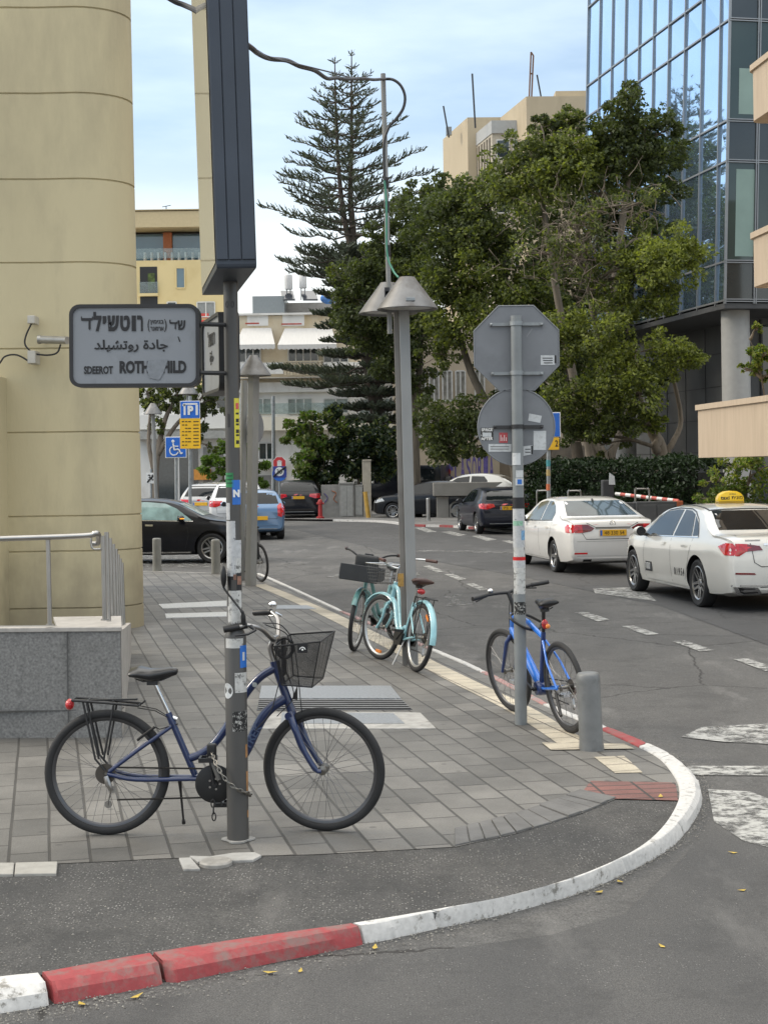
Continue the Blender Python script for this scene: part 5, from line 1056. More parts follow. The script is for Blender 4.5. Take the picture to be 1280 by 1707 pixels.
        cr.build('carrier_crate', mat('dark translucent plastic', (0.03, 0.032, 0.035), 0.35), root, bevel=0.004).data.transform(S)
        ds = MB(); ds.bbox(0.87, 0.89, -0.05, 0.05, 1.0, 1.06); ds.build('display', M_BLACK, root, bevel=0.005).data.transform(S)
        bg_ = MB(); bg_.bbox(0.90, 1.0, -0.13, 0.13, 0.86, 1.05); bg_.build('front_bag', mat('black bag cloth', (0.02, 0.021, 0.022), 0.6, bump=0.4), root, bevel=0.03, seg=3, smooth=True).data.transform(S)
    return root
cruiser('light blue step-through bicycle with brown saddle and wire basket, locked at the lamp post', (692, 1120), (612, 1093), (0.27, 0.50, 0.55), 9, 16, {'crank': -35})
cruiser('teal bicycle with a dark plastic front crate, half hidden behind the light blue bicycle', (662, 1068), (574, 1090), (0.10, 0.23, 0.225), -4, 14, {'dark': True})

# ---------------------------------------------------------------- blue electric bicycle at the stop sign pole
def blue_bicycle():
    a, b = G(950, 1222), G(864, 1190); d = b-a; d = d.normalized(); V = Vector
    root = empty('bicycle', (a.x, a.y, 0), 0, 'bright blue straight-bar bicycle leaning on the octagonal sign pole by the grey bollard', 'bicycle'); root.rotation_euler = (R(-6.5), 0, math.atan2(d.y, d.x))
    Rw = 0.345; wb = 1.06; BL = paint('bright blue bicycle paint', (0.012, 0.16, 0.62)); DB = paint('dark blue bicycle paint', (0.008, 0.03, 0.13))
    h0, h1 = V((0.83, 0, 0.83)), V((0.885, 0, 0.67)); S = steer(h1, h0, R(7)); FA = V((wb, 0, Rw)); RIM = mat('dark rim', (0.10, 0.10, 0.105), 0.35, 0.8)
    make_wheel(root, (0, 0, Rw), Rw, 0.022, RIM, nsp=28); make_wheel(root, FA, Rw, 0.022, RIM, S, nsp=28)
    bb = V((0.43, 0, 0.285)); st = V((0.27, 0, 0.74))
    tubes('frame', [([V((0.28, 0, 0.69)), V((0.55, 0, 0.79)), V((0.84, 0, 0.815))], [0.017, 0.022, 0.026]), ([bb+V((0.02, 0, 0.02)), V((0.60, 0, 0.44)), V((0.875, 0, 0.71))], [0.034, 0.037, 0.032]), ([h0, h1], 0.026)] + [([V((0.0, s*0.065, Rw)), V((0.15, s*0.055, 0.52)), V((0.275, s*0.012, 0.67))], 0.0085) for s in (-1, 1)] + [([V((0.0, s*0.065, Rw)), V((0.30, s*0.04, 0.30)), bb], 0.011) for s in (-1, 1)], BL, root)
    tubes('seat_tube', [([st, bb], [0.0185, 0.022])], DB, root)
    mo = MB(); mo.lathe([(0.001, -0.05), (0.05, -0.05), (0.06, -0.03), (0.06, 0.03), (0.05, 0.05), (0.001, 0.05)], bb[:], 'y', 20); mo.build('motor', DB, root, smooth=True)
    tubes('seat_post', [([V((0.215, 0, 0.93)), st], 0.0145)], M_BLACK, root); saddle(root, (0.20, 0, 0.965), M_BLACK, 0.27, 0.155)
    tl = MB(); tl.ball(V((0.225, 0, 0.80)), 0.03, 12, 8, sc=(.7, .9, 1.3)); tl.build('tail_light', M_RED, root, smooth=True)
    t2 = MB(); t2.ball(V((0.205, -0.012, 0.785)), 0.019, 10, 6); t2.build('reflector', M_ORANGE, root, smooth=True)
    tubes('fork', [([V((h1.x+.01, s*0.02, h1.z-.02)), V((0.91, s*0.055, 0.60)), V((wb-.005, s*0.058, Rw))], [0.019, 0.018, 0.011]) for s in (-1, 1)]+[([h1, h1+V((0.012, 0, -0.04))], 0.024)], DB, root, S)
    cl = V((0.86, 0, 1.0)); tubes('stem', [([h0, V((0.81, 0, 0.90)), cl], 0.0165)], M_BLACK, root, S)
    tubes('handlebar', [(spline([cl, cl+V((0.0, s*0.10, 0.012)), cl+V((-0.02, s*0.22, 0.02)), cl+V((-0.05, s*0.33, 0.02))], 4), 0.0135) for s in (-1, 1)], M_BLACK, root, S)
    for s in (-1, 1):
        tubes('grip', [([cl+V((-0.02, s*0.21, 0.02)), cl+V((-0.055, s*0.35, 0.02))], 0.0185)], M_BLACK, root, S)
        l0 = cl+V((0.01, s*0.18, 0.015)); tubes('brake_lever', [([l0, l0+V((0.04, s*0.02, -0.02)), l0+V((0.02, s*0.10, -0.035))], [0.011, 0.008, 0.006])], M_BLACK, root, S)
    bl = MB(); bl.ball(cl+V((0.0, 0.155, 0.045)), 0.026, 12, 8, sc=(1, 1, .7)); bl.build('bell', M_CHROME, root, smooth=True).data.transform(S)
    crank(root, (bb.x, bb.z), 0.07, M_DARKMETAL, R(200), y=-0.065, pedmat=mat('silver pedal', (0.55, 0.56, 0.57), 0.35, 0.7)); chain_run(root, (bb.x, bb.z), 0.07, (0, Rw), 0.034); derailleur(root, (0, Rw), -0.062)
    kb = MB(); kb.tube([V((0.06, 0.05, 0.30)), V((-0.10, 0.10, 0.16))], 0.012, 8); kb.build('kickstand', M_BLACK, root, smooth=True)
    cb = MB(); cb.tube(spline([cl+V((0.02, -0.12, 0.02)), cl+V((0.10, -0.05, -0.05)), h1+V((0.05, 0, 0.05)), h1+V((0.06, -0.03, -0.06))], 6), 0.0035, 6); cb.build('brake_cable', M_BLACK, root, smooth=True)
    return root
blue_bicycle()

# ---------------------------------------------------------------- dark bicycle at the far lamp post
def dark_bicycle():
    a, b = G(436, 970), G(408, 966); d = (b-a).normalized(); V = Vector; Rw = 0.345
    root = empty('bicycle', (a.x, a.y, 0), 0, 'black bicycle with grey rims half hidden behind the stickered pole and the far lamp post', 'bicycle'); root.rotation_euler = (R(-4), 0, math.atan2(d.y, d.x))
    RIM = mat('dark rim', (0.10, 0.10, 0.105), 0.35, 0.8)
    make_wheel(root, (0, 0, Rw), Rw, 0.024, RIM, nsp=20); make_wheel(root, (1.08, 0, Rw), Rw, 0.024, RIM, nsp=20)
    bb = V((0.43, 0, 0.285)); st = V((0.27, 0, 0.76)); h0, h1 = V((0.85, 0, 0.86)), V((0.90, 0, 0.68))
    tubes('frame', [([V((0.28, 0, 0.72)), h0], 0.017), ([bb, h1], 0.02), ([st, bb], 0.017), ([h0, h1], 0.022)]+[([V((0, s*0.06, Rw)), st], 0.009) for s in (-1, 1)]+[([V((0, s*0.06, Rw)), bb], 0.011) for s in (-1, 1)], M_BLACK, root)
    tubes('fork', [([V((h1.x, s*0.02, h1.z)), V((0.93, s*.055, .58)), V((1.08, s*0.058, Rw))], 0.014) for s in (-1, 1)], M_BLACK, root)
    tubes('seat_post', [([V((0.23, 0, 0.93)), st], 0.013)], M_STEEL, root); saddle(root, (0.215, 0, 0.96), M_BLACK, 0.27, 0.17)
    tubes('handlebar', [([h0, V((0.83, 0, 1.0))], 0.013)]+[([V((0.83, 0, 1.0)), V((0.83, s*0.2, 1.02)), V((0.76, s*0.31, 1.02))], 0.011) for s in (-1, 1)], M_BLACK, root)
    crank(root, (bb.x, bb.z), 0.08, M_DARKMETAL, R(35)); bgm = mat('black bag cloth', (0.02, 0.021, 0.022), 0.6)
    bg_ = MB(); bg_.bbox(-0.22, 0.1, 0.08, 0.18, 0.42, 0.74); bg_.build('pannier_bag', bgm, root, bevel=0.03, seg=3, smooth=True)
dark_bicycle()
# ================================================================ cars
def lerp_tab(tab, x):
    if x <= tab[0][0]: return tab[0][1]
    for (x0, y0), (x1, y1) in zip(tab[:-1], tab[1:]):
        if x <= x1: return y0+(y1-y0)*(x-x0)/max(1e-9, x1-x0)
    return tab[-1][1]
def smooth_tab(tab):
    pts = [Vector((a, 0, b)) for a, b in tab]; s = spline(pts, 6); out = []
    for p in s:
        if not out or p.x > out[-1][0]+1e-4: out.append((p.x, p.z))
    return out
GLASS = mat('dark car glass', (0.010, 0.013, 0.015), 0.03, var=0.3, vscale=2.5, spec=0.4)
GLASS2 = mat('tinted car glass', (0.030, 0.045, 0.048), 0.04, var=0.45, vscale=2.2, spec=0.55)
SEAM = mat('panel gap', (0.02, 0.02, 0.02), 0.7); TRIM = mat('black trim', (0.015, 0.015, 0.016), 0.4)
REDL = mat('car rear lens', (0.52, 0.008, 0.014), 0.12, var=0.45, vscale=16, coat=1.0); REDD = mat('car rear lens dark', (0.16, 0.004, 0.008), 0.12, var=0.3, vscale=16, coat=1.0)
ALLOY = mat('alloy wheel', (0.30, 0.30, 0.30), 0.28, 0.9, var=0.1); PLATE = mat('yellow number plate', (0.72, 0.40, 0.02), 0.45, var=0.05)
LAMPG = mat('headlamp glass', (0.55, 0.57, 0.58), 0.08, var=0.3, vscale=20, coat=1.0)
def car_paint(name, col, metal=0.0): return mat(name, col, 0.30, metal, var=0.025, vscale=2.5, coat=1.0 if max(col) > .05 else .35, spec=.5 if max(col) > .05 else .25, dirt=tuple(c*0.8+.01 for c in col), dscale=2.2, dlo=.55, dhi=.85)
class Car:
    def __init__(s, sp, pos, label, theta, pm, near=(1, 'rear'), group=None):
        s.sp = sp; L, W, H = sp['L'], sp['W'], sp['H']; s.W = W; s.L = L; top, belt, wid = smooth_tab(sp['top']), smooth_tab(sp['belt']), smooth_tab(sp['w']); s.pm = pm
        side, end = near; ax = sp['ra'] if end == 'rear' else sp['ra']+sp['wb']; rz = R(90)+theta
        loc = Vector((ax, side*(W/2-.06), 0)); rot = Matrix.Rotation(rz, 4, 'Z'); base = Vector((pos.x, pos.y, ROADZ))-(rot @ loc)
        s.root = empty('car', base, rz, label, 'car', group)
        zb0 = sp.get('zb', .19); xs = []; x = 0.0
        for e in (0.0, .012, .035, .07, .12, .18): xs.append(e)
        while xs[-1] < L-.24: xs.append(xs[-1]+.065)
        xs += [L-.16, L-.10, L-.055, L-.02, L-.004]
        K = [(0, 0, 0), (.80, 0, 0), (.93, .05, 0), (.975, .20, 0), (.998, .48, 0), (1.0, .72, 0), (.992, .90, 0), (.965, 1.0, 0)]
        vs = []; n = 0
        for x in xs:
            zt, zbl, w = lerp_tab(top, x), lerp_tab(belt, x), lerp_tab(wid, x)
            zbl = min(zbl, zt-.03); zb = zb0+lerp_tab([(0, .13), (.05, .07), (.35, .02), (.7, 0), (L-.7, 0), (L-.2, .03), (L, .10)], x)
            e = max(0.0, 1-min(x/.10, 1))**2*.035+max(0.0, 1-min((L-x)/.10, 1))**2*.05; w = w*(1-e)
            half = [(w*a, zb+(zbl-zb)*b) for a, b, _ in K]
            g = zt-zbl; wr = w*.955-.01-max(0, g-.05)*sp.get('lean', .42)
            half += [(w*.94-(w*.94-wr)*.45, zbl+g*.42), (wr+.012, zbl+g*.76), (wr-.035, zbl+g*.91), (wr*.80, zbl+g*.975), (wr*.42, zt), (0, zt+.004)]
            ring = [(x, y, z) for y, z in half]+[(x, -y, z) for y, z in half[-2:0:-1]]
            n = len(ring); vs += ring
        fs = []
        for i in range(len(xs)-1):
            for j in range(n): fs.append((i*n+j, i*n+(j+1) % n, (i+1)*n+(j+1) % n, (i+1)*n+j))
        fs += [tuple(range(n)), tuple((len(xs)-1)*n+j for j in range(n-1, -1, -1))]
        mb = MB(); mb.add(vs, fs); me = bpy.data.meshes.new('t'); me.from_pydata(mb.v, [], mb.f)
        bm = bmesh.new(); bm.from_mesh(me); bmesh.ops.recalc_face_normals(bm, faces=bm.faces); bm.to_mesh(me); s.bvh = BVHTree.FromBMesh(bm); bm.free()
        o = bpy.data.objects.new('body', me); COL.objects.link(o); o.parent = s.root; me.materials.append(pm); me.materials.append(TRIM)
        # wheel arches cut out of the shell
        cm = MB(); ra = sp['Rw']+.055
        for a in (sp['ra'], sp['ra']+sp['wb']):
            for sd in (-1, 1): cm.lathe([(0.001, sd*(W/2-.30)), (ra, sd*(W/2-.30)), (ra, sd*(W/2+.2)), (0.001, sd*(W/2+.2))], (a, 0, sp['Rw']+.01), 'y', 36)
        cu = cm.build('cut', TRIM); cu.data.materials.clear(); cu.data.materials.append(TRIM)
        bm = bmesh.new(); bm.from_mesh(cu.data); bmesh.ops.remove_doubles(bm, verts=bm.verts, dist=.003); bmesh.ops.recalc_face_normals(bm, faces=bm.faces); bm.to_mesh(cu.data); bm.free()
        md = o.modifiers.new('b', 'BOOLEAN'); md.object = cu; md.operation = 'DIFFERENCE'; md.solver = 'EXACT'; cu.parent = s.root
        bpy.context.view_layer.update(); dg = bpy.context.evaluated_depsgraph_get(); nm = bpy.data.meshes.new_from_object(o.evaluated_get(dg), depsgraph=dg)
        o.modifiers.clear(); o.data = nm; nm.name = 'body'; bpy.data.objects.remove(cu)
        nm.materials.clear(); nm.materials.append(pm); nm.materials.append(TRIM)
        mi = []
        for p in nm.polygons:
            c = p.center; k = 0
            for a in (sp['ra'], sp['ra']+sp['wb']):
                d = math.hypot(c.x-a, c.z-sp['Rw']-.01)
                if d < ra+.004 and (abs(abs(c.y)-(W/2-.30)) < .01 or abs(p.normal.y) < .25 and d > ra-.03 and abs(c.y) < W/2-.02): k = 1
            if c.z < zb0+.012 and p.normal.z < -.5: k = 1
            mi.append(k)
        nm.polygons.foreach_set('material_index', mi); nm.shade_smooth(); nm.set_sharp_from_angle(angle=R(38)); s.body = o
        s.wheels()
    def over(s, name, poly, m, axis, side=1, off=.004, cell=.09, parent=None):
        bm = bmesh.new(); co = []
        for a, b in poly: co.append({'y': (a, 0, b), 'x': (0, a, b), 'z': (a, b, 0)}[axis])
        f = bm.faces.new([bm.verts.new(c) for c in co])
        i0, i1 = {'y': (0, 2), 'x': (1, 2), 'z': (0, 1)}[axis]
        for ii in (i0, i1):
            lo, hi = min(c[ii] for c in co), max(c[ii] for c in co); k = max(1, int((hi-lo)/cell))
            for q in range(1, k):
                no = [0, 0, 0]; no[ii] = 1; pc = [0, 0, 0]; pc[ii] = lo+(hi-lo)*q/k
                bmesh.ops.bisect_plane(bm, geom=bm.verts[:]+bm.edges[:]+bm.faces[:], plane_co=pc, plane_no=no)
        bmesh.ops.triangulate(bm, faces=bm.faces[:])
        for v in bm.verts:
            if axis == 'y': o, d = Vector((v.co.x, side*3, v.co.z)), Vector((0, -side, 0))
            elif axis == 'x': o, d = Vector((-3 if side < 0 else s.L+3, v.co.y, v.co.z)), Vector((1 if side < 0 else -1, 0, 0))
            else: o, d = Vector((v.co.x, v.co.y, 4)), Vector((0, 0, -1))
            h, nn, _, _ = s.bvh.ray_cast(o, d)
            if h is None: h, nn, _, _ = s.bvh.find_nearest(o+d*3)
            if nn.dot(d) > 0: nn = -nn
            v.co = h+nn*off
        nrm = Vector({'y': (0, side, 0), 'x': (side, 0, 0), 'z': (0, 0, 1)}[axis])
        bmesh.ops.recalc_face_normals(bm, faces=bm.faces)
        if sum(f.normal.dot(nrm)*f.calc_area() for f in bm.faces) < 0: bmesh.ops.reverse_faces(bm, faces=bm.faces[:])
        me = bpy.data.meshes.new(name); bm.to_mesh(me); bm.free(); me.materials.append(m); me.shade_smooth()
        o = bpy.data.objects.new(name, me); COL.objects.link(o); o.parent = parent or s.root; return o
    def strip(s, name, pts, w, m, axis, side, off=.005):
        poly = []; k = len(pts); A = []; B = []
        for i in range(k):
            a, b = Vector(pts[max(i-1, 0)]), Vector(pts[min(i+1, k-1)]); t = (b-a).normalized(); nn = Vector((-t.y, t.x)); A.append(Vector(pts[i])+nn*w/2); B.append(Vector(pts[i])-nn*w/2)
        return s.over(name, [tuple(p) for p in A+B[::-1]], m, axis, side, off, .12, s.body)
    def wheels(s):
        sp = s.sp; Rw = sp['Rw']; tw = .205; proto = None
        for a in (sp['ra'], sp['ra']+sp['wb']):
            for sd in (1, -1):
                rim = MB(); rr = Rw*.70
                rim.lathe([(rr+.012, -.10), (rr+.012, .085), (rr-.004, .09), (rr-.022, .075), (rr-.03, .02), (rr-.03, -.10)], (0, 0, 0), 'y', 36); ns = sp.get('spokes', 10)
                for i in range(ns):
                    q = 2*math.pi*i/ns+(.13 if i % 2 else -.13 if ns == 10 else 0)*(1 if ns == 10 else 0); wdt = .020 if ns == 10 else .034; d = Vector((math.cos(q), 0, math.sin(q))); e = Vector((-math.sin(q), 0, math.cos(q))); q0 = 2*math.pi*(i//2*2+.5)/ns if ns == 10 else q; d0 = Vector((math.cos(q0), 0, math.sin(q0)))
                    a0, b0 = d0*.045, d*(rr-.008)
                    rim.add([a0-e*wdt*1.1+Vector((0, .052, 0)), a0+e*wdt*1.1+Vector((0, .052, 0)), b0+e*wdt*.7+Vector((0, .078, 0)), b0-e*wdt*.7+Vector((0, .078, 0)), a0-e*wdt*1.1+Vector((0, .02, 0)), a0+e*wdt*1.1+Vector((0, .02, 0)), b0+e*wdt*.7+Vector((0, .04, 0)), b0-e*wdt*.7+Vector((0, .04, 0))], [(0, 1, 2, 3), (7, 6, 5, 4), (0, 4, 5, 1), (1, 5, 6, 2), (2, 6, 7, 3), (3, 7, 4, 0)])
                rim.lathe([(.001, .066), (.05, .064), (.062, .05), (.062, .02)], (0, 0, 0), 'y', 16)
                if proto is None:
                    w = rim.build('wheel', sp.get('alloy', ALLOY), s.root, smooth=True, angle=35); t = MB(); t.lathe([(rr+.01, .088), (Rw-.035, .103), (Rw-.012, .092), (Rw, .07), (Rw, -.07), (Rw-.012, -.092), (Rw-.035, -.103), (rr+.01, -.10)], (0, 0, 0), 'y', 44); t.build('tyre', M_RUBBER, w, smooth=True)
                    d = MB(); d.lathe([(.001, -.01), (rr*.62, -.01), (rr*.62, -.03), (.001, -.03)], (0, 0, 0), 'y', 24); d.lathe([(rr*.62, -.06), (rr-.02, -.06)], (0, 0, 0), 'y', 24); d.build('brake_disc', mat('brake disc', (.06, .06, .06), .5, .6), w, smooth=True); proto = w
                else: w = copy_tree(proto, s.root)
                w.location = (a, sd*(s.W/2-.125), Rw); w.rotation_euler = (0, 0, 0 if sd > 0 else math.pi)
    def plate(s, text, z, w=.52, h=.115, tilt=0.0, end=-1):
        h0, nn, _, _ = s.bvh.ray_cast(Vector((-3 if end < 0 else s.L+3, 0, z)), Vector((1 if end < 0 else -1, 0, 0))); x = h0.x+end*.014
        mb = MB(); mb.bbox(x-.012, x+.012, -w/2, w/2, z-h/2, z+h/2); o = mb.build('number_plate', PLATE, s.root, bevel=.004)
        rot = basis((x+end*.0135, 0, z), (0, end, 0), (0, 0, 1))
        if text: lettering_fit('plate_lettering', text, M_INK, basis((x-.0135, -.02, z), (0, -1, 0), (0, 0, 1)), w*.74, h*.62, o)
        b = MB(); b.bbox(x-.0135, x-.010, w/2-.045, w/2-.006, z-h/2+.006, z+h/2-.006); b.build('plate_band', M_BLUESIGN, o); return o
    def mirror(s, x, z, m, sides=(1, -1)):
        for sd in sides:
            h0, nn, _, _ = s.bvh.ray_cast(Vector((x, sd*3, z)), Vector((0, -sd, 0))); y = h0.y if h0 else sd*s.W/2
            mb = MB(); mb.ball((x+.02, y+sd*.13, z+.075), .115, 16, 10, sc=(.62, .95, .66)); o = mb.build('mirror', m, s.root, smooth=True)
            g = MB(); g.tube([(x+.06, y-sd*.03, z+.01), (x+.04, y+sd*.06, z+.03)], .028, 8); g.lathe([(.001, -.003), (.07, -.003), (.075, .004)], (x-.052, y+sd*.13, z+.075), 'x', 14); g.build('mirror_foot', TRIM, o, smooth=True)
def windows(c, panes, rear, front, glass=GLASS, chrome=None):
    for sd in (1, -1):
        for poly in panes: c.over('side_window', poly, glass, 'y', sd, .005)
    if rear: c.over('rear_window', rear, glass, 'x', -1, .005)
    if front: c.over('windscreen', front, glass, 'x', 1, .005)
def sedan_spec(L=4.66, W=1.78, H=1.45, wb=2.65, ra=1.10, Rw=.318, d=0.0):
    k = L/4.66; h = H/1.45
    T = [(0, .88), (.03, .985), (.10, 1.035), (.40, 1.065), (.60, 1.085), (1.30, 1.365), (1.72, 1.435), (2.2, 1.45), (2.65, 1.42), (3.02, 1.32), (3.62, 1.02), (4.15, .93), (4.45, .84), (4.6, .73), (4.66, .58)]
    Bl = [(0, .82), (.10, .93), (.6, .985), (2.0, .945), (3.4, .90), (3.75, .90), (4.2, .85), (4.5, .74), (4.66, .52)]
    Wd = [(0, .80), (.12, .845), (.5, .875), (1.2, .89), (3.2, .89), (3.9, .875), (4.3, .80), (4.55, .66), (4.66, .46)]
    return dict(L=L, W=W, H=H, wb=wb, ra=ra, Rw=Rw, top=[(a*k, b*h) for a, b in T], belt=[(a*k, b*h) for a, b in Bl], w=[(a*k, b*W/1.78) for a, b in Wd])
def hatch_spec(L, W, H, wb, ra, Rw, rake=.35):
    k = L/4.3; h = H/1.43
    T = [(0, .80), (.03, .92), (.10, 1.0), (.16+rake*.35, 1.0+.17), (.22+rake, 1.33), (.45+rake*1.1, 1.395), (1.5, 1.43), (2.1, 1.405), (2.55, 1.31), (3.25, 1.0), (3.85, .90), (4.1, .80), (4.24, .69), (4.3, .55)]
    Bl = [(0, .76), (.08, .91), (.5, .985), (1.8, .93), (3.1, .88), (3.4, .88), (3.9, .82), (4.15, .70), (4.3, .50)]
    Wd = [(0, .80), (.12, .85), (.5, .88), (1.2, .89), (2.9, .89), (3.6, .87), (4.0, .79), (4.2, .66), (4.3, .46)]
    return dict(L=L, W=W, H=H, wb=wb, ra=ra, Rw=Rw, top=[(a*k, b*h) for a, b in T], belt=[(a*k, b*h) for a, b in Bl], w=[(a*k, b*W/1.78) for a, b in Wd])

# ---------------- white sedan
def white_sedan():
    sp = sedan_spec(); sp['spokes'] = 5; PW = car_paint('white car paint', (.74, .735, .72))
    c = Car(sp, G(925, 954, ROADZ), 'white sedan with yellow number plate 48 330 54 driving away ahead of the taxi', R(9.0), PW); b = c.body
    windows(c, [[(2.12, .985), (3.30, .955), (2.98, 1.20), (2.72, 1.325), (2.30, 1.365), (2.12, 1.365)], [(1.22, 1.02), (2.05, .985), (2.05, 1.365), (1.78, 1.36), (1.45, 1.28), (1.22, 1.15)]], None, [(-.66, 1.05), (.66, 1.05), (.55, 1.33), (-.55, 1.33)], GLASS2)
    c.over('rear_window', [(-.70, 1.10), (.70, 1.10), (.655, 1.20), (.565, 1.37), (-.565, 1.37), (-.655, 1.20)], GLASS2, 'x', -1, .005)
    for sd in (1, -1):
        g = lambda p: [(sd*a, z) for a, z in p]
        l = c.over('tail_light', g([(.36, .885), (.49, .955), (.83, .955), (.83, .80), (.60, .80), (.42, .83)]), REDL, 'x', -1, .006, .05); c.over('lens', g([(.36, .885), (.49, .955), (.60, .955), (.585, .80), (.42, .83)]), REDD, 'x', -1, .009, .05, l)
        c.over('tail_light', [(-.0+.02, .80), (.02, .955), (.18, .945), (.26, .91), (.22, .80)], REDL, 'y', sd, .006, .05)
        c.over('reflector', g([(.50, .40), (.75, .40), (.75, .43), (.50, .43)]), REDL, 'x', -1, .006)
        c.strip('door_gap', [(2.08, .30), (2.10, .95)], .008, SEAM, 'y', sd); c.strip('door_gap', [(3.18, .30), (3.24, .62), (3.20, .93)], .008, SEAM, 'y', sd); c.strip('door_gap', [(1.42, .36), (1.30, .62), (1.15, .98)], .008, SEAM, 'y', sd)
        for x in (1.35, 2.30): c.over('door_handle', [(x, .845), (x+.17, .84), (x+.17, .875), (x, .88)], PW, 'y', sd, .022)
        c.strip('sill_trim', [(1.5, .235), (3.3, .235)], .05, TRIM, 'y', sd)
        c.strip('window_trim', [(1.20, 1.005), (2.1, .975), (3.32, .945)], .014, TRIM, 'y', sd, .006)
        c.over('head_light', [(4.15, .70), (4.50, .66), (4.46, .77), (4.2, .82)], LAMPG, 'y', sd, .006)
    c.strip('boot_gap', [(-.62, 1.05), (-.50, .98), (-.33, .90), (.33, .90), (.50, .98), (.62, 1.05)], .010, SEAM, 'x', -1); c.strip('boot_gap', [(-.60, .80), (-.52, .68), (.52, .68), (.60, .80)], .010, SEAM, 'x', -1)
    c.strip('bumper_shade_line', [(-.80, .64), (.80, .64)], .012, mat('soft shade line', (.5, .5, .49), .4), 'x', -1); c.over('bumper_foot', [(-.74, .21), (.74, .21), (.70, .365), (-.70, .365)], TRIM, 'x', -1, .006)  # the grey strip paints the shade of a crease across the bumper
    c.strip('plate_lip', [(-.34, .885), (.34, .885)], .035, mat('plate recess', (.22, .22, .215), .5), 'x', -1, .005)
    c.plate('48 330 54', .795)
    # round emblem: ring with a V above a W
    h0, nn, _, _ = c.bvh.ray_cast(Vector((-3, 0, .965)), Vector((1, 0, 0))); x = h0.x-.008; mb = MB(); mb.lathe([(.050, 0), (.060, 0), (.060, .008), (.050, .008)], (x, 0, .965), 'x', 28); em = mb.build('emblem', M_CHROME, b, smooth=True)
    for pts in ([(-.024, .052), (0, .004), (.024, .052)], [(-.048, .022), (-.024, -.045), (0, -.004), (.024, -.045), (.048, .022)]):
        s_ = MB(); s_.tube([(x, a, .965+z) for a, z in pts], .005, 6); s_.build('emblem_stroke', M_CHROME, em)
    mb = MB(); mb.bbox(x+.004, x+.010, .48, .62, .765, .778); mb.build('badge', M_CHROME, b)
    c.mirror(3.12, .93, PW); mb = MB(); mb.ball((1.32, 0, 1.385), .05, 8, 6, sc=(1.3, .35, .7)); mb.build('aerial', TRIM, b, smooth=True)
    c.over('exhaust', [(.42, .27), (.58, .27), (.58, .31), (.42, .31)], M_DARKMETAL, 'x', -1, .012)
white_sedan()

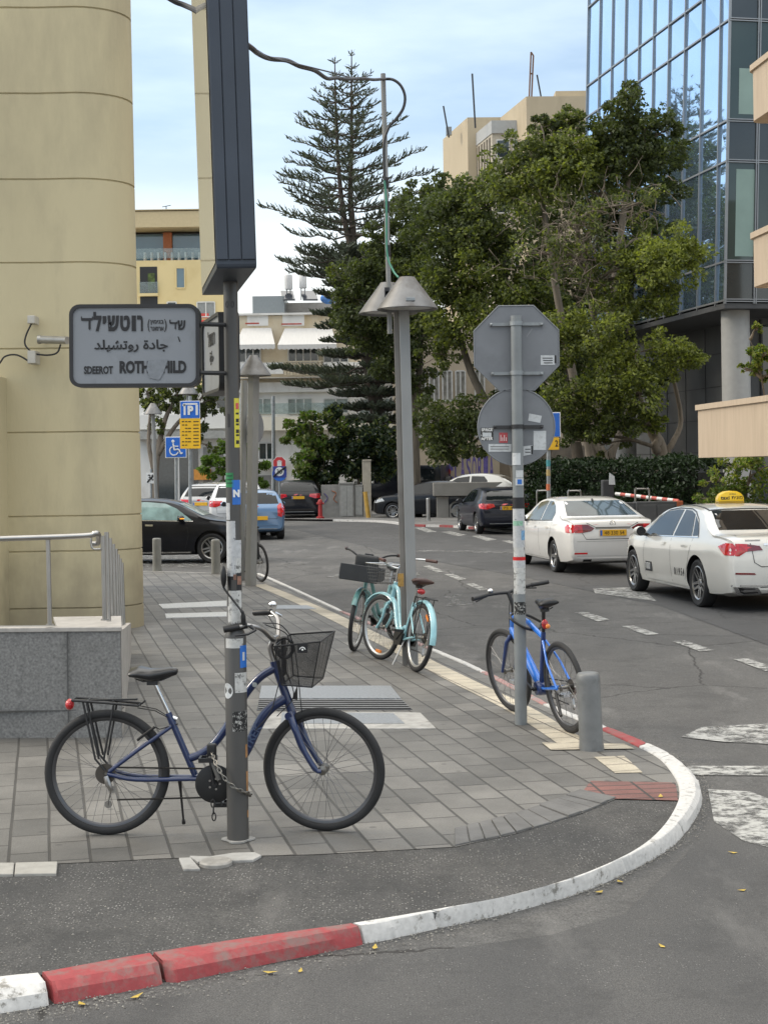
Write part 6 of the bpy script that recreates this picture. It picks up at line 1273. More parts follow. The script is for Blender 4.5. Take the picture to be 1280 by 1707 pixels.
# ---------------- taxi
def taxi():
    sp = sedan_spec(4.94, 1.86, 1.46, 2.94, 1.14, .345); k = 4.94/4.66; PW = car_paint('ivory taxi paint', (.73, .71, .655)); c = Car(sp, G(1166, 1012, ROADZ), 'cream white taxi with a yellow roof sign, its tail cut by the photo edge', R(9.0), PW); b = c.body; K = lambda p: [(x*k, z) for x, z in p]
    windows(c, [K([(2.10, .99), (3.33, .955), (2.98, 1.22), (2.70, 1.335), (2.30, 1.375), (2.10, 1.375)]), K([(1.32, 1.015), (2.03, .99), (2.03, 1.375), (1.78, 1.37), (1.56, 1.32)]), K([(1.06, 1.03), (1.28, 1.018), (1.50, 1.30), (1.30, 1.21)])], None, [(-.68, 1.06), (.68, 1.06), (.56, 1.34), (-.56, 1.34)])
    c.over('rear_window', [(-.72, 1.12), (.72, 1.12), (.675, 1.21), (.565, 1.375), (-.565, 1.375), (-.675, 1.21)], GLASS, 'x', -1, .005)
    for sd in (1, -1):
        g = lambda p: [(sd*a, z) for a, z in p]
        l = c.over('tail_light', g([(.38, .87), (.42, .925), (.62, .955), (.85, .965), (.86, .80), (.72, .79), (.62, .85)]), REDL, 'x', -1, .006, .05); c.over('lens', g([(.38, .87), (.42, .925), (.60, .95), (.60, .855)]), REDD, 'x', -1, .009, .05, l)
        c.over('tail_light', [(.02, .80), (.02, .965), (.20, .955), (.33, .915), (.20, .84), (.12, .80)], REDL, 'y', sd, .006, .05)
        c.over('reflector', g([(.48, .53), (.78, .54), (.78, .565), (.50, .555)]), REDD, 'x', -1, .006)
        for x0 in (2.06*k, ): c.strip('door_gap', [(x0, .30), (x0+.02, .95)], .008, SEAM, 'y', sd)
        c.strip('door_gap', K([(3.20, .30), (3.25, .62), (3.20, .93)]), .008, SEAM, 'y', sd); c.strip('door_gap', K([(1.52, .36), (1.38, .62), (1.22, .99)]), .008, SEAM, 'y', sd)
        for x in (1.42*k, 2.30*k): c.over('door_handle', [(x, .845), (x+.18, .84), (x+.18, .875), (x, .88)], PW, 'y', sd, .022)
        c.strip('window_trim', K([(1.04, 1.005), (2.1, .975), (3.35, .94)]), .012, M_CHROME, 'y', sd, .006); c.strip('window_trim', K([(1.04, 1.005), (1.32, 1.25), (1.58, 1.355), (1.80, 1.395), (2.30, 1.395), (2.70, 1.355), (3.0, 1.235), (3.35, .95)]), .016, TRIM, 'y', sd, .006)
        c.strip('sill_trim', K([(1.5, .245), (3.25, .245)]), .05, mat('bright sill', (.6, .59, .56), .3, .5), 'y', sd)
        e = c.over('exhaust_trim', g([(.38, .27), (.46, .355), (.80, .37), (.76, .29), (.68, .26)]), M_CHROME, 'x', -1, .010, .05); c.over('exhaust_mouth', g([(.44, .285), (.50, .34), (.74, .35), (.70, .295), (.64, .275)]), TRIM, 'x', -1, .014, .05, e)
        c.over('head_light', K([(4.15, .72), (4.5, .68), (4.46, .78), (4.2, .83)]), LAMPG, 'y', sd, .006)
    c.over('bumper_foot', [(-.40, .26), (.40, .26), (.42, .36), (-.42, .36)], TRIM, 'x', -1, .006); c.strip('bumper_trim', [(-.82, .385), (-.4, .375), (.4, .375), (.82, .385)], .02, M_CHROME, 'x', -1, .008)
    c.strip('boot_gap', [(-.66, 1.06), (-.55, .96), (-.5, .70), (-.40, .64), (.40, .64), (.5, .70), (.55, .96), (.66, 1.06)], .010, SEAM, 'x', -1); c.strip('boot_lip', [(-.36, .945), (.36, .945)], .03, M_CHROME, 'x', -1, .008); c.plate('', .845)
    h0, nn, _, _ = c.bvh.ray_cast(Vector((-3, .52, 1.0)), Vector((1, 0, 0))); mb = MB(); mb.bbox(h0.x-.008, h0.x+.01, .40, .62, .99, 1.012); mb.build('badge', M_CHROME, b)
    # black edge of the glass roof
    c.over('roof_glass_edge', [(1.42, -.60), (1.42, .60), (1.47, .60), (1.47, -.60)], TRIM, 'z', 1, .005)
    for sd in (1, -1): c.over('roof_seam', [(1.42, sd*.60), (3.1, sd*.565), (3.1, sd*.545), (1.42, sd*.575)], TRIM, 'z', 1, .005)
    # lettering on the doors
    for sd in (1, -1):
        def side_text(t, x, z, w, h, nm='door_lettering'):
            h0, nn, _, _ = c.bvh.ray_cast(Vector((x, sd*3, z)), Vector((0, -sd, 0))); return lettering_fit(nm, t, M_INK, basis((x, h0.y+sd*.006, z), (-sd, 0, 0), (0, 0, 1)), w, h, b, .01)
        side_text('0 1 9 5 4', 1.72*k, .47, .42, .115)
        h0, nn, _, _ = c.bvh.ray_cast(Vector((3.02*k, sd*3, .47)), Vector((0, -sd, 0))); y = h0.y+sd*.006
        mb = MB(); mb.box((3.02*k, y, .47), (.30, .004, .15)); pb = mb.build('door_badge', M_INK, b)
        for i, dx in enumerate((-.115, -.065, -.02, .025, .06)): lettering_fit('badge_stroke', '1' if i % 2 else 'ר', M_WHITE, basis((3.02*k-sd*dx, y+sd*.004, .475), (-sd, 0, 0), (0, 0, 1)), .03, .10, pb)
    # roof sign
    mb = MB(); pts = [(-.21, 0), (-.205, .07), (-.17, .125), (-.10, .16), (0, .17), (.10, .16), (.17, .125), (.205, .07), (.21, 0)]
    zr = 1.462; mb.prism([(a, zr+.02+z) for a, z in pts], 2.06, 2.20, 'x'); sg = mb.build('roof_sign', mat('yellow roof sign', (.80, .52, .01), .35, coat=.4, var=.04), c.root, bevel=.025, seg=3, smooth=True)
    f = MB(); f.bbox(2.05, 2.21, -.20, .20, zr-.01, zr+.03); f.build('sign_foot', mat('ochre base', (.35, .22, .02), .5), sg)
    lettering_fit('sign_lettering', 'taxi', M_INK, basis((2.057, .10, zr+.085), (0, -1, 0), (0, 0, 1)), .14, .055, sg, .02); lettering_fit('sign_lettering', ''.join(reversed('מונית')), M_INK, basis((2.057, -.09, zr+.085), (0, -1, 0), (0, 0, 1)), .17, .045, sg, .01); lettering_fit('sign_lettering', '01954', M_INK, basis((2.057, -.02, zr+.14), (0, -1, 0), (0, 0, 1)), .10, .018, sg)
    c.mirror(3.15*k, .94, PW)
taxi()

# ---------------- generic parked cars
def hatchback(pos, theta, label, col, L=4.3, W=1.78, H=1.43, wb=2.7, ra=.78, Rw=.32, rake=.35, near=(1, 'rear'), metal=.1, plate='75 44', lights='wide', glass=GLASS, group='parked and waiting cars'):
    sp = hatch_spec(L, W, H, wb, ra, Rw, rake); k = L/4.3; h = H/1.43; PM = car_paint('car paint '+str(col), col, metal); c = Car(sp, pos, label, theta, PM, near, group); b = c.body; K = lambda p: [(x*k, z*h) for x, z in p]
    windows(c, [K([(1.92, .965), (2.98, .92), (2.66, 1.17), (2.42, 1.29), (1.92, 1.345)]), K([(1.02+rake*.3, .99), (1.85, .965), (1.85, 1.345), (1.35, 1.335), (1.05+rake*.3, 1.20)])], [(-.66*W/1.78, 1.02*h), (.66*W/1.78, 1.02*h), (.56*W/1.78, 1.325*h), (-.56*W/1.78, 1.325*h)], [(-.64*W/1.78, 1.03*h), (.64*W/1.78, 1.03*h), (.54*W/1.78, 1.30*h), (-.54*W/1.78, 1.30*h)], glass)
    wS = W/1.78
    for sd in (1, -1):
        g = lambda p: [(sd*a*wS, z*h) for a, z in p]
        if lights == 'tall': c.over('tail_light', g([(.62, .68), (.60, .95), (.70, 1.04), (.80, 1.0), (.82, .70), (.74, .64)]), REDL, 'x', -1, .007, .05); c.over('tail_light', K([(.03, .70), (.03, .98), (.16, 1.0), (.2, .9), (.12, .70)]), REDL, 'y', sd, .007, .05)
        else: c.over('tail_light', g([(.42, .84), (.46, .93), (.82, .94), (.83, .78), (.66, .77)]), REDL, 'x', -1, .007, .05); c.over('tail_light', K([(.02, .78), (.02, .94), (.30, .93), (.30, .87), (.16, .80)]), REDL, 'y', sd, .007, .05)
        c.strip('door_gap', K([(1.88, .28), (1.90, .95)]), .008, SEAM, 'y', sd); c.strip('door_gap', K([(2.85, .28), (2.93, .60), (2.88, .90)]), .008, SEAM, 'y', sd); c.strip('door_gap', K([(1.10, .36), (1.0, .62), (.95, .95)]), .008, SEAM, 'y', sd)
        for x in (1.15, 2.05): c.over('door_handle', K([(x, .84), (x+.16, .835), (x+.16, .865), (x, .87)]), PM, 'y', sd, .02)
        c.strip('sill_trim', K([(1.1, .235), (2.95, .235)]), .05, TRIM, 'y', sd); c.strip('window_trim', K([(1.0, .975), (1.9, .95), (3.0, .905)]), .014, M_CHROME if metal > .5 else TRIM, 'y', sd, .006)
        c.over('head_light', K([(3.75, .70), (4.15, .62), (4.08, .74), (3.85, .80)]), LAMPG, 'y', sd, .006, .05); c.over('head_light', g([(.50, .60), (.72, .64), (.66, .74), (.46, .68)]), LAMPG, 'x', 1, .006, .05)
    c.over('bumper_foot', [(-.66*wS, .25), (.66*wS, .25), (.62*wS, .40*h), (-.62*wS, .40*h)], TRIM, 'x', -1, .006); c.strip('bumper_trim', [(-.6*wS, .33), (.6*wS, .33)], .02, M_GALV, 'x', -1, .010)
    c.strip('hatch_gap', [(-.66*wS, .98*h), (-.60*wS, .60*h), (.60*wS, .60*h), (.66*wS, .98*h)], .010, SEAM, 'x', -1)
    c.over('grille', [(-.42*wS, .46), (.42*wS, .46), (.46*wS, .62), (-.46*wS, .62)], TRIM, 'x', 1, .006)
    c.plate(plate, .80*h if lights == 'wide' else .62*h); c.mirror(2.80*k, .91*h, PM); return c
hatchback(G(795, 890, ROADZ), R(8), 'dark blue hatchback with red tail lights at the kerb by the concrete planter', (.006, .008, .018), plate='75 44', metal=.05)
hatchback(G(388, 900, ROADZ), R(9), 'small light blue hatchback with tall red tail lights, seen between the poles', (.10, .19, .33), 3.6, 1.6, 1.49, 2.38, .58, .29, .18, plate='', lights='tall', metal=.4)
hatchback(G(462, 866, ROADZ), R(3), 'large black car with roof rails waiting beyond the light blue hatchback', (.006, .007, .012), 4.6, 1.88, 1.62, 2.75, .9, .36, .25, plate='', near=(1, 'rear'))
hatchback(G(352, 893, ROADZ), R(4), 'white car with a dark rear window behind the black sedan bonnet', (.60, .61, .62), 4.5, 1.84, 1.70, 2.7, .85, .34, .12, plate='', near=(1, 'rear'))
hatchback(G(316, 884, ROADZ), R(-20), 'silver car partly hidden behind the parking sign post', (.30, .31, .32), 4.3, 1.8, 1.66, 2.7, .8, .34, .15, plate='', near=(1, 'rear'), metal=.6)
hatchback(G(655, 863, 0), R(76), 'black car with a pale headlamp facing left behind the main lamp post', (.008, .010, .014), 4.4, 1.8, 1.52, 2.65, .85, .33, .4, plate='', near=(1, 'front'))
hatchback(G(722, 862, 0), R(70), 'silver white car parked behind the concrete planter', (.48, .48, .46), 4.5, 1.8, 1.80, 2.65, .85, .34, .5, plate='', near=(1, 'front'), metal=.3)
def black_sedan():
    sp = sedan_spec(4.7, 1.8, 1.45, 2.7, 1.08, .335); PM = car_paint('black car paint', (.005, .006, .010), .0); c = Car(sp, G(354, 939, ROADZ), 'black sedan coming out of the side street past the cream building', R(-92), PM, (-1, 'front')); b = c.body
    LG = mat('glass with pale reflection colour', (.22, .33, .33), .05, var=.35, vscale=3.5, coat=.6)  # pale base colour carries the reflection and the light coming through
    windows(c, [[(2.12, .985), (3.34, .955), (2.98, 1.22), (2.72, 1.335), (2.30, 1.375), (2.12, 1.375)], [(1.22, 1.02), (2.05, .985), (2.05, 1.375), (1.78, 1.37), (1.45, 1.28), (1.22, 1.15)]], [(-.68, 1.10), (.68, 1.10), (.56, 1.36), (-.56, 1.36)], [(-.66, 1.06), (.66, 1.06), (.55, 1.33), (-.55, 1.33)], LG)
    for sd in (1, -1):
        c.strip('window_trim', [(1.20, 1.005), (2.1, .972), (3.36, .94)], .016, M_CHROME, 'y', sd, .006); c.strip('door_gap', [(2.08, .30), (2.10, .95)], .008, SEAM, 'y', sd); c.strip('door_gap', [(3.18, .30), (3.26, .62), (3.22, .93)], .008, SEAM, 'y', sd)
        c.over('head_light', [(4.15, .70), (4.52, .66), (4.46, .77), (4.2, .82)], LAMPG, 'y', sd, .006, .05); c.strip('sill_trim', [(1.5, .25), (3.3, .25)], .03, M_CHROME, 'y', sd)
        for x in (1.35, 2.30): c.over('door_handle', [(x, .845), (x+.17, .84), (x+.17, .875), (x, .88)], M_CHROME, 'y', sd, .02)
        c.over('tail_light', [(.02, .80), (.02, .955), (.25, .945), (.3, .86), (.2, .80)], REDL, 'y', sd, .006, .05)
    c.mirror(3.10, .93, PM)
    am = mat('orange blinker', (.9, .35, .02), .3, coat=.5); nt, bs, N, L = nodes_of(am); bs.inputs['Emission Color'].default_value = (1, .35, .03, 1); bs.inputs['Emission Strength'].default_value = 1.2
    mb = MB(); mb.bbox(3.11, 3.19, -1.10, -.99, 1.0, 1.02); mb.build('blinker', am, c.root)
    f = MB(); f.ball((1.4, 0, 1.42), .06, 8, 6, sc=(1.3, .35, .7)); f.build('aerial', PM, b, smooth=True)
black_sedan()
def offroader():
    p = G(640, 857, 0); root = empty('car', (p.x+2.9, p.y+4.6, 0), R(90+74), 'boxy black off-road car behind the black car with the pale headlamp', 'car', 'parked and waiting cars'); PM = car_paint('black car paint', (.005, .006, .010), .0); root.scale = (1.15, 1.15, 1.15)
    mb = MB(); mb.prism([(0, .55), (4.2, .55), (4.2, 1.1), (2.95, 1.18), (2.70, 1.80), (.05, 1.84), (0, 1.15)], -.85, .85, 'y'); b = mb.build('body', PM, root, bevel=.05, seg=3, smooth=True)
    for sd in (-1, 1):
        for x0, x1 in ((.25, 1.05), (1.15, 1.95), (2.05, 2.68)):
            w = MB(); w.prism([(x0, 1.22), (x1+(.12 if x1 > 2.5 else 0), 1.22), (x1-(.02 if x1 > 2.5 else 0), 1.68), (x0, 1.68)], sd*.852, sd*.862, 'y'); w.build('side_window', GLASS, root)
        for x in (.7, 3.4):
            t = MB(); t.lathe([(.2, sd*.7), (.36, sd*.68), (.39, sd*.72), (.39, sd*.88), (.36, sd*.92), (.22, sd*.92), (.2, sd*.86), (.001, sd*.86)], (x, 0, .39), 'y', 28); t.build('wheel', M_RUBBER, root, smooth=True)
            f = MB(); f.lathe([(.43, sd*.80), (.5, sd*.80), (.5, sd*.98), (.43, sd*.98)], (x, 0, .42), 'y', 16, a0=0, a1=math.pi, closed_prof=True); f.build('wheel_arch', TRIM, root)
        m = MB(); m.box((2.75, sd*1.02, 1.25), (.10, .20, .26)); m.build('mirror', M_CHROME, root, bevel=.03)
    w = MB(); w.prism([(-.72, 1.22), (.72, 1.22), (.66, 1.70), (-.66, 1.70)], 2.86, 2.88, 'x'); w.build('windscreen', GLASS, root)
    s = MB(); s.lathe([(.2, -.1), (.36, -.1), (.38, 0), (.36, .1), (.001, .1)], (-.1, 0, 1.0), 'x', 24); s.build('spare_wheel', M_RUBBER, root, smooth=True)
    l = MB(); l.lathe([(.001, .02), (.1, .02), (.11, 0)], (4.2, .55, .92), 'x', 16); l.build('head_light', LAMPG, root)
offroader()
# ================================================================ buildings
CONCW = mat('beige render', (.44, .37, .26), .85, var=.07, vscale=.5, dirt=(.30, .25, .175), dscale=.5, dlo=.5, dhi=.8, stretch=(1, 1, .3))
GREYC = mat('grey concrete', (.30, .30, .29), .8, var=.1, vscale=2, dirt=(.2, .2, .19), dscale=1)
WGLASS = mat('window glass', (.03, .04, .045), .05, var=.2, spec=.8); WBLUE = mat('blue window glass', (.06, .12, .16), .05, var=.15, vscale=.6, spec=.9, coat=.5)
FRAMEW = mat('white window frame', (.55, .55, .53), .5); FRAMED = mat('dark window frame', (.04, .04, .042), .5)
class Facade:
    """Helper that puts parts on a front wall lying across the view at depth Y."""
    def __init__(s, root, Y): s.r = root; s.Y = Y; s.O = root.location.copy()
    def rect(s, x0, y0, x1, y1, dy=0.0): a, b = P(x0, y1, s.Y)-s.O, P(x1, y0, s.Y)-s.O; return a.x, b.x, a.z, b.z, s.Y-s.O.y-dy
    def slab(s, name, x0, y0, x1, y1, out, depth, m, parent=None, bevel=0.0):
        X0, X1, Z0, Z1, y = s.rect(x0, y0, x1, y1); mb = MB(); mb.bbox(X0, X1, y-out, y-out+depth, Z0, Z1); return mb.build(name, m, parent or s.r, bevel=bevel)
    def window(s, x0, y0, x1, y1, m=None, fm=None, cols=1, rows=1, name='window', fw=.07, recess=.0):
        X0, X1, Z0, Z1, y = s.rect(x0, y0, x1, y1); mb = MB(); fm = fm or FRAMEW; o = .05-recess
        for a in range(cols+1): xx = X0+(X1-X0)*a/cols; mb.bbox(xx-fw/2, xx+fw/2, y-o-.03, y-.002, Z0, Z1)
        for a in range(rows+1): zz = Z0+(Z1-Z0)*a/rows; mb.bbox(X0+fw/2, X1-fw/2, y-o-.025, y-.002, zz-fw/2, zz+fw/2)
        w = mb.build(name, fm, s.r); g = MB(); g.bbox(X0, X1, y-.02, y-.004, Z0, Z1); g.build('pane', m or WGLASS, w); return w
    def awning(s, x0, y0, x1, y1, out, m):
        X0, X1, Z0, Z1, y = s.rect(x0, y0, x1, y1); mb = MB(); n = 14; vs = []
        mb.add([(X0+.3, y-.02, Z1), (X1-.3, y-.02, Z1), (X1, y-out, Z0), (X0, y-out, Z0), (X0+.3, y-.02, Z1-.06), (X1-.3, y-.02, Z1-.06), (X1, y-out, Z0-.05), (X0, y-out, Z0-.05)], [(0, 1, 2, 3), (7, 6, 5, 4), (0, 4, 5, 1), (1, 5, 6, 2), (2, 6, 7, 3), (3, 7, 4, 0)]); o = mb.build('awning', m, s.r)
        v = MB(); vs = []; fs = []; k = int((X1-X0)/.12)
        for i in range(k+1): x = X0+(X1-X0)*i/k; vs += [(x, y-out, Z0-.04), (x, y-out-.01, Z0-.22-(.07 if i % 2 else 0))]
        v.add(vs, [(2*i, 2*i+1, 2*i+3, 2*i+2) for i in range(k)]); v.build('valance', m, o)
        return o
def glass_tower():
    C = P(1194, 300, 50.0); C.z = 0; th = R(11.5); root = empty('office_tower', C, th, 'glass office tower with reflecting blue panes above a recessed ground floor on round columns', 'building')
    SH = Matrix.Identity(4); SH[0][2] = .034; SH[1][2] = .0      # its face stands slightly out of plumb
    REF = mat('glass with sky reflection tint', (.46, .64, .86), .025, .92, var=.07, vscale=.25, bump=.02, bscale=.9); GRN = mat('green tinted glass', (.03, .05, .047), .04, .0, var=.3, vscale=.35, spec=.6, coat=.2); SPN = mat('spandrel glass', (.02, .026, .028), .05, var=.3, vscale=.5, spec=.8); MUL = mat('aluminium mullion', (.26, .27, .28), .4, .6, var=.05)  # REF is the same glass as the front, coloured with the blue sky reflection
    zs = [7.31, 8.58, 11.86, 13.19, 16.49, 17.8, 21.1, 22.4, 25.7, 27.0]; ys = [0, .72]+[.72+1.5*i for i in range(1, 10)]
    # local: y runs back along the street, x to the right across the front
    core = MB(); core.bbox(.06, 16, .06, ys[-1]-.02, 7.35, 26.9); b = core.build('core', mat('dark interior', (.02, .021, .022), .7), root); b.data.transform(SH)
    for i in range(len(ys)-1):
        for j in range(len(zs)-1):
            t = random.Random(i*50+j); e = t.uniform(-.014, .014); f = t.uniform(-.008, .008); mb = MB(); y0, y1, z0, z1 = ys[i]+.02, ys[i+1]-.02, zs[j]+.02, zs[j+1]-.02
            mb.quad((-.0+e, y0, z0), (-.0, y1, z0+f*0), (e*.5+f, y1, z1), (f, y0, z1)); mb.build('pane', REF, root, recalc=False).data.transform(SH @ Matrix.Translation((0.01, 0, 0)))
    xs = [0, 1.02, 3.0, 5.0, 7.0, 9.0, 11, 13, 15]
    for i in range(len(xs)-1):
        for j in range(len(zs)-1):
            mb = MB(); mb.quad((xs[i]+.02, .01, zs[j]+.02), (xs[i+1]-.02, .01, zs[j]+.02), (xs[i+1]-.02, .01, zs[j+1]-.02), (xs[i]+.02, .01, zs[j+1]-.02)); mb.build('pane', GRN if zs[j+1]-zs[j] > 2 else SPN, root, recalc=False).data.transform(SH)
    for y in ys: mb = MB(); mb.bbox(-.055, .03, y-.028, y+.028, 7.2, 27.0); mb.build('mullion', MUL, root).data.transform(SH)
    for x in xs[1:]: 
        for d in (-.035, .035): mb = MB(); mb.bbox(x+d-.02, x+d+.02, -.055, .03, 7.2, 27.0); mb.build('mullion', MUL, root).data.transform(SH)
    for z in zs:
        mb = MB(); mb.bbox(-.05, .025, .0, ys[-1], z-.03, z+.03); mb.build('transom', MUL, root).data.transform(SH)
        for d in (-.035, .035): mb = MB(); mb.bbox(-.03, 15, -.05, .025, z+d-.018, z+d+.018); mb.build('transom', MUL, root).data.transform(SH)
    for x0, x1, z0, z1 in ((.06, .95, 8.75, 11.6), (.1, .9, 13.4, 14.9)):          # blinds behind the front glass
        mb = MB(); mb.bbox(x0+.25, x1, .002, .006, z0, z1); mb.build('blind', mat('pale green blind', (.22, .31, .28), .6, var=.1, vscale=1), root).data.transform(SH)
    sf = MB(); sf.bbox(-.02, 15, .0, ys[-1], 7.05, 7.22); sf.build('soffit', mat('dark soffit', (.07, .072, .075), .6, .2), root).data.transform(SH)
    gw = MB(); gw.bbox(2.6, 16, 3.2, ys[-1]+6, 0, 7.06); gw.build('ground_floor_wall', mat('dark grey stone panels', (.075, .078, .08), .45, var=.15, vscale=1.2), root)
    for k in range(5):
        mb = MB(); mb.bbox(2.585, 2.61, 3.2, ys[-1]+6, 1.2+k*1.2, 1.225+k*1.2); mb.build('panel_joint', M_BLACK, root)
    for k in range(9): mb = MB(); mb.bbox(2.585, 2.61, 3.3+k*1.9, 3.325+k*1.9, 0, 7); mb.build('panel_joint', M_BLACK, root)
    for k in range(4):
        mb = MB(); mb.bbox(3.0+k*3, 5.7+k*3, 3.17, 3.195, .3, 6.8); w = mb.build('shop_window', SPN, root); f = MB(); f.bbox(2.95+k*3, 3.02+k*3, 3.12, 3.2, 0, 7); f.build('window_frame', FRAMED, w)
    for x, y in ((1.0, .9), (9.0, .9), (1.0, 11.5)): 
        mb = MB(); mb.lathe([(.47, 0), (.47, 7.06)], (x, y, 0), 'z', 36); mb.build('column', mat('pale column paint', (.36, .36, .35), .6, var=.05), root, smooth=True)
    return root
glass_tower()

def balcony_building():
    A = P(1163, 720, 35.0); root = empty('balcony_building', (A.x, A.y, 0), 0, 'peach plastered apartment building at the right edge with box shaped balconies', 'building'); O = root.location.copy()
    PEACH = mat('peach plaster', (.47, .375, .275), .8, var=.05, vscale=3, bump=.15, bscale=60, dirt=(.36, .28, .20), dscale=1.2, dlo=.5, dhi=.9, stretch=(3, 3, .3))
    for (px, yt, yb, Y, curve) in ((1163, 675, 763, 35.0, False), (1250, 390, 480, 31.5, True), (1249, 112, 205, 31.5, True)):
        t, b = P(px, yt, Y), P(px, yb, Y); z0, z1 = b.z, t.z; e = Vector((t.x, Y, 0))-O; L_ = 7.0; d = Vector((.098, -1, 0)).normalized(); n = Vector((1, .098, 0)).normalized(); D = 2.3; pts = []
        if curve:
            r = .25
            pts = [e+n*D, e+n*r]+[e+n*r-d*0+Vector((0, 0, 0))+(-n*math.sin(q)*r)+d*(r-r*math.cos(q)) for q in [i*math.pi/12 for i in range(1, 7)]]
            pts += [e+d*L_, e+d*L_+n*D]
        else: pts = [e+n*D, e, e+d*L_, e+d*L_+n*D]
        q = [(p.x, p.y) for p in pts]; mb = MB(); mb.prism(q, z0, z1-.12); bal = mb.build('balcony', PEACH, root)
        c = sum((p for p in pts), Vector())/len(pts); cp = MB(); s_ = [p+(-n*.05-d*.05) for p in pts]; cp.prism([(p.x, p.y) for p in s_], z1-.12, z1); cp.build('parapet_coping', PEACH, bal)
    w = MB(); w.bbox(9.0-O.x, 24-O.x, 19-O.y, 33.4-O.y, 0, 14); w.build('wall', PEACH, root)
    f = Facade.__new__(Facade); 
    for z in (2.6, 6.0, 9.4):
        for y in (21, 25, 29): mb = MB(); mb.bbox(8.97-O.x, 9.02-O.x, y-O.y, y+1.6-O.y, z, z+2.0); wn = mb.build('window', FRAMED, root); g = MB(); g.bbox(8.96-O.x, 8.969-O.x, y+.08-O.y, y+1.52-O.y, z+.08, z+1.92); g.build('pane', WGLASS, wn)
    return root
balcony_building()

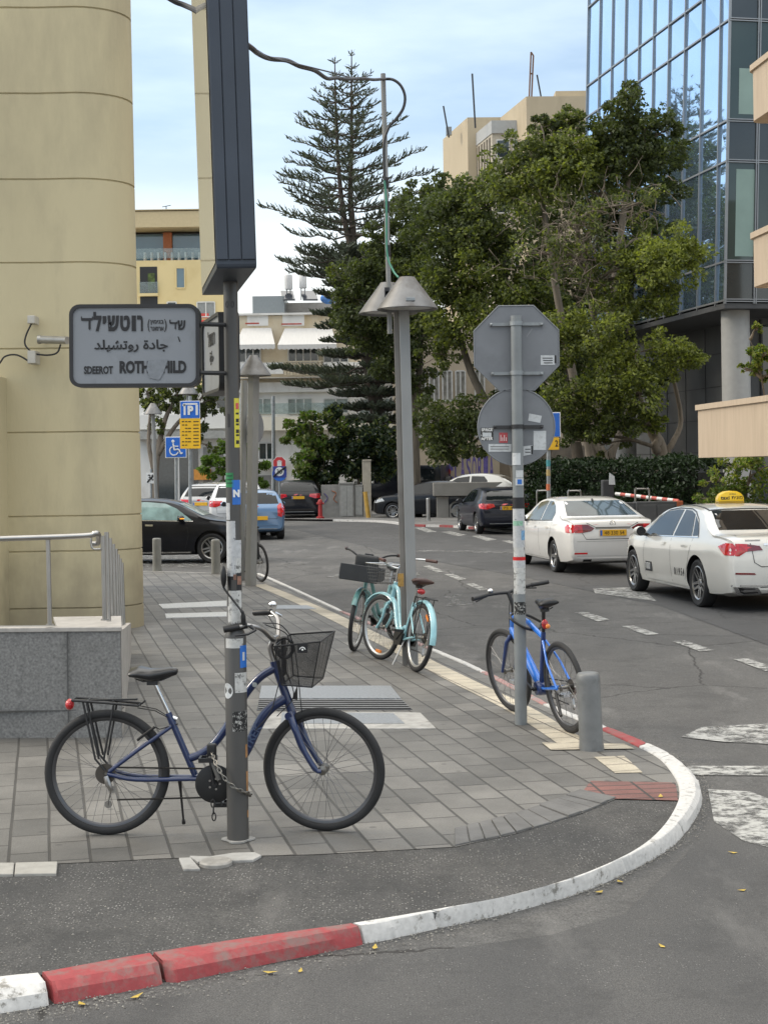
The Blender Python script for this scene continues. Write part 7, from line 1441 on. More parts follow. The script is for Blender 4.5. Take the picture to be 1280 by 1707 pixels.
def awning_building():
    Y = 85; c = P(470, 800, Y); root = empty('awning_building', (c.x, Y, 0), 0, 'weathered cream apartment house with white awnings, balconies and water tanks on its roof', 'building'); F_ = Facade(root, Y)
    CR = mat('weathered cream render', (.62, .55, .42), .85, var=.1, vscale=.9, dirt=(.40, .29, .15), dscale=.45, dlo=.46, dhi=.7, stretch=(1, 1, .5)); WH = mat('white render', (.70, .69, .66), .85, var=.06, vscale=.9, dirt=(.40, .37, .32), dscale=.6, dlo=.5, dhi=.8, stretch=(1, 1, .5)); AW = mat('white awning cloth', (.55, .54, .52), .7, var=.05, vscale=2, stretch=(8, 1, 1))
    F_.slab('wall', 392, 522, 720, 640, 0, 14, CR); F_.slab('wall', 20, 640, 720, 868, 0, 14, WH)
    F_.slab('parapet', 388, 518, 724, 526, .15, .5, WH)
    for x0, x1 in ((412, 447), (471, 507)): F_.slab('parapet_patch', x0, 523, x1, 543, .02, .03, WH)
    for x0, x1, y in ((409, 432, 539), (469, 503, 540)): F_.slab('red_streak', x0, y-1.5, x1, y+1, .035, .02, mat('red stain', (.42, .07, .05), .8, var=.3, vscale=6))
    F_.awning(396, 546, 461, 578, 1.5, AW); F_.awning(466, 546, 562, 578, 1.5, AW)
    F_.window(398, 580, 434, 604, None, FRAMEW, 3); F_.window(481, 580, 530, 604, None, FRAMEW, 4); F_.window(540, 580, 580, 604, None, FRAMEW, 3)
    bl = F_.slab('balcony', 395, 627, 720, 632, 1.1, 1.1, WH); F_.slab('balcony_parapet', 398, 606, 474, 626, 1.1, .12, WH, bl); F_.slab('handrail', 474, 603, 540, 606, 1.1, .15, CR, bl)
    for k in range(12): F_.slab('baluster', 476+k*5.2, 606, 478.5+k*5.2, 627, 1.06, .09, CR, bl)
    F_.slab('balcony_parapet', 540, 604, 700, 627, 1.1, .12, WH, bl)
    F_.slab('band', 395, 634, 720, 655, .35, .4, WH)
    for x0, x1, n in ((425, 452, 2), (480, 520, 3), (540, 580, 2), (600, 650, 3)): F_.window(x0, 664, x1, 689, mat('curtained glass', (.25, .29, .28), .15, var=.5, vscale=.9, coat=.4), FRAMEW, n)
    F_.slab('balcony', 395, 692, 720, 719, 1.0, 1.0, mat('pale cream render', (.66, .62, .52), .85, var=.08, vscale=.9, dirt=(.42, .36, .27), dscale=.6)); gl = F_.slab('balcony_glass', 400, 672, 560, 692, 1.0, .03, mat('clear balcony glass', (.6, .7, .7), .05, trans=.9))
    F_.slab('canopy', 230, 718, 395, 733, .8, .8, mat('grey band render', (.34, .34, .32), .8)); F_.slab('band', 230, 690, 395, 716, .3, .3, WH)
    for x0, x1 in ((244, 268), (292, 330), (345, 376)): F_.window(x0, 655, x1, 682, None, FRAMEW, 2)
    F_.window(432, 738, 457, 766, None, FRAMEW, 2); F_.window(395, 738, 412, 766, None, FRAMEW, 1); b2 = F_.slab('balcony', 427, 774, 475, 780, .8, .8, WH); F_.slab('handrail', 427, 766, 475, 768, .8, .08, WH, b2)
    for k in range(12): F_.slab('baluster', 428+k*4, 768, 430+k*4, 774, .78, .06, WH, b2)
    SHU = mat('grey roller shutter', (.26, .25, .235), .5, .3, var=.12, vscale=1, stretch=(1, 1, 30)); 
    for x0, x1, nm, m in ((428, 455, 'roller_shutter', SHU), (458, 476, 'roller_shutter', SHU), (262, 290, 'shop_window', WGLASS), (300, 330, 'shop_window', WGLASS), (340, 372, 'roller_shutter', SHU), (378, 420, 'shop_window', WGLASS)): F_.slab(nm, x0, 792 if x0 > 400 else 745, x1, 846, .03, .06, m)
    F_.slab('shop_sign', 480, 803, 500, 812, .2, .2, mat('orange shop sign', (.62, .27, .05), .6)); F_.slab('shop_sign', 318, 782, 352, 800, .3, .3, mat('orange shop sign', (.62, .27, .05), .6)); 
    pass
    F_.slab('roof', 394, 521, 720, 523, -.2, 13, M_CONC)
    # rooftop: tin cabin, tanks, solar panels, tarpaulin
    cab = F_.slab('rooftop_cabin', 416, 486, 470, 521, -2, 4, mat('corrugated tin', (.26, .285, .295), .5, .5, var=.1, stretch=(8, 8, 1)));
    F_.slab('rooftop_cabin', 470, 492, 560, 521, -3.5, 4, mat('grey roof render', (.34, .33, .31), .8, var=.1))
    def tank(px, y0, y1, w): a, b = P(px-w/2, y1, Y+2.6)-root.location, P(px+w/2, y0, Y+2.6)-root.location; mb = MB(); r = (b.x-a.x)/2; mb.lathe([(.001, b.z+.08), (r*.8, b.z+.05), (r, b.z-.02), (r, a.z), (.001, a.z)], ((a.x+b.x)/2, a.y, 0), 'z', 20); t = mb.build('water_tank', mat('white tank', (.5, .5, .5), .5, var=.15, vscale=2), root, smooth=True); g = MB(); zb = P(px, 500, Y+2.6).z
    tank(481, 459, 482, 13); tank(505, 456, 480, 12)
    for px in (478, 484, 502, 508): mb = MB(); a = P(px, 480, Y+2.6)-root.location; b = P(px, 500, Y+2.6)-root.location; mb.tube([a, b], .03, 6); mb.build('tank_leg', M_GALV, root)
    for x0, x1 in ((472, 492), (505, 530)):
        mb = MB(); a, b, c2, d = [P(x, y, Y+yy)-root.location for x, y, yy in ((x0, 498, 1.8), (x1, 498, 1.8), (x1-4, 484, 3.0), (x0-4, 484, 3.0))]; mb.add([a, b, c2, d]+[p+Vector((0, 0, -.1)) for p in (a, b, c2, d)], [(0, 1, 2, 3), (7, 6, 5, 4), (0, 4, 5, 1), (1, 5, 6, 2), (2, 6, 7, 3), (3, 7, 4, 0)]); mb.build('solar_panel', mat('solar collector', (.03, .035, .045), .2, coat=.4), root)
    mb = MB(); a = P(548, 497, Y+1.8)-root.location; mb.ball(a, .55, 10, 7, sc=(.9, .5, .6)); mb.build('blue_tarpaulin', mat('blue tarpaulin', (.05, .16, .42), .5, var=.5, vscale=3), root)
    return root
awning_building()

def yellow_building():
    Y = 97; c = P(310, 800, Y); root = empty('terrace_building', (c.x, Y, 0), 0, 'yellow plastered building with a glazed roof terrace and an orange pier', 'building'); F_ = Facade(root, Y); YE = mat('yellow render', (.60, .49, .26), .85, var=.05, vscale=.5, dirt=(.48, .36, .16), dscale=.3, dlo=.5, dhi=.8)
    F_.slab('wall', 200, 432, 380, 870, 0, 5, YE); F_.slab('roof_parapet', 200, 350, 380, 379, .0, 5, mat('pale ochre render', (.50, .41, .25), .85, var=.05)); F_.slab('roof_edge', 198, 347, 382, 351, .1, 5.2, mat('pale ochre render', (.50, .41, .25), .85, var=.05))
    F_.slab('terrace_room', 205, 379, 378, 432, -2.0, 3, FRAMED)
    for x0, x1 in ((205, 266), (281, 334), (338, 376)): F_.slab('window', x0, 382, x1, 430, -1.95, .04, WBLUE)
    F_.slab('pier', 266, 380, 280, 431, -1.7, .5, mat('rust orange panel', (.42, .13, .045), .6, var=.1)); F_.slab('balustrade', 205, 412, 378, 431, .0, .03, mat('clear balcony glass', (.6, .7, .7), .05, trans=.9))
    for k in range(12): F_.slab('terrace_chair', 236+k*11.5, 417, 239+k*11.5, 431, -.8, .5, mat('white chair', (.5, .5, .5), .5))
    l = F_.slab('loggia', 234, 444, 262, 512, .02, .05, M_BLACK); F_.slab('loggia_plant', 247, 455, 258, 486, .04, .04, mat('green leaf patch', (.06, .09, .02), .7, var=.7, vscale=5), l); F_.slab('loggia_slab', 232, 489, 264, 494, .3, .3, YE, l); F_.slab('loggia_glass', 234, 470, 264, 489, .25, .03, mat('clear balcony glass', (.6, .7, .7), .05, trans=.9), l)
    F_.window(294, 446, 308, 480, WBLUE, YE, 1, 1); F_.window(329, 503, 358, 528, mat('grey pane', (.2, .21, .21), .2, coat=.4), FRAMEW, 2); F_.window(279, 503, 294, 515, WGLASS, FRAMEW, 1); F_.window(365, 446, 380, 480, WBLUE, YE, 1, 1)
    F_.slab('banner', 330, 522, 348, 530, .05, .05, mat('red banner', (.5, .06, .05), .7)); F_.slab('banner', 330, 533, 348, 542, .05, .05, mat('red banner', (.5, .06, .05), .7))
    mb = MB(); a = P(277, 343, Y+3)-root.location; mb.tube([a+Vector((0, 0, -.6)), a], .03, 5); mb.tube([a+Vector((-.25, 0, -.05)), a+Vector((.3, 0, .05))], .025, 5); mb.build('aerial', M_DARKMETAL, root)
    return root
yellow_building()

def beige_block():
    B = P(877, 700, 90); root = empty('beige_block', (B.x, B.y, 0), 0, 'tall beige apartment block with stepped walls and masts behind the trees', 'building'); O = root.location.copy(); bd = Vector((-.2, .98, 0)).normalized(); rt = Vector((1, .03, 0)).normalized()
    def vol(name, px, Y, ptop, back, width, m, zb=0.0, top=None):
        c = P(px, ptop, Y); zt = c.z; c.z = 0; c = c-O; mb = MB(); mb.prism([(p.x, p.y) for p in (c, c+rt*width, c+rt*width+bd*back, c+bd*back)], zb, zt); return mb.build(name, m, root), c, zt
    vol('wall', 877, 90, 160, 9, 14, CONCW); b, c, zA = vol('wall', 779, 95.4, 195, 6.4, 6, CONCW)
    FAS = mat('grey fascia', (.36, .37, .37), .7, var=.06); _, cb, zf = vol('bay', 820, 92, 222, 6.0, 2.3, mat('pale bay render', (.42, .38, .31), .8), 0); vol('bay_fascia', 819, 91.9, 200, 6.2, 2.4, FAS, zf)
    for k in range(9):
        p = cb+bd*(.35+k*.62)-rt*.03; q = p+bd*.30; mb = MB(); mb.prism([(a.x, a.y) for a in (p, q, q+rt*.04, p+rt*.04)], zf-6.5, zf-.15); mb.build('slat_window', mat('dark slit', (.09, .07, .045), .6), root)
    for k in range(2):
        for r in range(3): p = cb+rt*(.25+k*1.0); mb = MB(); mb.prism([(p.x, p.y-.05), (p.x+.8, p.y-.05), (p.x+.8, p.y-.01), (p.x, p.y-.01)], zf-1.5-r*3.3, zf-.35-r*3.3); w = mb.build('window', FRAMEW, root); g = MB(); g.prism([(p.x+.06, p.y-.06), (p.x+.74, p.y-.06), (p.x+.74, p.y-.052), (p.x+.06, p.y-.052)], zf-1.42-r*3.3, zf-.43-r*3.3); g.build('pane', WGLASS, w)
    # lower wing towards the street, with tall curtained windows
    Yw = 80; w0, w1 = P(655, 590, Yw)-O, P(985, 590, Yw)-O; LW = mat('pale beige wing', (.44, .37, .28), .85, var=.08, vscale=.7, dirt=(.32, .27, .20), dscale=.5); mb = MB(); mb.bbox(w0.x, w1.x, Yw-O.y, Yw+9-O.y, 0, 9.2); mb.build('street_wing', LW, root); F2 = Facade(root, Yw)
    for x0 in (694, 716, 738, 760, 792, 826, 858): 
        for y0, y1 in ((618, 668), (690, 728)): F2.window(x0, y0, x0+15, y1, mat('pale curtained pane', (.30, .29, .26), .3, var=.35, vscale=3, coat=.3), FRAMEW, 2)
    for pts, r in (([(748, 212), (739, 176)], .05), ([(792, 196), (787, 122)], .055), ([(904, 158), (895, 124)], .05)):
        mb = MB(); a, b = [P(x, y, 93)-O for x, y in pts]; mb.tube([a+Vector((0, 0, -.6)), b], r, 6); mb.build('mast', M_DARKMETAL, root)
    for pts in ([(882, 160), (885, 86)], [(886, 160), (889, 92)], [(885, 86), (889, 92)], [(883.5, 122), (887.5, 122)]): mb = MB(); a, b = [P(x, y, 92)-O for x, y in pts]; mb.tube([a, b], .05, 6); mb.build('mast', mat('rusty mast', (.16, .09, .06), .7), root)
    mb = MB(); a = P(926, 158, 92)-O; mb.bbox(a.x, a.x+3.2, a.y, a.y+3, a.z-.4, a.z+.25); mb.build('roof_hatch', CONCW, root); mb = MB(); a = P(748, 218, 97)-O; mb.box(a, (.35, .35, .5)); mb.build('roof_antenna_box', M_GALV, root)
    return root
beige_block()
# graffiti wall, gate pieces, planter, barrier, cabinets
def graffiti_wall():
    Y = 72; c = P(790, 790, Y); root = empty('graffiti_wall', (c.x, Y, 0), 0, 'beige garden wall painted with tall purple graffiti letters behind the parked cars', 'wall'); F_ = Facade(root, Y); W_ = mat('beige wall render', (.46, .39, .29), .85, var=.08, vscale=1.2, dirt=(.36, .3, .22), dscale=1)
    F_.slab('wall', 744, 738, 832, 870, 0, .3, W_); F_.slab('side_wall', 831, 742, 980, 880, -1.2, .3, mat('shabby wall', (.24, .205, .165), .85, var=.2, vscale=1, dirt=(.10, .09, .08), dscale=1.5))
    for k, ch in enumerate('ELASORIA'):
        a = P(752+k*9.6, 781, Y)-root.location; lettering_fit('graffiti', ch, mat('purple graffiti', (.14, .11, .34), .7, var=.35, vscale=5), basis((a.x, -.006, a.z), (1, 0, 0), (0, 0, 1)), .21, 1.15, root, .02)
    a = P(752, 787, Y)-root.location; lettering_fit('graffiti', 'R', mat('red graffiti', (.45, .04, .05), .7), basis((a.x-.12, -.008, a.z-.1), (1, 0, 0), (0, 0, 1)), .4, .6, root, .02)
    F_.window(801, 742, 806, 757, M_BLACK, FRAMEW, 1); F_.window(809, 742, 815, 757, M_BLACK, FRAMEW, 1)
    for k, pts in enumerate(([(850, 800), (862, 790), (872, 796), (868, 806), (880, 800)], [(884, 782), (892, 770), (900, 776), (897, 786), (908, 770)], [(846, 770), (856, 760), (860, 772)])): mb = MB(); mb.tube(spline([P(x, y, Y+1.15)-root.location for x, y in pts], 5), .035, 4, flat=.2); mb.build('graffiti', M_BLACK, root)
graffiti_wall()
def street_corner():
    Y = 63; GC = mat('grimy grey concrete', (.26, .255, .24), .85, var=.15, vscale=3, dirt=(.16, .155, .145), dscale=2)
    def thing(name, rects, label, cat, mats, yy=Y, extra=None, group=None, bevel=.01):
        c = P((rects[0][1]+rects[0][3])/2, 862, yy); root = empty(name, (c.x, yy, 0), 0, label, cat, group); F_ = Facade(root, yy)
        for (nm, x0, y0, x1, y1, out, d), m in zip(rects, mats): o = F_.slab(nm, x0, y0, x1, y1, out, d, m, bevel=bevel)
        return root, F_
    thing('wall_piece', [('wall', 536, 808, 565, 866, 0, .4)], 'low grimy wall with orange scribbles beside the red hydrant', 'wall', [GC])
    r = [o for o in COL.objects if o.name == 'wall_piece'][0]
    for k, pts in enumerate(([(553, 818), (560, 822), (556, 832), (562, 838)], [(540, 822), (546, 830), (541, 838)])): mb = MB(); mb.tube(spline([P(x, y, Y-.02)-r.location for x, y in pts], 5), .05, 4, flat=.3); mb.build('graffiti', mat('orange graffiti', (.45, .17, .08), .7) if k == 0 else mat('purple graffiti', (.14, .11, .34), .7), r)
    thing('utility_cabinet', [('cabinet', 566, 806, 590, 864, .3, .5), ('door', 569, 810, 578, 860, .32, .04), ('door', 579, 810, 588, 860, .32, .04), ('roof', 565, 804, 591, 807, .33, .56)], 'grey double door utility cabinet beside the gate pillar', 'cabinet', [GC, mat('cabinet door', (.30, .30, .285), .6), mat('cabinet door', (.30, .30, .285), .6), GC])
    thing('utility_cabinet', [('cabinet', 591, 808, 606, 862, .2, .45), ('door', 593, 812, 604, 858, .22, .04)], 'narrow grey utility cabinet next to the tall gate pillar', 'cabinet', [GC, mat('cabinet door', (.30, .30, .285), .6)])
    thing('gate_pillar', [('pillar', 605, 768, 618, 862, .2, .45), ('cap', 604, 766, 619, 769, .23, .5)], 'tall pale concrete gate pillar left of the black off-road car', 'pillar', [mat('pale pillar', (.40, .36, .29), .85, var=.1), mat('pale pillar', (.40, .36, .29), .85)])
    p = P(614, 860, 62); mb = MB(); mb.tube([(0, 0, 0), (-.12, 0, 1.05)], .085, 10); tag(mb.build('guard_post', mat('ochre post', (.50, .30, .06), .6, var=.15), smooth=True, loc=(p.x, p.y, 0)), 'leaning ochre yellow guard post before the gate pillar', 'post')
    p = P(534, 865, 62); root = empty('fire_hydrant', (p.x, p.y, 0), 0, 'red fire hydrant standing before the grimy low wall', 'hydrant'); HR = mat('red hydrant paint', (.36, .03, .03), .5, var=.15)
    mb = MB(); mb.lathe([(.16, 0), (.16, .06), (.09, .08), (.075, .56), (.10, .58), (.10, .68), (.07, .74), (.03, .78), (.001, .78)], (0, 0, 0), 'z', 16); mb.build('barrel', HR, root, smooth=True); 
    for s in (-1, 1): mb = MB(); mb.tube([(0, 0, .60), (s*.15, 0, .60)], .045, 10); mb.build('outlet', HR, root, smooth=True)
    # concrete planter by the kerb
    c = P(760, 862, 61); root = empty('concrete_planter', (c.x, c.y, 0), 0, 'grey concrete planter box on a narrower plinth behind the dark blue hatchback', 'planter'); F_ = Facade(root, 61); PC = mat('planter concrete', (.275, .26, .235), .85, var=.1, vscale=3, dirt=(.2, .19, .17), dscale=1.5)
    F_.slab('plinth', 728, 826, 846, 864, 0, 2.2, PC, bevel=.02); t = F_.slab('trough', 722, 803, 852, 827, .25, 2.7, PC, bevel=.02); F_.slab('soil', 726, 804, 848, 806.5, .0, 2.2, mat('soil', (.05, .04, .03), .9), t)
    for x in (748, ): F_.slab('joint', x, 823, x+.6, 863, .008, .02, M_BLACK)
    # barrier with its machine and end post
    a, b = P(1014, 812, 41), P(1131, 836, 39.5); root = empty('barrier_gate', (a.x, a.y, 0), 0, 'red and white barrier arm resting on an orange post before the hedge', 'barrier'); O = root.location.copy(); A, B = P(1026, 823, 40.8)-O, P(1131, 835, 39.6)-O
    for k in range(12): mb = MB(); p, q = A.lerp(B, k/12), A.lerp(B, (k+1)/12); mb.tube([p, q], .045, 8); mb.build('arm_section', M_WHITE if k % 2 == 0 else mat('barrier red', (.48, .10, .08), .5, var=.15), root, smooth=True)
    mb = MB(); p = P(1013, 830, 41)-O; mb.bbox(p.x-.16, p.x+.14, -.2, .2, 0, P(1013, 800, 41).z); mb.build('machine', mat('dark machine', (.035, .036, .038), .5), root, bevel=.03); mb = MB(); mb.prism([(p.x+.0, P(0, 822, 41).z), (p.x+.17, P(0, 822, 41).z), (p.x+.15, P(0, 808, 41).z), (p.x+.02, P(0, 802, 41).z)], -.22, -.20, 'y'); mb.build('machine_panel', PAPER, root)
    mb = MB(); p = P(1130, 835, 39.5)-O; mb.bbox(p.x-.11, p.x+.11, p.y-.1, p.y+.1, 0, p.z); mb.build('rest_post', mat('orange post', (.42, .11, .04), .55, var=.15), root, bevel=.01)
    for px, Y_, l in ((896, 44, 'leftmost of the three steel hoops, left of the white sedan roof'), (948, 43, 'middle of the three steel hoops, above the white sedan roof'), (1060, 39.8, 'rightmost of the three steel hoops, behind the barrier arm')):
        p = P(px, 820, Y_); mb = MB(); zt = P(px, 818 if px < 1000 else 815, Y_).z; mb.tube(spline([(-.02, 0, 0), (-.02, 0, zt-.1), (.02, 0, zt-.01), (.08, 0, zt), (.24, 0, zt), (.30, 0, zt-.02), (.34, 0, zt-.1), (.34, 0, 0)], 4), .024, 8); tag(mb.build('bicycle_stand', M_STEEL, smooth=True, loc=(p.x, p.y, 0)), l, 'bicycle stand', 'steel hoops')
    root, F_ = thing('metal_cupboard', [('cupboard', 1020, 838, 1060, 905, 0, .6), ('cupboard_door', 1024, 843, 1056, 900, .02, .04)], 'dark grey metal cupboard behind the white sedan boot', 'cupboard', [mat('dark grey sheet', (.075, .077, .08), .45, .3), mat('dark grey door', (.09, .092, .095), .45, .3)], 38.5, group='dark metal cupboards')
    root, F_ = thing('metal_cupboard', [('cupboard', 1062, 836, 1128, 905, 0, .6), ('cupboard_door', 1066, 841, 1094, 900, .02, .04), ('cupboard_door', 1096, 841, 1124, 900, .02, .04)], 'wider dark metal cupboard under the barrier arm', 'cupboard', [mat('dark grey sheet', (.075, .077, .08), .45, .3)]+[mat('dark grey door', (.09, .092, .095), .45, .3)]*2, 38.3, group='dark metal cupboards')
street_corner()

# ================================================================ distant signs
def small_sign(px, Y, ytop, ybase, panels, label, name='traffic_sign', cat='traffic sign', r=.04, lean=0.0):
    b = P(px, ybase, Y); b.z = 0; root = empty(name, b, 0, label, cat); O = b; t = P(px+lean, ytop, Y); mb = MB(); mb.tube([(0, 0, 0), t-O], r, 10); mb.build('post', M_GALV, root, smooth=True); F_ = Facade(root, Y)
    for nm, x0, y0, x1, y1, out, m in panels: F_.slab(nm, x0, y0, x1, y1, out, .03, m, bevel=.006)
    return root, F_
WH_ = mat('white sign paint', (.70, .71, .70), .45, var=.03)
root, F_ = small_sign(317, 50, 660, 888, [('panel_edge', 301, 668, 334, 698, .10, WH_), ('parking_panel', 302, 669, 333, 697, .115, M_BLUESIGN), ('tariff_panel', 301, 697, 334.5, 748, .10, M_YELLOW)], 'blue and white parking sign over a yellow tariff panel', 'parking_sign', 'parking sign', .055)
for x0, y0, x1, y1 in ((305, 674, 309.5, 677), (307, 674, 310, 692), (306, 671.8, 330, 675), (327, 675, 330.5, 692)): F_.slab('symbol', x0, y0, x1, y1, .12, .01, WH_)
a = P(318.5, 684, 50)-root.location; lettering_fit('symbol', 'P', WH_, basis((a.x, -.135, a.z), (1, 0, 0), (0, 0, 1)), .19, .30, root, .06)
for r_ in range(8):
    y = 702+r_*5.6
    for (x0, x1) in ((304, 308), (309.5, 313), (314, 319), (323, 332)): 
        if (r_+x0) % 3 or x0 > 320: F_.slab('tariff_line', x0, y, x1, y+1.6, .106, .006, M_INK)
root, F_ = small_sign(294, 52, 728, 890, [('panel_edge', 276, 727.5, 311, 763.5, .06, WH_), ('panel', 277.3, 729, 309.7, 762, .075, M_BLUESIGN)], 'blue wheelchair symbol parking sign half behind the yellow panel', 'parking_sign', 'parking sign', .05)
def stroke(F_, pts, w, m, out=.085, name='symbol'):
    mb = MB(); mb.tube(spline([P(x, y, F_.Y)-F_.O-Vector((0, out, 0)) for x, y in pts], 5), w, 6, flat=1); mb.build(name, m, F_.r, smooth=True)
mb = MB(); mb.ball(P(289, 735.5, 52)-F_.O-Vector((0, .085, 0)), .052, 10, 6, sc=(1, .2, 1)); mb.build('symbol', WH_, F_.r)
stroke(F_, [(289, 739), (290, 744), (291, 750)], .03, WH_); stroke(F_, [(290.5, 743.5), (294, 744), (298, 744)], .02, WH_); stroke(F_, [(291, 750), (296, 749), (299, 750), (302, 756), (305, 754.5)], .026, WH_); stroke(F_, [(287, 745), (284, 749), (284.5, 755), (288.5, 758.5), (294, 758), (298, 753.5)], .022, WH_)
root, F_ = small_sign(466, 61, 762, 868, [], 'red octagon with a white hand above a struck out 30 on blue', 'traffic_sign', 'traffic sign', .045)
y = 61-root.location.y
def disc(nm, px, py, rx, m, out, n=8, ph=math.pi/8, sy=1.0): c = P(px, py, 61)-root.location; s = 61/2563; mb = MB(); mb.prism([(c.x+rx*s*math.cos(ph+2*math.pi*i/n), c.z+rx*s*sy*math.sin(ph+2*math.pi*i/n)) for i in range(n)], y-out, y-out+.02, 'y'); mb.build(nm, m, root)
disc('panel', 466, 772, 12, WH_, .06); disc('panel', 466, 772, 11, mat('red sign panel', (.50, .03, .035), .45), .065); disc('panel', 466, 790, 12, M_BLUESIGN, .058, 24); 
F_.slab('panel', 455.5, 777, 477.5, 796, .07, .02, mat('dark blue sign', (.03, .05, .25), .45)); disc('panel', 466, 786, 7.5, WH_, .08, 20); lettering_fit('symbol', '30', M_INK, basis((P(466, 786, 61)-root.location-Vector((0, .085, 0)))[:], (1, 0, 0), (0, 0, 1)), .22, .18, root, .02)
stroke(F_, [(456, 794), (466, 786), (477, 778)], .035, M_INK, .10)
for k in range(4): stroke(F_, [(463+k*2, 771), (463+k*2, 766.5+abs(k-1.5))], .018, WH_, .08)
F_.slab('symbol', 462.4, 770, 469.6, 777, .085, .01, WH_)
root, F_ = small_sign(252, 60, 782, 872, [('panel', 244, 788, 261, 806, .06, mat('white sign paint', (.70, .71, .70), .45))], 'small struck out speed sign beside the edge of the cream building', 'traffic_sign', 'traffic sign', .045); lettering_fit('symbol', '30', M_INK, basis((P(252.5, 796, 60)-root.location-Vector((0, .07, 0)))[:], (1, 0, 0), (0, 0, 1)), .26, .24, root, .02); stroke(F_, [(246, 804), (252, 797), (259, 790)], .03, M_INK, .08)
root, F_ = small_sign(914, 38, 734, 852, [('panel_edge', 899, 687, 933.5, 729, .07, WH_), ('panel', 900, 688.5, 932, 728, .085, M_BLUESIGN), ('tariff_panel', 905, 729, 931, 750, .07, M_YELLOW)], 'blue and yellow parking sign peeking out behind the round sign back', 'parking_sign', 'parking sign', .05)
lettering_fit('symbol', '2', M_INK, basis((P(927, 739, 38)-root.location-Vector((0, .075, 0)))[:], (1, 0, 0), (0, 0, 1)), .07, .16, root, .02)
for py, m in ((772, mat('teal sticker', (.05, .25, .28), .5)), (788, mat('ochre sticker', (.4, .3, .12), .5)), (812, mat('orange sticker', (.55, .15, .06), .5))): p = P(914, py, 38); mb = MB(); mb.lathe([(.051, -.08), (.053, -.07), (.053, .07), (.051, .08)], (p-root.location)[:], 'z', 12); mb.build('sticker', m, root)
p = P(456, 868, 66); t = P(455.5, 660, 66); mb = MB(); mb.tube([(0, 0, 0), t-Vector((p.x, p.y, 0))], [.09, .07], 12); tag(mb.build('lamp_mast', M_GALV, smooth=True, loc=(p.x, p.y, 0)), 'plain grey steel mast rising behind the struck out 30 sign', 'mast')
p = G(410, 962); p2 = P(407, 634, 27.8); mb = MB(); mb.tube([Vector((p.x, 27.8, 0))-Vector((p.x, 27.8, 0)), p2-Vector((p.x, 27.8, 0))], .062, 12); root = mb.build('sign_post', M_POST, smooth=True, loc=(p.x, 27.8, 0)); tag(root, 'grey sign post with a sign seen edge on between two poles', 'post')
mb = MB(); c = P(425, 712, 27.8)-root.location; mb.lathe([(.001, -.01), (.30, -.01), (.30, .01), (.001, .01)], c[:], 'y', 28); o = mb.build('round_sign_back', mat('grey sign back', (.115, .122, .13), .5), root, smooth=True); o.data.transform(Matrix.Translation(c) @ Matrix.Rotation(R(64), 4, 'Z') @ Matrix.Translation(-c))
# ================================================================ trees and plants
def leafmat(name, col, trans=.35, var=.3):
    m = bpy.data.materials.new(name); m.use_nodes = True; nt, b, N, L = nodes_of(m); b.inputs['Roughness'].default_value = .55; b.inputs['Specular IOR Level'].default_value = .35
    oi = N('ShaderNodeTexCoord'); n = N('ShaderNodeTexNoise'); n.inputs['Scale'].default_value = 2.3; n.inputs['Detail'].default_value = 3; L(oi.outputs['Object'], n.inputs['Vector'])
    wn = N('ShaderNodeTexWhiteNoise'); q = N('ShaderNodeVectorMath'); q.operation = 'SNAP'; q.inputs[1].default_value = (.12, .12, .12); L(oi.outputs['Object'], q.inputs[0]); L(q.outputs[0], wn.inputs['Vector'])
    ad = N('ShaderNodeMath'); ad.operation = 'ADD'; L(n.outputs['Fac'], ad.inputs[0]); L(wn.outputs['Value'], ad.inputs[1])
    mr = N('ShaderNodeMapRange'); mr.inputs['From Min'].default_value = .4; mr.inputs['From Max'].default_value = 1.6; mr.inputs['To Min'].default_value = 1-var; mr.inputs['To Max'].default_value = 1+var; L(ad.outputs[0], mr.inputs['Value'])
    vm = N('ShaderNodeVectorMath'); vm.operation = 'SCALE'; vm.inputs[0].default_value = col; L(mr.outputs[0], vm.inputs['Scale']); L(vm.outputs[0], b.inputs['Base Color'])
    tr = N('ShaderNodeBsdfTranslucent'); v2 = N('ShaderNodeVectorMath'); v2.operation = 'MULTIPLY'; L(vm.outputs[0], v2.inputs[0]); v2.inputs[1].default_value = (1.5, 1.6, .6); L(v2.outputs[0], tr.inputs['Color'])
    ms = N('ShaderNodeMixShader'); ms.inputs[0].default_value = trans; L(b.outputs[0], ms.inputs[1]); L(tr.outputs[0], ms.inputs[2]); L(ms.outputs[0], nt.nodes['Material Output'].inputs['Surface']); return m
LF_D = leafmat('dark fig leaf', (.056, .072, .027)); LF_M = leafmat('fig leaf', (.100, .122, .036)); LF_L = leafmat('pale fig leaf', (.19, .215, .05), .42); LF_C = leafmat('conifer needle', (.075, .090, .068), .12); LF_H = leafmat('hedge leaf', (.018, .034, .014), .2, .5); LF_B = leafmat('bright bush leaf', (.075, .13, .022), .4)
BARK = mat('grey fig bark', (.145, .12, .09), .85, var=.25, vscale=4, bump=.5, bscale=20, dirt=(.07, .058, .045), dscale=3, stretch=(3, 3, .5)); BARKD = mat('dark conifer bark', (.085, .068, .055), .9, var=.2, vscale=5, bump=.4, bscale=15); TWIG = mat('bare twig', (.15, .12, .09), .85, var=.2)
rng = np.random.default_rng(11)
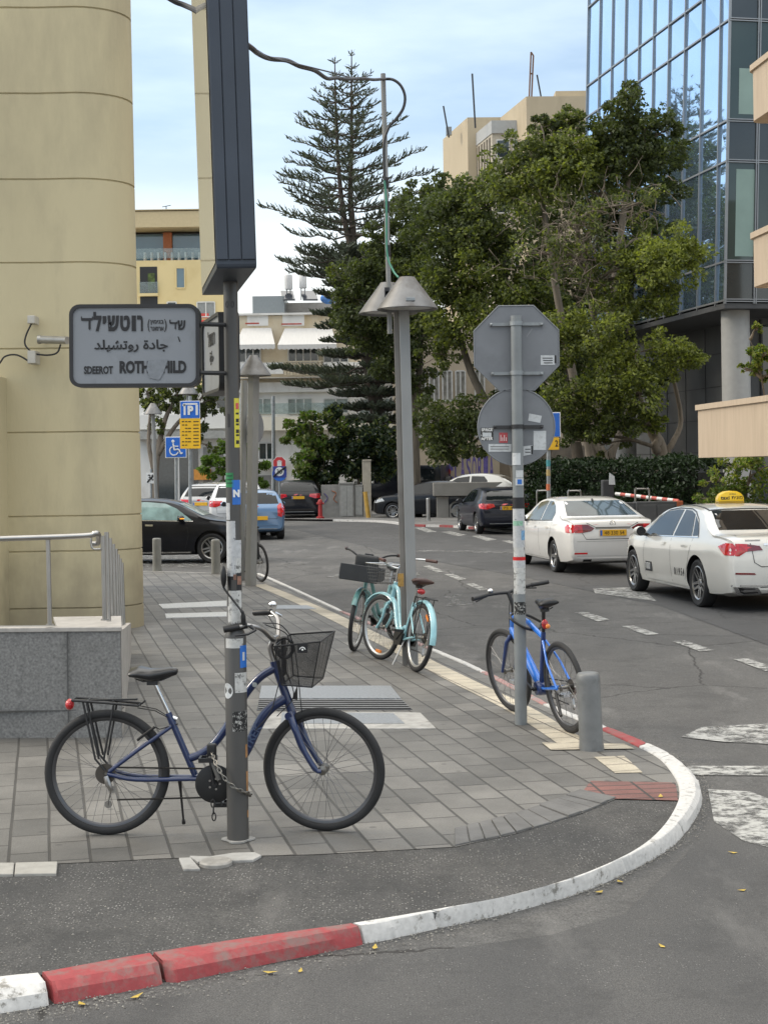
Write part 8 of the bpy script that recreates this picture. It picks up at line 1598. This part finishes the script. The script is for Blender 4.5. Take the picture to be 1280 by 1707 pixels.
def leaves(C, D, size, aspect=.55, ang=None):
    """Quads with centres C, long axes D."""
    n = len(C); D = D/np.linalg.norm(D, axis=1, keepdims=True); r = rng.normal(size=(n, 3)); s = np.cross(D, r); s /= np.linalg.norm(s, axis=1, keepdims=True)+1e-9; nn = np.cross(D, s); l = (size*rng.uniform(.65, 1.3, n))[:, None]; w = l*aspect
    V = np.stack([C-D*l*.5, C+s*w*.5+nn*w*.12, C+D*l*.55, C-s*w*.5+nn*w*.12], 1).reshape(-1, 3); Q = np.arange(n*4).reshape(-1, 4); return V, Q
def clump_points(c, r, n, flat=.8):
    d = rng.normal(size=(n, 3)); d /= np.linalg.norm(d, axis=1, keepdims=True); k = rng.uniform(.25, 1, n)**.55
    # lumpy: sub-clusters on the blob
    m = max(5, int(n/70)); sub = rng.normal(size=(m, 3)); sub /= np.linalg.norm(sub, axis=1, keepdims=True); sub *= rng.uniform(.40, 1.22, (m, 1)); idx = rng.integers(0, m, n)
    p = sub[idx]+d*(k*rng.uniform(.26, .46, m)[idx])[:, None]; p[:, 2] *= flat; return np.array(c)+p*r, sub*np.array([1, 1, flat])*r+np.array(c)
def crooked(a, b, rr, k=4, sag=0.0):
    a, b = Vector(a), Vector(b); L_ = (b-a).length; out = [a]
    for i in range(1, k): t = i/k; out.append(a.lerp(b, t)+Vector([rr.uniform(-1, 1)*L_*.07 for _ in range(3)])+Vector((0, 0, math.sin(t*math.pi)*sag*L_)))
    return out+[b]
def broad_tree(name, base, trunks, blobs, label, cat='tree', dens=1.0, leaf=.19, mats=None, bark=None, seed=1, twigs=5, group=None, flat=.8):
    rr = random.Random(seed); root = empty(name, base, 0, label, cat, group); O = Vector(base); bark = bark or BARK; mats = mats or [LF_D, LF_M, LF_L]
    tk = MB(); nodes = []
    for pts, r0, r1 in trunks:
        p = spline([Vector(q)-O for q in pts], 4); k = len(p); tk.tube(p, [r0+(r1-r0)*(i/(k-1))**.8 for i in range(k)], 10); nodes += p[k//3:]
    tk.build('trunk', bark, root, smooth=True, angle=180)
    br = MB(); tw = MB(); V = []; Q = []; MI = []; off = 0
    for (c, r, tone, den) in blobs:
        c = Vector(c)-O; nd = min(nodes, key=lambda q: (q-c).length+max(0, q.z-c.z+.3)*1.5); pts = spline(crooked(nd, c, rr, 3, .06), 3); k = len(pts); r0 = min(.12, .035+.012*(c-nd).length); br.tube(pts, [r0*(1-.75*i/(k-1)) for i in range(k)], 6)
        r *= 1.16; n = int(1250*r*r*dens*den*(.19/leaf)**2); P_, sub = clump_points(c, r, max(n, 10), flat)
        for s in sub[:twigs+2 if den > .5 else twigs*4]: q = spline(crooked(c.lerp(nd, rr.uniform(0, .35)), s, rr, 2), 2); tw.tube(q, [.018*(1-.7*i/(len(q)-1)) for i in range(len(q))], 4, cap=False)
        if den < .5:
            for _ in range(48): a = c+Vector([rr.gauss(0, .55)*r for _ in range(3)]); d = Vector([rr.gauss(0, 1) for _ in range(3)])+Vector((0, 0, .6)); q = crooked(a, a+d.normalized()*r*rr.uniform(.5, 1.1), rr, 3); tw.tube(q, [.014, .010, .007, .004], 4, cap=False)
        if n > 0:
            D = (P_-np.array(c))*.6+rng.normal(size=P_.shape)*r*.55; D[:, 2] -= r*.25; v, qd = leaves(P_, D, leaf); V.append(v); Q.append(qd+off); off += len(v)
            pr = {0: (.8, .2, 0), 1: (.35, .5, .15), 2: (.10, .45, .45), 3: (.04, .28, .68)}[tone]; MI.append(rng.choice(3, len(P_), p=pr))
    br.build('branch', bark, root, smooth=True, angle=180); tw.build('twig_web', TWIG, root)
    fast_mesh('crown', np.concatenate(V), np.concatenate(Q), mats, root, np.concatenate(MI)); return root
def blob(px, py, rp, Y, tone=1, den=1.0): return (P(px, py, Y), rp*Y/2563, tone, den)
# right fig tree, nearest, with paler leaf colours by clump and a bare twiggy middle
Y = 46.0; tb = P(1105, 800, Y); tb.z = 0; base = tb.copy()
broad_tree('fig_tree', base, [([base, P(1103, 775, Y), P(1098, 740, Y), P(1085, 715, Y), P(1062, 660, Y), P(1045, 600, Y-.3)], .30, .09), ([base+Vector((.3, .1, 0)), P(1112, 765, Y), P(1120, 740, Y), P(1135, 700, Y+.3), P(1120, 620, Y)], .14, .06), ([base+Vector((-.2, -.2, 0)), P(1098, 770, Y), P(1092, 745, Y-.2), P(1090, 720, Y), P(1010, 600, Y+.6), P(985, 500, Y+.6), P(975, 440, Y+.6)], .18, .08), ([P(985, 500, Y+.6), P(982, 470, Y+.6), P(968, 420, Y+.4), P(960, 370, Y)], .12, .05)],
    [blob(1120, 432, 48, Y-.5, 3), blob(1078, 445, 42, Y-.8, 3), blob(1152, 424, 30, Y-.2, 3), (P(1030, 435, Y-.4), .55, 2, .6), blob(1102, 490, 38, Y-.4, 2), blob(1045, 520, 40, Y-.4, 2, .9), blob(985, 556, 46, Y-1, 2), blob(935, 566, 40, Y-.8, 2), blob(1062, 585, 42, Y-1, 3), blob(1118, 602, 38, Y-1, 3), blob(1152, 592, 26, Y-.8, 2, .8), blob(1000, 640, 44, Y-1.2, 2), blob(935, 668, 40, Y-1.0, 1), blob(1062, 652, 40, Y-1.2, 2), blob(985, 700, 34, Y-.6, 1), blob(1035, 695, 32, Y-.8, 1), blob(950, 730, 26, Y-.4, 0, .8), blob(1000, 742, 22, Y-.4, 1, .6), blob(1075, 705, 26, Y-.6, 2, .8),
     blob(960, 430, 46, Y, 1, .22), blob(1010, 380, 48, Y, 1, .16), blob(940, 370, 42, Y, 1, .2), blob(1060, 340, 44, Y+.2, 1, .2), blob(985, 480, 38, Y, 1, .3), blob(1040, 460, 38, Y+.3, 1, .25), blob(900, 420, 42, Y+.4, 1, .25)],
    'nearest fig tree with bright leaves and a gnarled pale trunk', dens=1.0, leaf=.125, seed=2, twigs=7, group='fig trees along the street')
# tall fig behind, in front of the glass
Y = 49.0; base = P(1010, 800, Y); base.z = 0
broad_tree('fig_tree', base, [([base, P(1005, 770, Y), P(990, 730, Y), P(1000, 640, Y), P(1020, 500, Y), P(1040, 350, Y), P(1055, 250, Y)], .28, .07), ([base+Vector((-.3, 0, 0)), P(990, 780, Y), P(982, 740, Y), P(960, 650, Y), P(930, 500, Y), P(910, 380, Y), P(900, 300, Y)], .24, .07), ([base+Vector((.25, .1, 0)), P(1018, 770, Y), P(1030, 730, Y), P(1060, 640, Y)], .2, .08)],
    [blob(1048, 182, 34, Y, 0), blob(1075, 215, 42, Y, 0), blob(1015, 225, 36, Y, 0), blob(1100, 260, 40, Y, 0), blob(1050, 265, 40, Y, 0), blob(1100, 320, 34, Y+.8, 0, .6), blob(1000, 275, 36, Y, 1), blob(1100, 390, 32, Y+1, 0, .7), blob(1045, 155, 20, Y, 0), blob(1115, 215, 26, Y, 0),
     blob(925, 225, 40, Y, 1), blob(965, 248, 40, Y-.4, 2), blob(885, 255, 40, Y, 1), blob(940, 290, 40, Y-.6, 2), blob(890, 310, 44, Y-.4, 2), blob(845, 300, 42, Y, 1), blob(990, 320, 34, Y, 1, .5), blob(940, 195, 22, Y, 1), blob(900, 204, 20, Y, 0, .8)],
    'tall dark fig tree rising in front of the reflecting glass facade', dens=1.1, leaf=.14, seed=5, group='fig trees along the street')
# extra fig added to darken the glass reflection and fill the gap behind
Y = 58.5; base = P(965, 840, Y); base.z = 0
broad_tree('fig_tree', base, [([base, P(965, 780, Y), P(955, 690, Y), P(965, 560, Y), P(970, 420, Y)], .3, .1), ([base+Vector((.2, 0, 0)), P(985, 760, Y), P(1010, 680, Y), P(1020, 540, Y)], .2, .07)],
    [blob(1035, 240, 42, Y-2, 0), blob(1030, 295, 44, Y-2, 0), blob(1045, 350, 42, Y-1.5, 0), blob(990, 260, 40, Y-1, 0), blob(960, 330, 48, Y, 0), blob(905, 360, 46, Y, 0), blob(1010, 350, 46, Y, 0), blob(930, 410, 50, Y, 0, .45), blob(985, 420, 50, Y, 0, .4), blob(1040, 400, 44, Y, 0, .5), blob(900, 470, 46, Y, 0), blob(960, 490, 50, Y, 0), blob(1020, 480, 48, Y, 0), blob(1060, 470, 34, Y, 0), blob(930, 550, 48, Y, 0), blob(1000, 560, 50, Y, 0), blob(1050, 550, 40, Y, 0), blob(960, 620, 48, Y, 0), blob(1030, 630, 46, Y, 0), blob(900, 600, 40, Y, 0), blob(1080, 620, 36, Y, 0), blob(990, 690, 40, Y, 0), blob(920, 680, 38, Y, 0), blob(1050, 700, 34, Y, 0, .8)],
    'dark fig tree added before the glass facade to darken its reflection', dens=.75, leaf=.21, seed=15, group='fig trees along the street')
# middle fig, wide and dark, behind the stop sign
Y = 55.0; base = P(885, 830, Y); base.z = 0
broad_tree('fig_tree', base, [([base, P(880, 780, Y), P(862, 700, Y), P(850, 600, Y), P(840, 480, Y), P(835, 380, Y)], .5, .12), ([base+Vector((-.3, 0, 0)), P(855, 760, Y), P(820, 690, Y), P(785, 620, Y), P(760, 540, Y)], .26, .1), ([base+Vector((.3, 0, 0)), P(905, 770, Y), P(935, 690, Y), P(950, 600, Y)], .3, .1)],
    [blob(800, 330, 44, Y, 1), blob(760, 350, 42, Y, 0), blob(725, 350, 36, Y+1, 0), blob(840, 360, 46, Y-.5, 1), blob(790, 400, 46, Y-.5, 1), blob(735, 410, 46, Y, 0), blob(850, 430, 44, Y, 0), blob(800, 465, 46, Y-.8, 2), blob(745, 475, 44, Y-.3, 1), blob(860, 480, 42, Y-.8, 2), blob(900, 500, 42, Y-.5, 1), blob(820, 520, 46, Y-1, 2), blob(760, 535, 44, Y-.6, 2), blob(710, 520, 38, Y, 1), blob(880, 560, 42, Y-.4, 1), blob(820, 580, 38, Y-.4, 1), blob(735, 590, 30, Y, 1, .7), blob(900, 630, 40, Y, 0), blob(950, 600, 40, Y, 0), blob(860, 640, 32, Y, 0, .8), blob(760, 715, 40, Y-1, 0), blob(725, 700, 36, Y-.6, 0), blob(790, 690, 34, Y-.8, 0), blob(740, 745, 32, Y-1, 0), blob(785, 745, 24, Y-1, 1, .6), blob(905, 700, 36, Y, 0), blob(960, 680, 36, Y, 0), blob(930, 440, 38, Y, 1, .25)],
    'broad dark fig tree filling the middle behind the octagonal sign back', dens=1.05, leaf=.155, seed=9, group='fig trees along the street')
# left fig before the conifer
Y = 63.0; base = P(690, 862, Y); base.z = 0
broad_tree('fig_tree', base, [([base, P(690, 790, Y), P(688, 700, Y), P(678, 600, Y), P(660, 500, Y)], .35, .1), ([P(688, 700, Y), P(700, 600, Y), P(700, 450, Y)], .2, .07)],
    [blob(600, 470, 40, Y, 0), blob(575, 500, 26, Y, 0, .8), blob(640, 432, 38, Y, 0), blob(655, 470, 42, Y-.5, 0), blob(610, 520, 40, Y-.5, 0), blob(660, 520, 42, Y-.8, 0), blob(700, 470, 42, Y-.5, 1), blob(680, 400, 40, Y, 0), blob(690, 345, 34, Y, 0), blob(715, 310, 28, Y, 0, .8), blob(640, 395, 28, Y, 0, .8), blob(720, 430, 42, Y, 1), blob(700, 560, 40, Y-.5, 0), blob(650, 560, 40, Y, 0), blob(600, 560, 32, Y, 0, .9), blob(690, 610, 38, Y, 0, .9), blob(645, 610, 32, Y, 0, .8), blob(560, 460, 18, Y, 1, .6), blob(745, 330, 36, Y, 0), blob(705, 650, 30, Y, 0, .7)],
    'dark fig tree in front of the tall conifer, above the black off-road car', dens=1.05, leaf=.17, seed=12, group='fig trees along the street')

# the tall two-stemmed araucaria
def araucaria():
    Y = 72.0; base = P(655, 866, Y); base.z = 0; root = empty('conifer_tree', base, 0, 'tall two stemmed araucaria with tiers of upswept branches against the sky', 'tree'); O = base.copy(); rr = random.Random(4); S = Y/2563
    low = spline([P(655, 866, Y)*1, P(650, 780, Y), P(632, 700, Y), P(618, 620, Y), P(606, 540, Y), P(598, 470, Y), P(590, 425, Y)], 5); low[0].z = 0
    sA = spline([P(590, 425, Y), P(577, 380, Y), P(568, 320, Y), P(562, 240, Y), P(559, 160, Y), P(558, 95, Y)], 5); sB = spline([P(590, 425, Y), P(588, 380, Y), P(584, 320, Y), P(586, 240, Y), P(586, 160, Y), P(586, 82, Y)], 5)
    tk = MB()
    for st, r0, r1 in ((low, .42, .26), (sA, .17, .02), (sB, .19, .02)): tk.tube([p-O for p in st], [r0+(r1-r0)*i/(len(st)-1) for i in range(len(st))], 8)
    tk.build('trunk', BARKD, root, smooth=True, angle=180)
    br = MB(); V = []; D = []; SZ = []
    def at(st, z):
        for a, b in zip(st[:-1], st[1:]):
            if a.z <= z <= b.z: return a.lerp(b, (z-a.z)/max(1e-6, b.z-a.z))
        return st[-1] if z > st[-1].z else st[0]
    def branch(o, az, L_, rise, dense, drop=0.0):
        d = Vector((math.cos(az), math.sin(az), 0)); n = 9; pts = []
        for i in range(n): t = i/(n-1); pts.append(o+d*L_*t+Vector((0, 0, L_*(rise*t**2.0-drop*math.sin(t*math.pi)*.5)))+Vector([rr.uniform(-.03, .03)*L_ for _ in range(3)])*(1 if i else 0))
        br.tube([p-O for p in pts], [.05*(1-.8*i/(n-1))*min(1, L_/2.5+.25) for i in range(n)], 5, cap=False); side = d.cross(Vector((0, 0, 1)))
        m = int(L_*(4.5+9*dense))
        for k in range(m):
            t = .22+.78*(k/m)**.8; p = pts[min(n-2, int(t*(n-1)))].lerp(pts[min(n-1, int(t*(n-1))+1)], (t*(n-1)) % 1); ln = (.28+.42*min(1, L_/2.5))*(1.05-.55*t)
            for sgn in (-1, 1):
                dv = side*sgn*rr.uniform(.25, .9)+Vector((0, 0, rr.uniform(.25, .75)))+d*rr.uniform(.25, .7); dv.normalize()
                for q in range(3): V.append(p-O+dv*ln*(.28+.30*q)+Vector([rr.uniform(-.03, .03) for _ in range(3)])); D.append(dv+Vector([rr.uniform(-.22, .22) for _ in range(3)])); SZ.append(ln*.55)
    for st, top, bot, nb, k in ((sA, 98, 400, 4, .9), (sB, 86, 410, 5, 1.04)):
        py = top+6; i = 0
        while py < bot:
            z = P(575, py, Y).z; o = at(st, z); f = (py-top)/(bot-top); L_ = (9+126*min(1, f*1.25)**.9)*S*k*rr.uniform(.85, 1.12); a0 = rr.uniform(0, 6.28)
            nbx = 4 if i < 2 else nb
            if i < 2: L_ = (8+6*i)*S
            for j in range(nbx): branch(o, a0+2*math.pi*j/nbx+rr.uniform(-.2, .2), L_*rr.uniform(.78, 1.15), .26 if f < .6 else .16, .06 if f < .6 else .2)
            py += (22 if i < 2 else rr.uniform(21, 29))*(1.1 if f > .5 else 1); i += 1
    py = 405
    while py < 770:
        z = P(600, py, Y).z; o = at(low, z); f = (py-405)/365; L_ = (128 if py < 470 else 78)*S
        for j in range(10): a = 2*math.pi*j/10+rr.uniform(-.3, .3); left = math.cos(a) < -.3; branch(o, a, L_*rr.uniform(.7, 1.1)*(2.0 if left and 612 < py < 655 else 1), .04 if f < .3 else -.02, 1.3 if f > .2 else .6, .10)
        py += rr.uniform(20, 27)
    br.build('branch', BARKD, root); C = np.array([v[:] for v in V]); Dd = np.array([v[:] for v in D]); n = len(C); global rng
    Dd /= np.linalg.norm(Dd, axis=1, keepdims=True); s = np.cross(Dd, rng.normal(size=(n, 3))); s /= np.linalg.norm(s, axis=1, keepdims=True); l = np.array(SZ)[:, None]; w = .030
    VV = np.stack([C-Dd*l*.5-s*w, C-Dd*l*.5+s*w, C+Dd*l*.5+s*w*.6, C+Dd*l*.5-s*w*.6], 1).reshape(-1, 3); fast_mesh('crown', VV, np.arange(n*4).reshape(-1, 4), LF_C, root)
araucaria()
# bushes, hedge, small trees
Y = 66; base = P(560, 866, Y); base.z = 0
broad_tree('garden_tree', base, [([base, P(560, 820, Y), P(562, 760, Y)], .16, .07), ([base, P(590, 830, Y), P(605, 770, Y)], .14, .06), ([base, P(535, 820, Y), P(515, 770, Y)], .12, .05)], [blob(498, 730, 28, Y, 2), blob(520, 705, 20, Y, 2, .8), blob(515, 765, 30, Y-.4, 2), blob(545, 730, 36, Y, 1), blob(540, 780, 32, Y, 0), blob(585, 735, 38, Y, 0), blob(625, 735, 34, Y, 0), blob(580, 780, 34, Y+.3, 0), blob(620, 775, 30, Y+.3, 0), blob(500, 785, 22, Y-.4, 2, .8), blob(560, 690, 24, Y, 0, .8), blob(655, 760, 26, Y, 0)], 'rounded leafy tree, its left side given brighter leaves as if lit, behind the low grimy wall', dens=1.25, leaf=.22, seed=21, mats=[LF_H, LF_M, LF_B])  # brighter leaf colours on the left stand in for light from there
Y = 76; base = P(372, 846, Y); base.z = 0
broad_tree('street_tree', base, [([base, P(372, 800, Y), P(374, 770, Y)], .09, .05)], [blob(360, 768, 22, Y, 3), blob(345, 775, 14, Y, 2), blob(385, 760, 24, Y, 2), blob(405, 755, 20, Y, 3, .9), blob(372, 788, 18, Y, 2), blob(432, 765, 18, Y, 3), blob(425, 800, 18, Y, 3), blob(412, 780, 16, Y, 2)], 'small light green tree behind the stickered pole near the shop fronts', dens=1.1, leaf=.22, seed=23, mats=[LF_M, LF_B, LF_B])
Y = 62; base = P(258, 868, Y); base.z = 0
broad_tree('street_tree', base, [([base, P(258, 810, Y), P(262, 760, Y), P(275, 700, Y), P(290, 670, Y)], .20, .07), ([P(262, 760, Y), P(285, 720, Y), P(310, 690, Y), P(335, 665, Y)], .12, .05), ([P(258, 790, Y), P(248, 740, Y), P(250, 690, Y)], .12, .05), ([P(270, 745, Y), P(300, 735, Y), P(325, 700, Y)], .08, .04)], [blob(262, 672, 24, Y, 1), blob(290, 662, 24, Y, 1, .8), blob(320, 672, 24, Y, 0, .9), blob(345, 690, 24, Y, 0, .9), blob(362, 665, 20, Y, 1, .8), blob(255, 710, 16, Y, 1, .6), blob(335, 725, 18, Y, 0, .6), blob(245, 650, 20, Y, 1), blob(300, 640, 26, Y, 1), blob(350, 640, 24, Y, 0), blob(355, 745, 10, Y, 1, .5)], 'spreading street tree with bare pale limbs above the parking signs', dens=1.0, leaf=.17, seed=25, bark=mat('pale limb bark', (.17, .14, .11), .85, var=.2))
# clipped hedge: one leafy box
def hedge():
    a, b = P(898, 812, 47), P(1190, 812, 41.5); c = (a+b)/2; c.z = 0; root = empty('hedge', c, math.atan2(b.y-a.y, b.x-a.x), 'dark clipped hedge behind the white cars under the fig trunks', 'hedge'); L_ = (Vector((b.x, b.y, 0))-Vector((a.x, a.y, 0))).length; n = 19000; H = 2.0
    p = np.stack([rng.uniform(-L_/2, L_/2, n), rng.uniform(-.7, .7, n), rng.uniform(.1, H, n)], 1); top = rng.random(n) < .35; fr = (~top) & (rng.random(n) < .8); p[top, 2] = H+rng.normal(0, .06, top.sum()); p[fr, 1] = -.7+rng.normal(0, .06, fr.sum())
    bump = np.array([mnoise.noise(Vector((x*1.1, y*1.1, z*1.3))) for x, y, z in p])*.34; p[:, 1] -= bump; p[:, 2] += bump*.7*(p[:, 2] > 1.5)
    v, q = leaves(p, rng.normal(size=(n, 3))+np.array([0, -.6, .5]), .12); fast_mesh('foliage', v, q, LF_H, root); mb = MB(); mb.bbox(-L_/2+.1, L_/2-.1, -.52, .55, 0, H-.25); mb.build('inner_block', mat('near-black block', (.012, .013, .009), .9), root)  # solid near-black block filling the hedge behind the leaves
hedge()
Y = 37; base = P(1235, 850, Y); base.z = 0
broad_tree('shrub', base, [([base, P(1232, 820, Y), P(1225, 780, Y)], .03, .012), ([base, P(1245, 815, Y), P(1255, 770, Y)], .03, .012), ([base, P(1215, 825, Y), P(1195, 790, Y)], .025, .01)], [blob(1225, 775, 30, Y, 3, .55), blob(1250, 800, 34, Y, 2, .8), blob(1200, 800, 26, Y, 3, .55), blob(1270, 780, 30, Y, 2, .7), blob(1215, 825, 34, Y, 1), blob(1255, 835, 34, Y, 1), blob(1185, 830, 26, Y, 1, .8)], 'loose flowering shrub with pale green leaves behind the taxi roof sign', 'shrub', dens=.55, leaf=.10, seed=31, mats=[LF_M, LF_B, LF_L], bark=mat('pale limb bark', (.17, .14, .11), .85, var=.2))
Y = 33.5; base = P(1275, 664, Y)
broad_tree('potted_plant', base, [([base, P(1268, 620, Y), P(1258, 590, Y)], .012, .006), ([base, P(1262, 600, Y), P(1250, 566, Y)], .012, .006)], [blob(1272, 590, 20, Y, 2, .9), blob(1255, 600, 12, Y, 2, .6), blob(1262, 545, 8, Y, 3, .6), blob(1278, 625, 18, Y, 1, .9), blob(1240, 612, 7, Y, 2, .5)], 'thin leafy plant growing above the lowest peach balcony', 'plant', dens=2.2, leaf=.09, seed=33, mats=[LF_M, LF_B, LF_L])
# bare cut stump with shoots by the barrier
